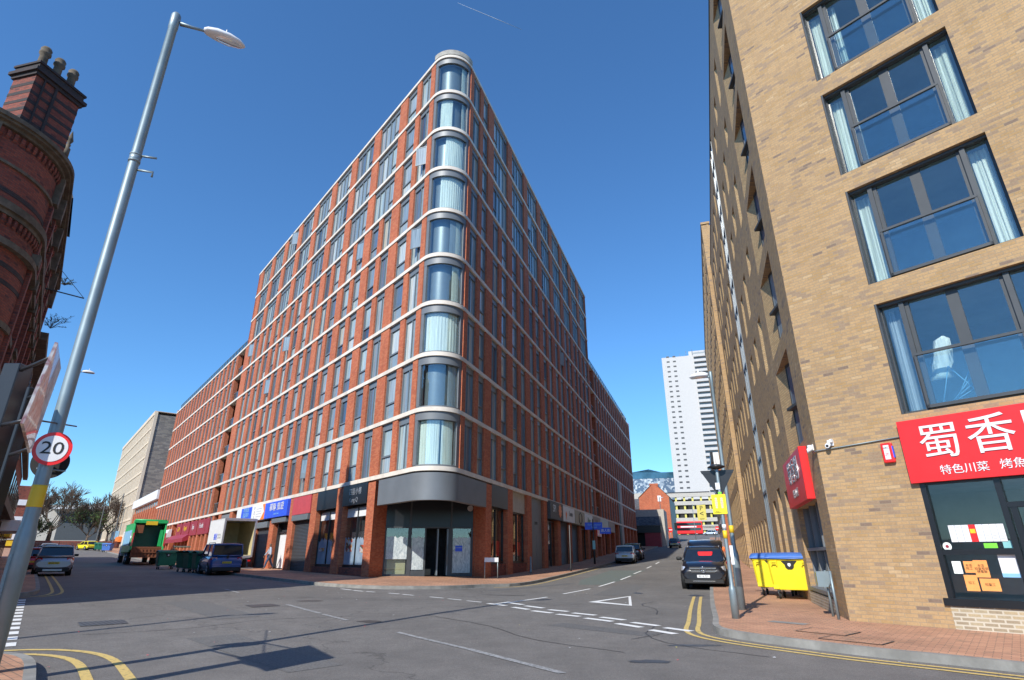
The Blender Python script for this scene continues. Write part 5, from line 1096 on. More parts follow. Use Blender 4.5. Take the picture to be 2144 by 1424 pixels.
# lower terrace continuing down the left side
v2 = thing('victorian_terrace', 'lower dark brick terrace with projecting shop cornices running on behind the victorian corner building', 'building', (*L2(FV, 12, 0), 0))
mb = MB(); mb.box(FV, 12.02, 30, -10, -.05, -.5, 12.2).box(FV, 30, 62, -10, -.2, -.5, 10); mb.build('wall', M['vicbrick'], v2)
for z0, z1, o_, a, b in ((11.9, 12.3, .5, 12.02, 30), (8, 8.2, .2, 12.02, 30), (4.2, 4.7, .6, 12.02, 46), (9.7, 10.1, .3, 30, 62), (6.8, 7, .1, 30, 62)): mb = MB(); mb.box(FV, a, b, -.1, o_, z0, z1); mb.build('cornice', M['vicstone'], v2)
for s in (13.5, 17, 20.5, 24, 27.5, 32, 36, 40, 44, 48, 52, 56, 60):
    for z0, z1 in ((9, 11.2), (5.4, 7.5), (.9, 3.9)):
        if s > 30 and z0 == 9: continue
        mb = MB(); mb.box(FV, s-.7, s+.7, -.1, .1, z0-.15, z1+.15); w_ = mb.build('window', M['vicstone'], v2); g = MB(); g.box(FV, s-.55, s+.55, -.1, .112, z0, z1, 0, .1); g.build('pane', M['pane_dark'], w_)
mb = MB(); mb.box(FV, 50, 58, -.1, .5, 3.3, 4.4); mb.build('shop_sign', M['yellow_band'], v2); mb = MB(); mb.box(FV, 36, 44, 0, 1.2, 3.4, 4.2); mb.build('shop_sign', M['white'], v2)
# wall bracket with guy wire, weeds in the gutter
def wire(nm, pts, r, lb, cat='wire'): q = MB(); q.tube(pts, r, 5); return tag(q.build(nm, M['iron']), lb, cat)
wire('wall_bracket', [ray(95, 604, 30), ray(176, 625, 30)], .03, 'thin horizontal bracket arm projecting from the victorian building towards the lamp column', 'bracket'); wire('guy_wire', [ray(118, 552, 30), ray(176, 625, 30)], .012, 'thin guy wire slanting down to the end of the wall bracket')
wire('overhead_cable', [ray(78, 880, 9.2), ray(110, 885, 10.2), ray(160, 893, 12)], .012, 'thin dark cable passing behind the left lamp column above the 20 sign'); wire('overhead_cable', [ray(60, 932, 16), ray(137, 972, 16)], .012, 'short thin cable crossing behind the round 20 sign')
def weed(c, h, lb):
    rg = random.Random(int(c.x*100)); q = MB()
    for i in range(26):
        a = rg.uniform(0, 6.28); l = h*rg.uniform(.5, 1); e = c+Vector((math.cos(a)*l*.9+.4*l, math.sin(a)*l*.5, l*rg.uniform(.2, .8))); m = c.lerp(e, .5)+Vector((0, 0, .12*l)); q.tube([c, m, e], .008, 4)
        for k in range(10): p = m.lerp(e, rg.random()); d = Vector((rg.uniform(-1, 1), rg.uniform(-1, 1), rg.uniform(-.3, 1)))*.09; u = Vector((rg.uniform(-1, 1), rg.uniform(-1, 1), 0))*.03; q.face([p, p+d*.5+u, p+d, p+d*.5-u], 1)
    tag(q.build('weed', [M['bark'], M['leaf']]), lb, 'plant', 'weeds growing from the gutter')
weed(FV.p(11.5, .5, 12.4), 1.1, 'wispy green weed sprouting from the ledge of the old red building against the sky'); weed(FV.p(11.9, .5, 15.0), .5, 'small weed tuft at the gutter end of the old red building')

# ---------------------------------------------------------------- vehicles (local: +y forward, x across)
def loft_body(q, st, m=0):
    """st: list of (y, z0, z1, w_low, w_mid, w_top, crown)"""
    rs = []
    for y, z0, z1, wl, wm, wt, cr_ in st:
        h = z1-z0
        rs.append([(-wl*.6, y, z0), (wl*.6, y, z0), (wl, y, z0+h*.12), (wm, y, z0+h*.45), (wm*.995, y, z0+h*.7), (wt, y, z1-h*.04), (wt*.8, y, z1+cr_*.6), (0, y, z1+cr_), (-wt*.8, y, z1+cr_*.6), (-wt, y, z1-h*.04), (-wm*.995, y, z0+h*.7), (-wm, y, z0+h*.45), (-wl, y, z0+h*.12)])
    q.rings(rs, m, True)
def wheel(t, x, y, r, w_, side_):
    q = MB(); q.rings([[(x+h*side_, y+r*f*math.cos(a), r+r*f*math.sin(a)) for a in [2*math.pi*j/24 for j in range(24)]] for h, f in ((-w_, .92), (-w_, 1), (0, 1), (.02, .96), (.02, .68), (-.02, .66))], cap=True); o = q.build('wheel', M['rubber'], t)
    q = MB(); q.rings([[(x+h*side_, y+r*f*math.cos(a), r+r*f*math.sin(a)) for a in [2*math.pi*j/20 for j in range(20)]] for h, f in ((.0, .66), (.005, .64), (-.03, .5))], cap=True)
    for k in range(5):
        a = 2*math.pi*k/5; c, s_ = math.cos(a), math.sin(a); q.tube([(x+.012*side_, y+r*.1*c, r+r*.1*s_), (x+.012*side_, y+r*.62*c, r+r*.62*s_)], .03, 5)
    q.build('rim', M['silver'], o)
def arch(q, x, y, r, side_):
    q.rings([[(x+h*side_, y+r*math.cos(a), r*.92+r*math.sin(a)) for a in [math.pi*j/14-.05 for j in range(15)]] for h in (-.3, .004)], 0, True)
def car(label, cat, paint, L=4.3, W=1.8, H=1.55, wb=2.6, r=.33, kind='hatch', group=None, plate='y', ptxt='BX15 KLM', rails=False, nm='parked_car', extras=None):
    t = thing(nm, label, cat, (0, 0, 0), 0, group); hw = W/2; f, b = L/2, -L/2; sh = H*(.655 if nm == 'black_four_by_four' else .62 if kind == 'suv' else .60); g = .2*H/1.5
    hood = sh*1.02 if kind != 'van' else sh*1.05
    q = MB()
    loft_body(q, [(b, g+.22, sh*.74, hw*.72, hw*.86, hw*.80, .0), (b+.06, g+.08, sh*.88, hw*.84, hw*.95, hw*.86, .01), (b+.25, g, sh*.98, hw*.92, hw, hw*.92, .01), (b+L*.25, g, sh, hw*.95, hw, hw*.93, .01), (0, g, sh, hw*.95, hw, hw*.93, .01), (f-L*.3, g, sh*.99, hw*.95, hw, hw*.92, .01), (f-L*.22, g, hood*.95, hw*.94, hw*.99, hw*.88, .03), (f-L*.1, g, hood*.88, hw*.9, hw*.96, hw*.82, .04), (f-.12, g+.05, hood*.76, hw*.84, hw*.9, hw*.74, .03), (f, g+.14, hood*.62, hw*.7, hw*.8, hw*.66, 0)])
    body = q.build('body', paint, t)
    # cabin
    rb = b+(.10 if kind in ('van', 'suv') else .12); tb = b+(.30 if kind == 'van' else .5 if kind == 'suv' else .62); tf = f-L*(.47 if kind == 'suv' else .42); bf = f-L*(.30 if kind == 'suv' else .25)
    if kind == 'van': tf = f-L*.36; bf = f-L*.2
    wt = hw*(.77 if kind != 'van' else .86); wbm = hw*.925; zt = H-.05
    def cp(y0, z, w_): return [(-w_, y0, z), (w_, y0, z)]
    A = dict(rl=Vector((-wbm, rb+.02, sh-.02)), rr=Vector((wbm, rb+.02, sh-.02)), fl=Vector((-wbm, bf, sh-.02)), fr=Vector((wbm, bf, sh-.02)), trl=Vector((-wt, tb, zt)), trr=Vector((wt, tb, zt)), tfl=Vector((-wt, tf, zt)), tfr=Vector((wt, tf, zt)))
    q = MB(); q.hexa([A['rl'], A['rr'], A['fr'], A['fl'], A['trl'], A['trr'], A['tfr'], A['tfl']]); q.build('cabin_glass', M['carglass'], t, .03, 2)
    q = MB(); rs = []
    for y, z, w_ in ((tb-.10, zt-.03, wt*.96), (tb+.05, zt+.01, wt*1.0), (0 if tb < 0 else tb, zt+.035, wt*1.01), (tf-.05, zt+.01, wt*1.0), (tf+.1, zt-.04, wt*.97)):
        rs.append([(-w_-.02, y, z-.05), (-w_-.01, y, z-.01), (-w_*.7, y, z+.03), (0, y, z+.045), (w_*.7, y, z+.03), (w_+.01, y, z-.01), (w_+.02, y, z-.05), (0, y, z-.03)])
    q.rings(rs); q.build('roof', paint, t)
    q = MB()
    for s_, a, c in ((-1, 'fl', 'tfl'), (1, 'fr', 'tfr'), (-1, 'rl', 'trl'), (1, 'rr', 'trr')): q.tube([A[a]+Vector((s_*.012, 0, 0)), A[c]+Vector((s_*.01, 0, 0))], .045, 6)
    for s_ in (-1, 1):
        y0 = (tb+tf)/2+.05; q.tube([Vector((s_*(wbm+.01), y0, sh)), Vector((s_*(wt+.012), y0, zt))], .035, 6)
        if kind in ('suv', 'van'): q.hexa([Vector((s_*wbm*.98, rb+.05, sh)), Vector((s_*wbm*.98, rb+.55, sh)), Vector((s_*(wbm+.014), rb+.55, sh)), Vector((s_*(wbm+.014), rb+.05, sh)), Vector((s_*wt*.98, tb, zt)), Vector((s_*wt*.98, tb+.45, zt)), Vector((s_*(wt+.014), tb+.45, zt)), Vector((s_*(wt+.014), tb, zt))])
    # frame of rear window
    for a, c in ((A['rl'].lerp(A['rr'], .0), A['rr']),): q.tube([a+Vector((0, -.01, .02)), c+Vector((0, -.01, .02))], .05, 6)
    q.build('cabin_frame', paint, t)
    for s_ in (-1, 1):
        for y in (wb/2+.05, -wb/2+.0):
            q = MB(); q.rings([[(s_*(hw-.25)+h*s_, y+(r*1.17)*math.cos(a), r*.98+(r*1.17)*math.sin(a)) for a in [2*math.pi*j/22 for j in range(22)]] for h in (0, .258)], 0, True); q.build('wheel_arch', M['black'], t)
            wheel(t, s_*(hw-.0), y, r, .2, s_)
        q = MB(); y = bf-.12; q.rings([[(s_*(hw+.02+u), y+.06*math.cos(a)*v, sh+.08+.08*math.sin(a)*v) for a in [2*math.pi*j/10 for j in range(10)]] for u, v in ((-.04, .5), (.02, .9), (.14, 1), (.2, .7))]); q.build('door_mirror', M['black'] if kind != 'hatch' else paint, t)
        q = MB(); q.hexa([(s_*hw*.93, b+.10, sh*.66), (s_*hw*.62, b+.015, sh*.68), (s_*hw*.62, b+.03, sh*.92), (s_*hw*.93, b+.12, sh*.92), (s_*hw*1.0, b+.32, sh*.72), (s_*hw*.6, b+.2, sh*.7), (s_*hw*.6, b+.2, sh*.92), (s_*hw*.985, b+.34, sh*.94)]); q.build('tail_light', M['lightred'], t, .01)
        q = MB(); q.hexa([(s_*hw*.88, f-.13, hood*.58), (s_*hw*.5, f-.0, hood*.56), (s_*hw*.5, f-.06, hood*.73), (s_*hw*.86, f-.25, hood*.78), (s_*hw*.97, f-.36, hood*.64), (s_*hw*.5, f-.25, hood*.56), (s_*hw*.5, f-.25, hood*.7), (s_*hw*.93, f-.42, hood*.80)]); q.build('headlight', M['lamplens'], t, .01)
    q = MB(); q.b(-hw*.86, hw*.86, b-.03, b+.3, g-.02, g+.22).b(-hw*.84, hw*.84, f-.35, f+.015, g-.02, g+.16).b(-hw*.97, hw*.97, -wb/2+r*1.3, wb/2-r*1.3, g-.04, g+.08); q.build('bumper', M['black'], t, .03)
    q = MB(); q.b(-.26, .26, b-.025, b+.05, sh*.60, sh*.60+.11); p_ = q.build('number_plate', M['plate_y'], t); FR_ = Fr((0, b-.03, 0), (1, 0), (0, -1)); text_mesh(ptxt, .095, facing(FR_, 0, 0, sh*.60+.055), M['black'], p_, depth=.002)
    q = MB(); q.b(-.26, .26, f+.0, f+.025, g+.22, g+.33); p_ = q.build('number_plate', M['white'], t); FR2 = Fr((0, f+.028, 0), (1, 0), (0, 1)); text_mesh(ptxt, .095, facing(FR2, 0, 0, g+.275), M['black'], p_, depth=.002)
    if rails:
        for s_ in (-1, 1): q = MB(); q.tube([(s_*wt*.93, tb+.1, zt+.02), (s_*wt*.93, tb+.25, zt+.09), (s_*wt*.93, tf-.35, zt+.09), (s_*wt*.93, tf-.15, zt+.02)], .018, 6); q.build('roof_rail', M['black'] if kind == 'van' else M['silver'], t)
    t['dims'] = [L, W, H, sh, g]; 
    if extras: extras(t, dict(b=b, f=f, hw=hw, sh=sh, g=g, hood=hood, tb=tb, zt=zt, rb=rb, wt=wt))
    del t['dims']; return t
def put(t, x, y, az): t.location = (x, y, Hh(x, y)); t.rotation_euler = (0, 0, -R(az)); return t
# silver crossover seen from behind
def ex_suv(t, d):
    q = MB(); q.b(-d['hw']*.5, d['hw']*.5, d['b']-.06, d['b']+.02, .24, .36); q.build('skid_plate', M['silver'], t, .02)
    q = MB(); q.tube([(0, d['tb']+.1, d['zt']+.03), (0, d['tb']-.15, d['zt']+.25)], .01, 5); q.build('aerial', M['black'], t)
    q = MB(); q.b(-.35, .35, d['b']-.04, d['b']+.02, d['sh']*.60+.13, d['sh']*.60+.16); q.build('chrome_strip', M['silver'], t)
suv = put(car('silver compact crossover driving away down the left street', 'car', M['p_silver'], 4.28, 1.80, 1.66, 2.55, .35, 'suv', None, 'y', 'BK64 VZC', True, 'silver_car', ex_suv), -27.5, 36.3, -37)
put(car('red hatchback half hidden behind the silver crossover on the left street', 'car', M['p_red'], 4.1, 1.74, 1.5, 2.5, .31, 'hatch', None, ptxt='BJ12 HTU'), -33.7, 42.6, -38)
put(car('black saloon further up the left street beyond the red hatchback', 'car', M['p_black'], 4.4, 1.78, 1.45, 2.6, .31, 'hatch', None, ptxt='BV13 RSO'), -47.8, 61.5, -39)
put(car('white estate car far along the left kerb beyond the black saloon', 'car', M['p_silver'], 4.3, 1.78, 1.5, 2.6, .31, 'hatch', None, ptxt='BU17 LPE'), -58, 75, -39)
def ex_van(t, d):
    q = MB(); disc(q, Fr((0, d['b']-.0, 0), (1, 0), (0, -1)), 0, 0.015, d['sh']*.95, .09, .02, 18); q.build('emblem', M['black'], t)
    q = MB(); q.b(-d['hw']*.9, d['hw']*.9, d['b']-.04, d['b']+.1, .42, .62); q.build('rear_bumper_upper', M['p_blue'], t, .03)
put(car('bright blue small van parked at the kerb with roof rails and a dark rear window', 'van', M['p_blue'], 4.15, 1.81, 1.80, 2.7, .33, 'van', None, 'y', 'BV57 OUM', True, 'blue_van', ex_van), -18.5, 38.2, -37)
put(car('pale blue white hatchback parked at the left kerb of the rising street', 'car', M['p_white'], 4.1, 1.73, 1.52, 2.59, .32, 'hatch', None, ptxt='BN63 XKY'), 10.6, 56.2, 15)
put(car('black estate car parked just ahead of the pale hatchback', 'car', M['p_black'], 4.6, 1.82, 1.55, 2.7, .33, 'suv', None, ptxt='BD18 FGA'), 12.55, 62.3, 17)
put(car('small dark navy car waiting far up the rising street behind the black four by four', 'car', M['p_navy'], 4.0, 1.72, 1.5, 2.5, .31, 'hatch', None, ptxt='BF09 WRE'), 26.6, 98, 18)
put(car('white car at the far junction in front of the red bus', 'car', M['p_white'], 4.3, 1.78, 1.5, 2.5, .31, 'hatch', None, ptxt='BW66 NJD'), 62.5, 188, -62)
def ex_merc(t, d):
    f, hw, hood = d['f'], d['hw'], d['hood']; FR2 = Fr((0, f-.0, 0), (1, 0), (0, 1)); zc = hood*.66
    q = MB(); q.hexa([(-.5, f-.2, zc-.13), (.5, f-.2, zc-.13), (.47, f+.03, zc-.12), (-.47, f+.03, zc-.12), (-.6, f-.2, zc+.12), (.6, f-.2, zc+.12), (.56, f-.02, zc+.11), (-.56, f-.02, zc+.11)]); gr = q.build('grille', M['black'], t)
    for z in (-.055, .055): q = MB(); q.b(-.54, .54, f-.03, f+.035, zc+z-.014, zc+z+.014); q.build('grille_bar', M['chrome'], gr)
    q = MB(); q.rings([[FR2.p(rr*math.cos(a), n, zc+rr*math.sin(a)) for a in [2*math.pi*j/24 for j in range(24)]] for rr, n in ((.115, .05), (.125, .06), (.115, .07), (.105, .06))], closed=True)
    for k in range(3): a = math.pi/2+k*2*math.pi/3; q.tube([FR2.p(0, .06, zc), FR2.p(.11*math.cos(a), .06, zc+.11*math.sin(a))], [.022, .006], 5)
    q.build('star_emblem', M['chrome'], gr)
    q = MB(); q.b(-.45, .45, f-.02, f+.025, .30, .33); q.build('lower_trim', M['chrome'], t)
    for s_ in (-1, 1): q = MB(); q.hexa([(s_*.55, f-.25, .38), (s_*.88, f-.3, .40), (s_*.86, f-.08, .40), (s_*.55, f+.0, .38), (s_*.58, f-.25, .58), (s_*.86, f-.3, .6), (s_*.84, f-.1, .6), (s_*.58, f-.0, .58)]); q.build('air_intake', M['rubber'], t)
    # red bag behind the windscreen
    q = MB(); y = f-4.66*.30; q.hexa([(-.35, y-.6, 1.17), (.2, y-.6, 1.17), (.2, y-.25, 1.17), (-.35, y-.25, 1.17), (-.42, y-.75, 1.5), (.25, y-.75, 1.5), (.25, y-.5, 1.5), (-.42, y-.5, 1.5)])
    q.build('red_cargo', M['red'], t, .03)
    # raised tailgate
    b = d['b']; q = MB(); z = d['zt']; rs = []
    for u, w_, zz in ((.55, .84, z+.02), (.3, .86, z+.22), (0, .87, z+.34), (-.35, .84, z+.40), (-.55, .7, z+.36)): rs.append([(-hw*w_, b+.1+u, zz-.06), (-hw*w_*.9, b+.1+u, zz), (0, b+.1+u, zz+.03), (hw*w_*.9, b+.1+u, zz), (hw*w_, b+.1+u, zz-.06), (0, b+.1+u, zz-.04)])
    q.rings(rs); q.build('raised_tailgate', M['p_black'], t)
put(car('glossy black four by four facing us at the right kerb with its tailgate raised', 'car', M['p_black'], 4.82, 1.93, 1.72, 2.9, .37, 'suv', None, 'w', 'BX16 PSY', True, 'black_four_by_four', ex_merc), 8.95, 28.2, 198.3+2)
# white box truck with open back
t = thing('box_truck', 'white box truck parked at the kerb with its empty cargo box open', 'truck', (0, 0, 0))
q = MB(); q.b(-1.12, -1.08, -2.3, 2.2, 1.0, 3.55).b(1.08, 1.12, -2.3, 2.2, 1.0, 3.55).b(-1.12, 1.12, 2.16, 2.2, 1.0, 3.55).b(-1.12, 1.12, -2.3, 2.2, 3.52, 3.58); bx = q.build('cargo_box', M['white'], t)
q = MB(); q.b(-1.08, 1.08, -2.3, 2.16, .95, 1.05).b(-1.06, 1.06, 2.1, 2.15, 1.05, 3.5).b(-1.07, -1.04, -2.2, 2.1, 1.05, 3.5).b(1.04, 1.07, -2.2, 2.1, 1.05, 3.5); q.build('plywood_lining', M['cream_wood'], bx)
q = MB(); q.b(-1.14, -1.02, -2.36, -2.28, .9, 3.6).b(1.02, 1.14, -2.36, -2.28, .9, 3.6).b(-1.02, 1.02, -2.36, -2.28, 3.42, 3.6).b(-1.02, 1.02, -2.36, -2.28, .85, 1.0); q.build('rear_frame', M['silver'], bx, .01)
FT2 = Fr((-1.125, 0, 0), (0, 1), (-1, 0)); text_mesh('搬屋', .5, facing(FT2, -.2, .0, 2.3), M['blue'], bx, depth=.01); text_mesh('REMOVALS\n& STORAGE', .2, facing(FT2, -1.3, 0, 2.35), M['grey_sign'], bx, depth=.01)
q = MB(); loft_body(q, [(2.3, .5, 2.1, .9, .98, .85, 0), (3.2, .45, 2.2, .95, 1.0, .85, .05), (4.0, .45, 1.5, .9, .98, .8, .05), (4.6, .5, 1.2, .85, .92, .7, 0)]); q.build('cab', M['white'], t)
q = MB(); q.b(-.4, .4, -2.2, 2.4, .55, .95); q.build('chassis', M['black'], t)
for s_ in (-1, 1):
    for y in (-1.2, 3.5): wheel(t, s_*1.0, y, .38, .25, s_)
    q = MB(); q.b(s_*.95-.1, s_*.95+.1, -2.37, -2.33, .6, .72); q.build('tail_light', M['lightred'], t)
q = MB(); q.b(-1.1, 1.1, -3.2, -2.4, .12, .16); q.build('tail_lift', M['silver'], t)
put(t, -21.7, 45.9, -38.9)
# green bin lorry
t = thing('bin_lorry', 'green refuse lorry with its rusty rear hopper open and collecting bins', 'truck', (0, 0, 0))
q = MB(); q.b(-1.22, -1.15, -3.6, 3.4, 1.0, 3.5).b(1.15, 1.22, -3.6, 3.4, 1.0, 3.5).b(-1.22, 1.22, -3.2, 3.4, 3.4, 3.5).b(-1.2, 1.2, -2.2, -2.1, 1.0, 3.45, 1); q.build('hopper_body', [M['truckgreen'], M['dkgreen']], t, .02)
q = MB(); q.hexa([(-1.28, -4.5, 1.2), (-1.15, -4.5, 1.2), (-1.15, -3.4, 1.0), (-1.28, -3.4, 1.0), (-1.28, -3.9, 3.45), (-1.15, -3.9, 3.45), (-1.15, -3.2, 3.6), (-1.28, -3.2, 3.6)]).hexa([(1.28, -4.5, 1.2), (1.15, -4.5, 1.2), (1.15, -3.4, 1.0), (1.28, -3.4, 1.0), (1.28, -3.9, 3.45), (1.15, -3.9, 3.45), (1.15, -3.2, 3.6), (1.28, -3.2, 3.6)]).b(-1.3, 1.3, -4.0, -3.2, 3.45, 3.7); q.build('tailgate_frame', M['truckgreen'], t, .02)
q = MB(); q.tube([(-1.25, -3.6, 3.72), (1.25, -3.6, 3.72)], .08, 8).b(-.4, .5, -4.02, -3.9, 3.3, 3.62, 1).b(-1.1, -.5, -3.9, -3.7, 2.6, 3.3, 2).b(.85, 1.1, -3.9, -3.6, 1.5, 2.9, 3); q.build('hopper_fittings', [M['truckgreen'], M['yellow_band'], M['rust'], M['truckgreen']], t)
q = MB(); q.hexa([(-1.15, -4.4, 1.25), (1.15, -4.4, 1.25), (1.15, -2.3, .9), (-1.15, -2.3, .9), (-1.15, -4.4, 1.45), (1.15, -4.4, 1.45), (1.15, -2.3, 1.1), (-1.15, -2.3, 1.1)]).b(-1.15, 1.15, -4.4, -4.3, .55, 1.3)
for k in range(7): q.b(-.9+.28*k, -.84+.28*k, -4.46, -4.4, .6, 1.25)
q.b(-1.1, 1.1, -4.5, -4.42, .95, 1.03).b(-.9, .9, -4.6, -4.5, .55, .62); q.build('bin_lift', M['rust'], t)
q = MB(); q.b(-1.2, 1.2, 3.5, 5.2, .7, 3.0); q.build('cab', M['white'], t, .1, 2)
q = MB(); q.b(-.5, .5, -3.4, 4.8, .6, 1.0); q.build('chassis', M['black'], t)
for s_ in (-1, 1):
    for y in (-2.2, -1.0, 4.3): wheel(t, s_*1.2, y, .5, .35, s_)
    q = MB(); q.b(s_*1.23-.06, s_*1.23+.06, -4.53, -4.48, 1.5, 2.6); q.build('tail_light', M['lightred'], t); q = MB(); q.tube([(s_*1.3, -3.6, 2.6), (s_*1.3, -3.7, 1.5)], .05, 6); q.build('hydraulic_ram', M['silver'], t)
q = MB(); q.b(-1.235, -1.22, -3, 3, 1.6, 2.9); q.build('side_panel', M['ltblue'], t)
put(t, -35.1, 56.6, -38)
# green bins by the kerb
gb = bin_thing('dark green waste bin with white papers on top behind the bin lorry', 'green bins at the kerb', M['dkgreen'], M['dkgreen'], (-26.6, 46.4, Hh(-26.6, 46.4)), R(40))
for (x, y, rz, lb) in ((-22.6, 42.2, 60, 'green waste bin with a white notice leftmost of the kerb group'), (-21.6, 41.2, 50, 'green waste bin in the middle of the kerb group with white rubbish on its lid'), (-20.5, 40.2, 45, 'dark green waste bin of the kerb group touching the blue van'), (-71, 103, 20, 'small far green bin left of the second far green bin'), (-69.2, 101.3, 20, 'small far green bin next to the blue one beyond the lorry')):
    c = copy_tree(gb); place(c, (x, y, Hh(x, y)), R(rz), lb)
    if y < 100: q = MB(); q.b(-.25, .15, -.525, -.52, .7, 1.0); q.build('white_notice', M['white'], c)
    if y < 60: q = MB(); q.b(-.5, .3, -.3, .3, 1.37, 1.41); q.build('rubbish', M['white'], c, .02)
t2 = bin_thing('far blue waste bin on the pavement beyond the bin lorry', 'far bins', M['bluelid'], M['bluelid'], (-65.5, 97, Hh(-65.5, 97)), R(10))
q = MB(); q.b(-.6, .6, -.1, .1, 1.25, 1.35)
lid = q.build('open_lid', M['cream_wood'], None, .03); lid.location = (-25.9, 46.9, Hh(-26, 46.4)+.35); lid.rotation_euler = (R(12), 0, R(40)); tag(lid, 'tan cardboard sheet sticking up behind the green bin at the lorry', 'cardboard')
put(car('bright yellow car parked on the far left pavement beyond the lorry', 'car', M['yellow'], 4.2, 1.8, 1.5, 2.6, .33, 'hatch', None, ptxt='BP55 TCG'), -76, 107, -60)

# ---------------------------------------------------------------- people
def skin_mesh(name, nodes, edges, mat, parent, sub=2):
    me = bpy.data.meshes.new(name); me.from_pydata([n[0] for n in nodes], edges, []); o = bpy.data.objects.new(name, me); COL.objects.link(o)
    m = o.modifiers.new('s', 'SKIN'); m.use_smooth_shade = True; s_ = o.modifiers.new('u', 'SUBSURF'); s_.levels = sub; s_.render_levels = sub
    for i, n in enumerate(nodes):
        r_ = n[1] if isinstance(n[1], tuple) else (n[1], n[1]); me.skin_vertices[0].data[i].radius = r_; me.skin_vertices[0].data[i].use_root = (i == 0)
    bpy.context.view_layer.update(); m2 = bpy.data.meshes.new_from_object(o.evaluated_get(bpy.context.evaluated_depsgraph_get())); bpy.data.objects.remove(o)
    m2.materials.clear(); m2.materials.append(mat); m2.name = name
    for p in m2.polygons: p.use_smooth = True
    q = bpy.data.objects.new(name, m2); COL.objects.link(q)
    if parent is not None: q.parent = parent
    return q
def person(label, loc, rz, skin, top, leg, stride=.25, arms=((-.5, .1), (.2, .3)), vest=False, bend=0):
    """faces -y; joints in metres, 1.75 tall"""
    V = lambda x, y, z: (x, y, z)
    st = stride; J = {'pel': (0, 0, .95), 'wst': (0, -.01, 1.1), 'chs': (0, -.02-bend*.1, 1.32), 'nk': (0, -.02-bend*.15, 1.5), 'hd0': (0, -.03-bend*.17, 1.58), 'hd': (0, -.035-bend*.2, 1.66), 'top': (0, -.02-bend*.2, 1.74)}
    for s_, k in ((-1, 'L'), (1, 'R')):
        f = st*s_; J['hip'+k] = (s_*.10, 0, .90); J['kn'+k] = (s_*.11, -f*.55-.03, .50); J['an'+k] = (s_*.11, -f*1.0+(.05 if f < 0 else 0), .10 if f >= 0 else .14); J['toe'+k] = (s_*.12, -f*1.0-.17, .04)
        sw, out = arms[0 if s_ < 0 else 1]; J['sh'+k] = (s_*.19, -.02-bend*.1, 1.42); J['el'+k] = (s_*(.22+out*.25), -.02-sw*.25, 1.14); J['wr'+k] = (s_*(.23+out*.55), -.02-sw*.55-.04, .92); 
        hx, hy, hz = J['wr'+k]; J['pm'+k] = (hx+s_*out*.03, hy-sw*.03-.01, hz-.07)
    names = list(J); ix = {n: i for i, n in enumerate(names)}
    rad = {'pel': (.15, .11), 'wst': (.13, .10), 'chs': (.165, .115), 'nk': (.06, .06), 'hd0': (.07, .085), 'hd': (.078, .095), 'top': (.05, .06)}
    for k in 'LR': rad.update({'hip'+k: .09, 'kn'+k: .058, 'an'+k: .042, 'toe'+k: (.042, .03), 'sh'+k: .06, 'el'+k: .042, 'wr'+k: .028, 'pm'+k: (.04, .02)})
    ed = [('pel', 'wst'), ('wst', 'chs'), ('chs', 'nk'), ('nk', 'hd0'), ('hd0', 'hd'), ('hd', 'top')]
    for k in 'LR': ed += [('pel', 'hip'+k), ('hip'+k, 'kn'+k), ('kn'+k, 'an'+k), ('an'+k, 'toe'+k), ('chs', 'sh'+k), ('sh'+k, 'el'+k), ('el'+k, 'wr'+k), ('wr'+k, 'pm'+k)]
    nodes = [(J[n], rad[n]) for n in names]; edges = [(ix[a], ix[b]) for a, b in ed]
    for k, s_ in (('L', -1), ('R', 1)):      # fingers and thumb
        px, py, pz = J['pm'+k]
        for i, l in enumerate((.075, .085, .08, .062)):
            b = len(nodes); x = py-.028+.019*i; nodes += [((px, x, pz-.03), .009), ((px-s_*.006, x, pz-.03-l*.55), .008), ((px-s_*.022, x, pz-.03-l), .006)]; edges += [(ix['pm'+k], b), (b, b+1), (b+1, b+2)]
        b = len(nodes); nodes += [((px, py-.045, pz+.0), .01), ((px-s_*.01, py-.062, pz-.04), .008)]; edges += [(ix['pm'+k], b), (b, b+1)]
    b = len(nodes); hx, hy, hz = J['hd']; nodes += [((hx, hy-.1, hz-.005), .014)]; edges += [(ix['hd'], b)]     # nose
    o = thing('person', label, 'person', loc, rz); skin_mesh('body', nodes, edges, skin, o)
    def sub(nm, keep, grow, mat, ends):
        ii = {n: i for i, n in enumerate(keep)}; nn = []
        for n in keep:
            r_ = rad[n]; r_ = r_ if isinstance(r_, tuple) else (r_, r_); p = Vector(J[n]); nn.append((tuple(p), (r_[0]+grow, r_[1]+grow)))
        for n, toward, u in ends:
            if n in ii: nn[ii[n]] = (tuple(Vector(J[n]).lerp(Vector(J[toward]), u)), nn[ii[n]][1])
        skin_mesh(nm, nn, [(ii[a], ii[b]) for a, b in ed if a in ii and b in ii], mat, o)
    sub('shirt', ['pel', 'wst', 'chs', 'nk', 'shL', 'elL', 'wrL', 'shR', 'elR', 'wrR'], .018, top, [('wrL', 'elL', .08), ('wrR', 'elR', .08), ('nk', 'chs', .25)])
    sub('trousers', ['pel', 'hipL', 'knL', 'anL', 'hipR', 'knR', 'anR'], .022, leg, [])
    q = MB(); c = Vector(J['hd'])+Vector((0, .02, .03)); q.rings([[c+Vector((.088*r_*math.cos(a), .105*r_*math.sin(a), z)) for a in [2*math.pi*j/14 for j in range(14)]] for r_, z in ((.9, -.03), (1, .02), (.93, .06), (.65, .095), (.2, .112))]); q.build('hair', M['hair'], o)
    q = MB()
    for s_ in (-1, 1): q.rings([[Vector(J['hd'])+Vector((s_*.032+.011*math.cos(a), -.088-h, .012+.008*math.sin(a))) for a in [2*math.pi*j/8 for j in range(8)]] for h in (0, .006)])
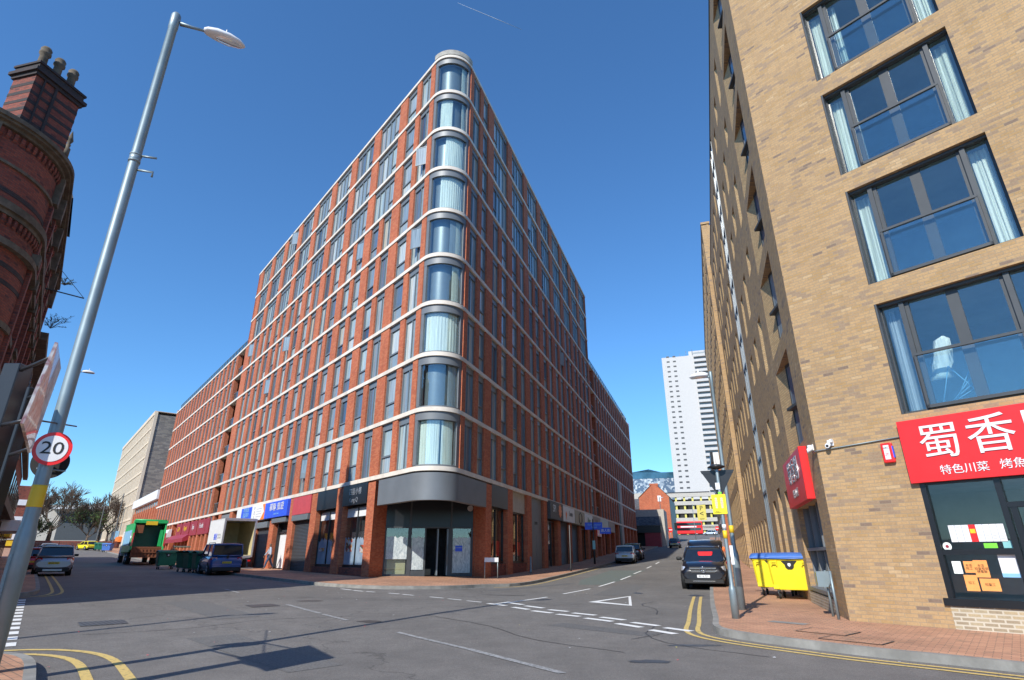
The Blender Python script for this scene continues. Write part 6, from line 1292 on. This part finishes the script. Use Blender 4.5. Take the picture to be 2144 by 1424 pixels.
    q.rings([[Vector(J['hd'])+Vector((.025*math.cos(a), -.088-h, -.05+.006*math.sin(a))) for a in [2*math.pi*j/8 for j in range(8)]] for h in (0, .005)]); q.build('eyes_and_mouth', M['hair'], o)
    for k in 'LR':
        q = MB(); x, y, z = J['an'+k]; q.rings([[(x+w_*math.cos(a), y+dy, z-.06+h*math.sin(a)) for a in [2*math.pi*j/10 for j in range(10)]] for dy, w_, h in ((.08, .03, .03), (.05, .045, .05), (-.05, .05, .045), (-.16, .048, .03), (-.2, .025, .018))]); q.build('shoe', M['black'], o)
    return o
person('man in a light blue shirt and dark jeans walking past the open white doorway', (-17.4, 43.2, Hh(-17.4, 43.2)+.13), R(-60), M['skin_dark'], M['shirt'], M['jeans'], .28, ((.35, .9), (-.1, .1)))
w1 = person('refuse worker in an orange jacket standing behind the green bin at the lorry', (-27.0, 47.9, Hh(-27, 48)), R(20), M['skin'], M['vest'], M['jeans'], .08, ((.1, .2), (.1, .2)), bend=1)
w2 = person('worker in an orange vest on the right pavement behind the black four by four', (12.4, 35.8, Hh(12, 37)+.12), R(160), M['skin_dark'], M['vest'], M['jeans'], .1, ((.3, .3), (-.2, .2)))

# ---------------------------------------------------------------- background on the left
# low modern building and cream office block beyond the wing
lowb = thing('low_red_shopfront_block', 'low block with a white fascia between the red wing and cream office block', 'building', (*L2(FL, 77, 0), 0))
mb = MB(); mb.box(FL, 76.6, 104, -14, -.3, -1, 10.4); 
for k in range(11): mb.box(FL, 77+2.5*k, 77.8+2.5*k, -.4, 0, -1, 9.0)
mb.build('wall', M['redbrick'], lowb); mb = MB(); mb.box(FL, 76.5, 104.2, -1, .25, 10.0, 11.4); mb.build('fascia', M['white'], lowb)
mb = MB(); rg = random.Random(2)
for k in range(10): mb.box(FL, 77.8+2.5*k, 79.5+2.5*k, -.31, -.28, 2, 8, 0, rg.random()); mb.box(FL, 77.8+2.5*k, 79.5+2.5*k, -.31, -.28, 8.4, 9.8, 0, .25)
build_each(mb, 'window', M['pane'], lowb)
crm = thing('cream_office_block', 'tall cream gridded office block with grey brick end wall beyond the red wing', 'building', (*L2(FL, 105, 0), 0))
CT = 29.2; mb = MB(); mb.box(FL, 105, 158, -16, -.5, -1, CT-.3); mb.build('end_wall', M['greybrick'], crm)
mb = MB(); n = 26
for k in range(n+1): s = 105.3+52.4*k/n; mb.box(FL, s-.5, s+.5, -.55, 0, -1, CT)
for i in range(8): z = 5.2+2.95*i; mb.box(FL, 105, 158, -.55, .08, z, z+.42)
mb.box(FL, 105, 158, -.55, .1, CT-.5, CT+.3); mb.build('precast_grid', M['cream'], crm)
mb = MB(); rg = random.Random(9)
for k in range(n):
    s = 105.3+52.4*(k+.5)/n
    for i in range(8): z = 5.62+2.95*i; mb.box(FL, s-.5, s+.5, -.5, -.15, z, z+2.5, 0, rg.random())
build_each(mb, 'window', M['pane_dark'], crm)
mb = MB(); mb.box(FL, 105, 158, -16.1, .05, CT+.3, CT+.42); mb.build('parapet', M['cream'], crm); mb = MB(); mb.box(FL, 120, 127, -.4, .5, 5.0, 6.6); mb.build('shop_sign', M['ltblue'], crm); mb = MB(); mb.box(FL, 112, 119, -.4, .5, 4.3, 5.3); mb.build('shop_sign', M['orange'], crm)
# stadium like far building and townhouses
far = thing('far_grandstand_building', 'long dark far building with a thin white roof closing the end of the left street', 'building', (-125, 175, 0))
FG = Fr((-176, 150), (.93, .37), (.37, -.93)); mb = MB(); mb.box(FG, 0, 95, -12, 0, 0, 15.5); mb.build('wall', M['concrete'], far); mb = MB(); mb.hexa([FG.p(48, -14, 14.6), FG.p(96, -14, 15.6), FG.p(96, 3, 15.4), FG.p(48, 3, 14.2), FG.p(48, -14, 15.0), FG.p(96, -14, 16.2), FG.p(96, 3, 16.0), FG.p(48, 3, 14.7)]); mb.build('roof', M['white'], far)
mb = MB(); mb.box(FG, 50, 95, -.1, .05, 6, 13.6); mb.build('cladding', M['post'], far); mb = MB(); mb.box(FG, 78, 80, 0, .6, 1, 14).box(FG, 90, 91, 0, .6, 1, 14); build_each(mb, 'rusty_column', M['rust'], far)
rt = thing('far_red_corner_building', 'far red and white building glimpsed between the old building and the lamp column', 'building', (-92, 118, 0)); FH = Fr((-98, 103), (.778, .628), (.628, -.778)); mb = MB(); mb.box(FH, -6, 9.6, -10, 0, 0, 14); mb.build('wall', M['vicbrick'], rt); mb = MB()
for z in (4.5, 7.5, 10.5): mb.box(FH, -6, 9.7, -.1, .2, z, z+1)
build_each(mb, 'white_band', M['white'], rt); mb = MB(); mb.box(FH, 7.6, 9.7, .2, .5, 3.4, 4.3); mb.build('sign', M['yellow_band'], rt)
def tree(label, x, y, h, spread, mat, seed, leafy=0, group='bare trees at the end of the left street'):
    rg = random.Random(seed); t = thing('tree', label, 'tree', (x, y, Hh(x, y)), 0, group); q = MB(); tips = []
    z0 = Hh(x, y); base = Vector((x, y, z0)); q.tube([base, base+Vector((.1, 0, h*.18)), base+Vector((0, .1, h*.34))], [.3, .22, .17], 8); q.build('trunk', M['bark'], t)
    q = MB()
    def grow(p, d, l, r_, dep):
        e = p+d*l; mid = p.lerp(e, .5)+Vector((rg.uniform(-1, 1), rg.uniform(-1, 1), 0))*l*.06; q.tube([p, mid, e], [max(.04, r_), max(.035, r_*.8), max(.03, r_*.6)], 4 if dep < 3 else 3, cap=False)
        if dep >= 5: tips.append(e); return
        for k in range(4 if dep < 3 else 3):
            nd = (d+Vector((rg.uniform(-1, 1), rg.uniform(-1, 1), rg.uniform(-.25, .65)))*(.62)).normalized(); grow(e if k else p.lerp(e, .8), nd, l*rg.uniform(.6, .85), r_*.6, dep+1)
    for k in range(5): a = 2*math.pi*k/5+rg.random(); grow(base+Vector((0, 0, h*(.24+.03*k))), Vector((math.cos(a)*spread, math.sin(a)*spread, 1)).normalized(), h*.24, .12, 1)
    if leafy:
        for p in tips:
            for _ in range(leafy):
                c = p+Vector((rg.gauss(0, .5), rg.gauss(0, .5), rg.gauss(0, .5))); u = Vector((rg.uniform(-1, 1), rg.uniform(-1, 1), rg.uniform(-1, 1)))*.16; v = Vector((rg.uniform(-1, 1), rg.uniform(-1, 1), rg.uniform(-1, 1)))*.16; q.face([c-u, c+v, c+u, c-v], 1)
    q.build('crown', [mat, M['leaf']], t)
tree('bare spreading tree just right of the lamp column above the silver crossover', -96, 123, 12.5, .9, M['bark'], 1); tree('second bare tree left of the green bush in the far distance', -104, 126, 12, .8, M['bark'], 2)
tree('bare tree at the right of the far tree group before the cream block', -91, 131, 11, .8, M['bark'], 3); tree('low bushy olive green tree under the bare trees in the distance', -90, 126, 7.5, 1.2, M['bark'], 4, 2); tree('dense low shrub tree at the left of the far tree group', -103, 121, 7, 1.2, M['bark'], 5, 2); tree('bushy tree directly behind the silver crossover in the distance', -97, 119, 6, 1.3, M['bark'], 6, 2)
tree('bare tree far left of the group partly hidden by the lamp column', -107, 121, 12, .8, M['bark'], 11); tree('bare tree in the middle of the far group behind the leafy one', -99.5, 128, 12.8, .9, M['bark'], 12); tree('thin bare tree closest to the two far poles', -86.5, 127, 10, .7, M['bark'], 13)
t = thing('railing', 'low metal railing across the far end of the left street under the trees', 'railing', (-92, 112, Hh(-92, 112))); F8 = Fr((-100, 104, Hh(-95, 108)), (.82, .57), (.57, -.82)); q = MB(); q.box(F8, 0, 30, -.03, .03, .95, 1.0).box(F8, 0, 30, -.03, .03, .2, .25)
for k in range(76): q.box(F8, .4*k, .4*k+.05, -.02, .02, 0, .97)
q.build('bars', M['post'], t); q = MB(); q.box(F8, -5, 34, -1.6, -1.2, -1, 1.4); tag(q.build('low_wall', M['vicbrick']), 'low red brick wall behind the railing at the far end of the left street', 'wall')
for x, y, h, lb in ((-84, 120.5, 9, 'tall thin dark pole left of the two far poles'), (-79.6, 119, 10.5, 'tall thin pale pole beside the cream block')):
    post_thing('pole', lb, x, y, h, .1, M['post'], 'pole')

# ---------------------------------------------------------------- background up the right street
twr = thing('tower_block', 'tall white residential tower with stacked balconies at the end of the right street', 'building', (98, 315, 0))
C1 = Vector((98.4, 315.0)); tl = Vector((89.2, 317.7)); d1 = (tl-C1).normalized(); FA = Fr(C1, d1, (-abs(d1.y)*0-.28, -.96)); FA = Fr(C1, d1, (d1.y if d1.y < 0 else -d1.y, d1.x if d1.x < 0 else -d1.x)); n1 = Vector((d1.y, -d1.x)); n1 = n1 if n1.dot(-C1) > 0 else -n1; FA = Fr(C1, d1, n1)
d2 = Vector((.90, -.43)).normalized()*1; d2 = Vector((.95, -.31)).normalized(); n2 = Vector((d2.y, -d2.x)); n2 = n2 if n2.dot(-C1) > 0 else -n2; FB = Fr(C1, d2, n2)
mb = MB(); mb.box(FB, 0, 22, -18, 0, 8, 111.5).box(FA, 0, 9.6, -16, 0, 8, 111.5); mb.build('wall', M['white_tower'], twr)
sl = MB(); dk = MB()
for i in range(34):
    z = 10+3.03*i; sl.box(FB, 8.5, 22.4, 0, 1.7, z, z+1.5); dk.box(FB, 8.5, 22.4, .0, .06, z+1.5, z+3.03)
    for a in (1.6, 5.2): dk.box(FA, a, a+1.7, .0, .06, z+1.3, z+2.2, 1)
build_each(sl, 'balcony', M['white_tower'], twr); build_each(dk, 'window', [M['frame'], M['post']], twr); mb = MB(); mb.box(FB, 6, 20, -12, -3, 111.5, 115); mb.build('roof_plant', M['white_tower'], twr); mb = MB()
for k in range(6): mb.tube([FB.p(1+3.5*k, -2, 111.5), FB.p(1+3.5*k, -2, 114+k % 3)], .12, 5)
mb.build('aerial_cluster', M['frame'], twr)
cp_ = thing('car_park', 'concrete multi storey car park with yellow posts across the far end of the right street', 'building', (66, 228, 0)); dpk = Vector((.955, -.30)).normalized(); FP = Fr((57.8, 227.9, 0), dpk, (-.30, -.955)); mb = MB(); mb.box(FP, -30, 22, -20, -4, 5, 22).box(FP, 1, 18.6, -16, -.1, 24.0, 24.5)
mb.build('core', M['room_dark'], cp_); mb = MB()
for i in range(6): z = 7.4+3.05*i; mb.box(FP, -30 if i < 3 else -3, 20.2, -.5, 0, z, z+1.45) if i else mb.box(FP, -30, 20.2, -.5, 0, 11.0, 12.3)
mb.box(FP, -14, -1, -8, -.4, 20, 24.6); build_each(mb, 'parapet_band', M['concrete'], cp_); mb = MB()
for k in range(10): mb.box(FP, -10+3.1*k, -9.3+3.1*k, -.9, -.52, 8, 24)
build_each(mb, 'yellow_column', M['yellowpale'], cp_)
ml = thing('cube_patterned_building', 'far faceted blue glass building over a mirrored patterned facade', 'building', (97, 408, 0)); FM = Fr((84, 411.5, 0), (.97, -.24), (-.24, -.97))
def mosaic():
    t_ = NT('mirrored mosaic cladding'); t_.set(rough=.3, metal=.3); v = t_.n('TexVoronoi'); v.inputs['Scale'].default_value = .75; t_.l(t_.pos(), 0, v, 0); r = t_.ramp(v, 'Color', [(.3, (.12, .17, .24)), (.5, (.35, .4, .45)), (.7, (.6, .62, .62))], 'CONSTANT'); t_.l(r, 0, t_.bs, 'Base Color'); return t_.mat
mb = MB(); mb.box(FM, -8, 34, -20, 0, 20, 52.5); mb.build('patterned_wall', mosaic(), ml); mb = MB(); mb.face([FM.p(-8, .1, 52.5), FM.p(34, .1, 52.5), FM.p(34, .1, 56.5), FM.p(22, .1, 56.6), FM.p(13.5, .1, 59.0), FM.p(2, .1, 57.2), FM.p(-8, .1, 55.5)]); mb.face([FM.p(-8, .1, 52.5), FM.p(34, .1, 52.5), FM.p(34, -15, 52.5), FM.p(-8, -15, 52.5)]); mb.face([FM.p(-8, .1, 55.5), FM.p(2, .1, 57.2), FM.p(13.5, .1, 59), FM.p(22, .1, 56.6), FM.p(34, .1, 56.5), FM.p(34, -15, 53), FM.p(-8, -15, 53)])
mb.build('faceted_glass_roof', plain('blue roof glass', (.04, .11, .16), .12, .2, var=.5, scale=.15, coat=1.), ml)
gh = thing('gabled_brick_house', 'orange brick gabled house with a stone chimney in front of the car park', 'house', (31, 126, 0)); FX = Fr((27.6, 127.2, 0), (.94, -.33), (-.33, -.94)); mb = MB(); z = 13.4
mb.box(FX, 0, 6.4, -14, 0, 2, z); mb.face([FX.p(0, 0, z), FX.p(6.4, 0, z), FX.p(4.2, 0, 15.7), FX.p(2.6, 0, 15.7)]); mb.box(FX, 2.5, 4.3, -1, .01, 14.6, 16.2); mb.build('wall', M['redbrick'], gh); mb = MB(); mb.face([FX.p(-.2, .2, z-.2), FX.p(2.8, .2, 15.9), FX.p(2.8, -14, 15.9), FX.p(-.2, -14, z-.2)]); mb.face([FX.p(6.6, .2, z-.2), FX.p(4, .2, 15.9), FX.p(4, -14, 15.9), FX.p(6.6, -14, z-.2)]); mb.build('roof', M['slate'], gh); mb = MB(); mb.box(FX, 4.0, 4.7, 0, .04, 12.4, 13.6); w_ = mb.build('window', M['white'], gh); mb = MB(); mb.box(FX, 6.38, 6.5, -14, 0, 4, 13); mb.build('dark_side_sheet', M['post'], gh)  # last box is a dark sheet over the whole side wall
hs = thing('slate_roofed_house', 'low brick house with a grey slate roof left of the gabled house', 'house', (22, 122, 0)); mb = MB(); mb.box(FX, -12, -.05, -10, .3, 2, 10.9); mb.build('wall', M['redbrick'], hs); mb = MB(); mb.face([FX.p(-12, .6, 10.8), FX.p(-.05, .6, 10.8), FX.p(-.05, -6, 13.6), FX.p(-12, -6, 13.6)]); mb.build('roof', M['slate'], hs); mb = MB(); mb.box(FX, -3.5, -1.2, .3, .36, 9.3, 10.4); mb.build('window', M['white'], hs)
cw = thing('rendered_wall_building', 'low pale rendered building with a slate canopy roof beyond the red block', 'building', (24, 104, 0)); FY = Fr((20.2, 106.5, 0), (.95, -.31), (-.31, -.95)); mb = MB(); mb.box(FY, -4, 7.0, -8, 0, 2, 9.2); mb.build('wall', M['concrete'], cw); mb = MB(); mb.face([FY.p(-4, .05, 8.0), FY.p(6.4, .05, 8.0), FY.p(6.4, 2.2, 6.4), FY.p(-4, 2.2, 6.4)]); mb.build('canopy_roof', M['slate'], cw); mb = MB(); mb.box(FY, -4, 6.4, 0, 2.1, 5.2, 6.35); mb.build('fascia', M['dark'], cw); mb = MB(); mb.box(FY, -4, 3.6, .3, .4, 2, 5.2, 1).box(FY, 3.6, 6.3, .3, 2.0, 2, 5.2); mb.build('shopfront', [M['maroon'], M['black']], cw)
rs_ = thing('dark_red_shop', 'row of dark red painted shopfronts along the left side of the rising street', 'building', (26, 108, 0)); FZ = Fr(L2(FRr, 76, 1.2), dR, nR); mb = MB(); mb.box(FZ, 1, 36, -8, 0, 0, 7.6); mb.build('wall', M['maroon'], rs_); mb = MB()
for k in range(8): mb.face([FZ.p(1+4.3*k, .05, 7.6), FZ.p(5.3+4.3*k, .05, 7.6), FZ.p(3.1+4.3*k, .05, 9.2)])
mb.box(FZ, 1, 36, 0, .3, 5.8, 6.3); mb.build('gable_trim', M['concrete'], rs_); mb = MB()
for k in range(10): mb.box(FZ, 2+3.4*k, 4+3.4*k, 0, .06, 3.2, 5.4)
build_each(mb, 'shop_window', M['pane_dark'], rs_); mb = MB(); mb.box(FZ, 36, 60, -8, -.2, 0, 12.5); o = mb.build('brick_house', M['vicbrick'], None); tag(o, 'dark brick house beyond the red shops before the car park', 'house')
# double decker bus crossing
t = thing('double_decker_bus', 'red double decker bus crossing the far junction below the car park', 'bus', (0, 0, 0)); q = MB(); q.b(-1.25, 1.25, -5.4, 5.4, .35, 4.3); q.build('body', M['red'], t, .18, 3); q = MB(); q.b(-1.27, 1.27, -5.1, 5.1, 2.9, 3.8).b(-1.27, 1.27, -4.6, 4.9, 1.35, 2.2); build_each(q, 'window_strip', M['carglass'], t)
q = MB(); q.b(-1.28, 1.28, -1.5, 3.5, 2.35, 2.75); q.build('white_lettering_band', M['white'], t)
for s_ in (-1, 1):
    for y in (-3.2, 3.4): wheel(t, s_*1.2, y, .5, .3, s_)
put(t, 57.5, 197, 108)
F9 = Fr((31.2, 104.6, 0), (.95, -.31), (-.31, -.95)); t = thing('parking_sign', 'yellow hanging parking sign with a letter P and a black arrow', 'road sign', (33.2, 104.8, 7.7)); q = MB(); q.box(F9, 1.6, 3.1, -.03, .03, 7.3, 9.9); p_ = q.build('panel', M['yellowpale'], t); text_mesh('P', 1.1, facing(F9, 2.35, .04, 9.3), M['black'], p_, depth=.01); text_mesh('<', 1.3, facing(F9, 2.35, .04, 8.35), M['black'], p_, depth=.01); text_mesh('open', .4, facing(F9, 2.35, .04, 7.55), M['black'], p_, depth=.01)
q = MB(); q.tube([F9.p(.9, 0, 3), F9.p(.9, 0, 10)], .06, 6).tube([F9.p(.9, 0, 9.8), F9.p(3.1, 0, 9.95)], .04, 6); q.build('post', M['galv'], t)
for (x, y, lb) in ((28.3, 106.5, 'left no entry sign at the far end of the rising street'), (42.8, 124, 'right no entry sign at the far end of the rising street')):
    z = Hh(x, y); FN = Fr((x, y, z), (.95, -.31), (-.31, -.95)); t = thing('no_entry_sign', lb, 'road sign', (x, y, z), 0, 'no entry signs'); q = MB(); q.tube([FN.p(0, -.05, 0), FN.p(0, -.05, 3)], .05, 6); q.build('post', M['galv'], t); q = MB(); disc(q, FN, 0, 0, 2.7, .42, .03, 20); q.build('disc', M['red'], t); q = MB(); q.box(FN, -.3, .3, .03, .05, 2.63, 2.77); q.build('bar', M['white'], t)
t = thing('traffic_light', 'dark traffic signal head at the far junction left of the bus', 'traffic light', (32.5, 118, Hh(32.5, 118))); z = Hh(32.5, 118); q = MB(); q.tube([(32.5, 118, z), (32.5, 118, z+3)], .06, 6); q.build('pole', M['post'], t); q = MB(); q.b(32.25, 32.75, 117.7, 118, z+2.6, z+3.9); q.build('signal_head', M['black'], t, .03)
# right side beyond the brick wing: white frontage, red shop, orange brick gable
wf = thing('white_painted_building', 'narrow white painted old building beyond the buff brick wing on the right', 'building', (*L2(FS, 68, 0), 0)); mb = MB(); mb.box(FS, 72, 100, -8, .9, 0, 15.5); mb.build('wall', M['white'], wf); mb = MB()
for k in range(6):
    for z in (6.5, 9.5, 12.5): mb.box(FS, 73+4.4*k, 74.6+4.4*k, .9, .95, z, z+2)
mb.box(FS, 72, 100, .9, 1.3, 14.2, 15.6).box(FS, 72, 100, .9, 1.2, 5.2, 5.6); mb.build('trim', M['dark'], wf)
rb_ = thing('orange_brick_house', 'small red brick gabled building with a red shopfront next to the buff wing', 'house', (*L2(FS, 67, 0), 0)); mb = MB(); mb.box(FS, 66.5, 71.5, -8, .7, 0, 12.5); mb.face([FS.p(66.5, .7, 12.5), FS.p(71.5, .7, 12.5), FS.p(69, .7, 14.5)]); mb.build('wall', M['redbrick'], rb_); mb = MB(); mb.box(FS, 66.5, 71.5, .7, .8, 2.2, 6.5); mb.build('red_shopfront', M['red'], rb_); mb = MB(); mb.box(FS, 67.5, 68.5, .7, .76, 8, 10).box(FS, 69.5, 70.5, .7, .76, 8, 10); build_each(mb, 'window', M['pane_dark'], rb_)
post_thing('black_litter_post', 'short dark post on the right pavement beyond the black four by four', *L2(FS, 44, 2.2), 2.4, .06, M['post'])
# vapour trail far up in the sky
q = MB(); a, b = ray(958, 6, 3200), ray(1092, 62, 3300); q.tube([a, a.lerp(b, .3), a.lerp(b, .6), b], [.5, 1.7, 2, 1.2], 6); o = q.build('contrail', plain('vapour trail', (.6, .65, .72), 1., var=.04, scale=.02)); o['kind'] = 'structure'
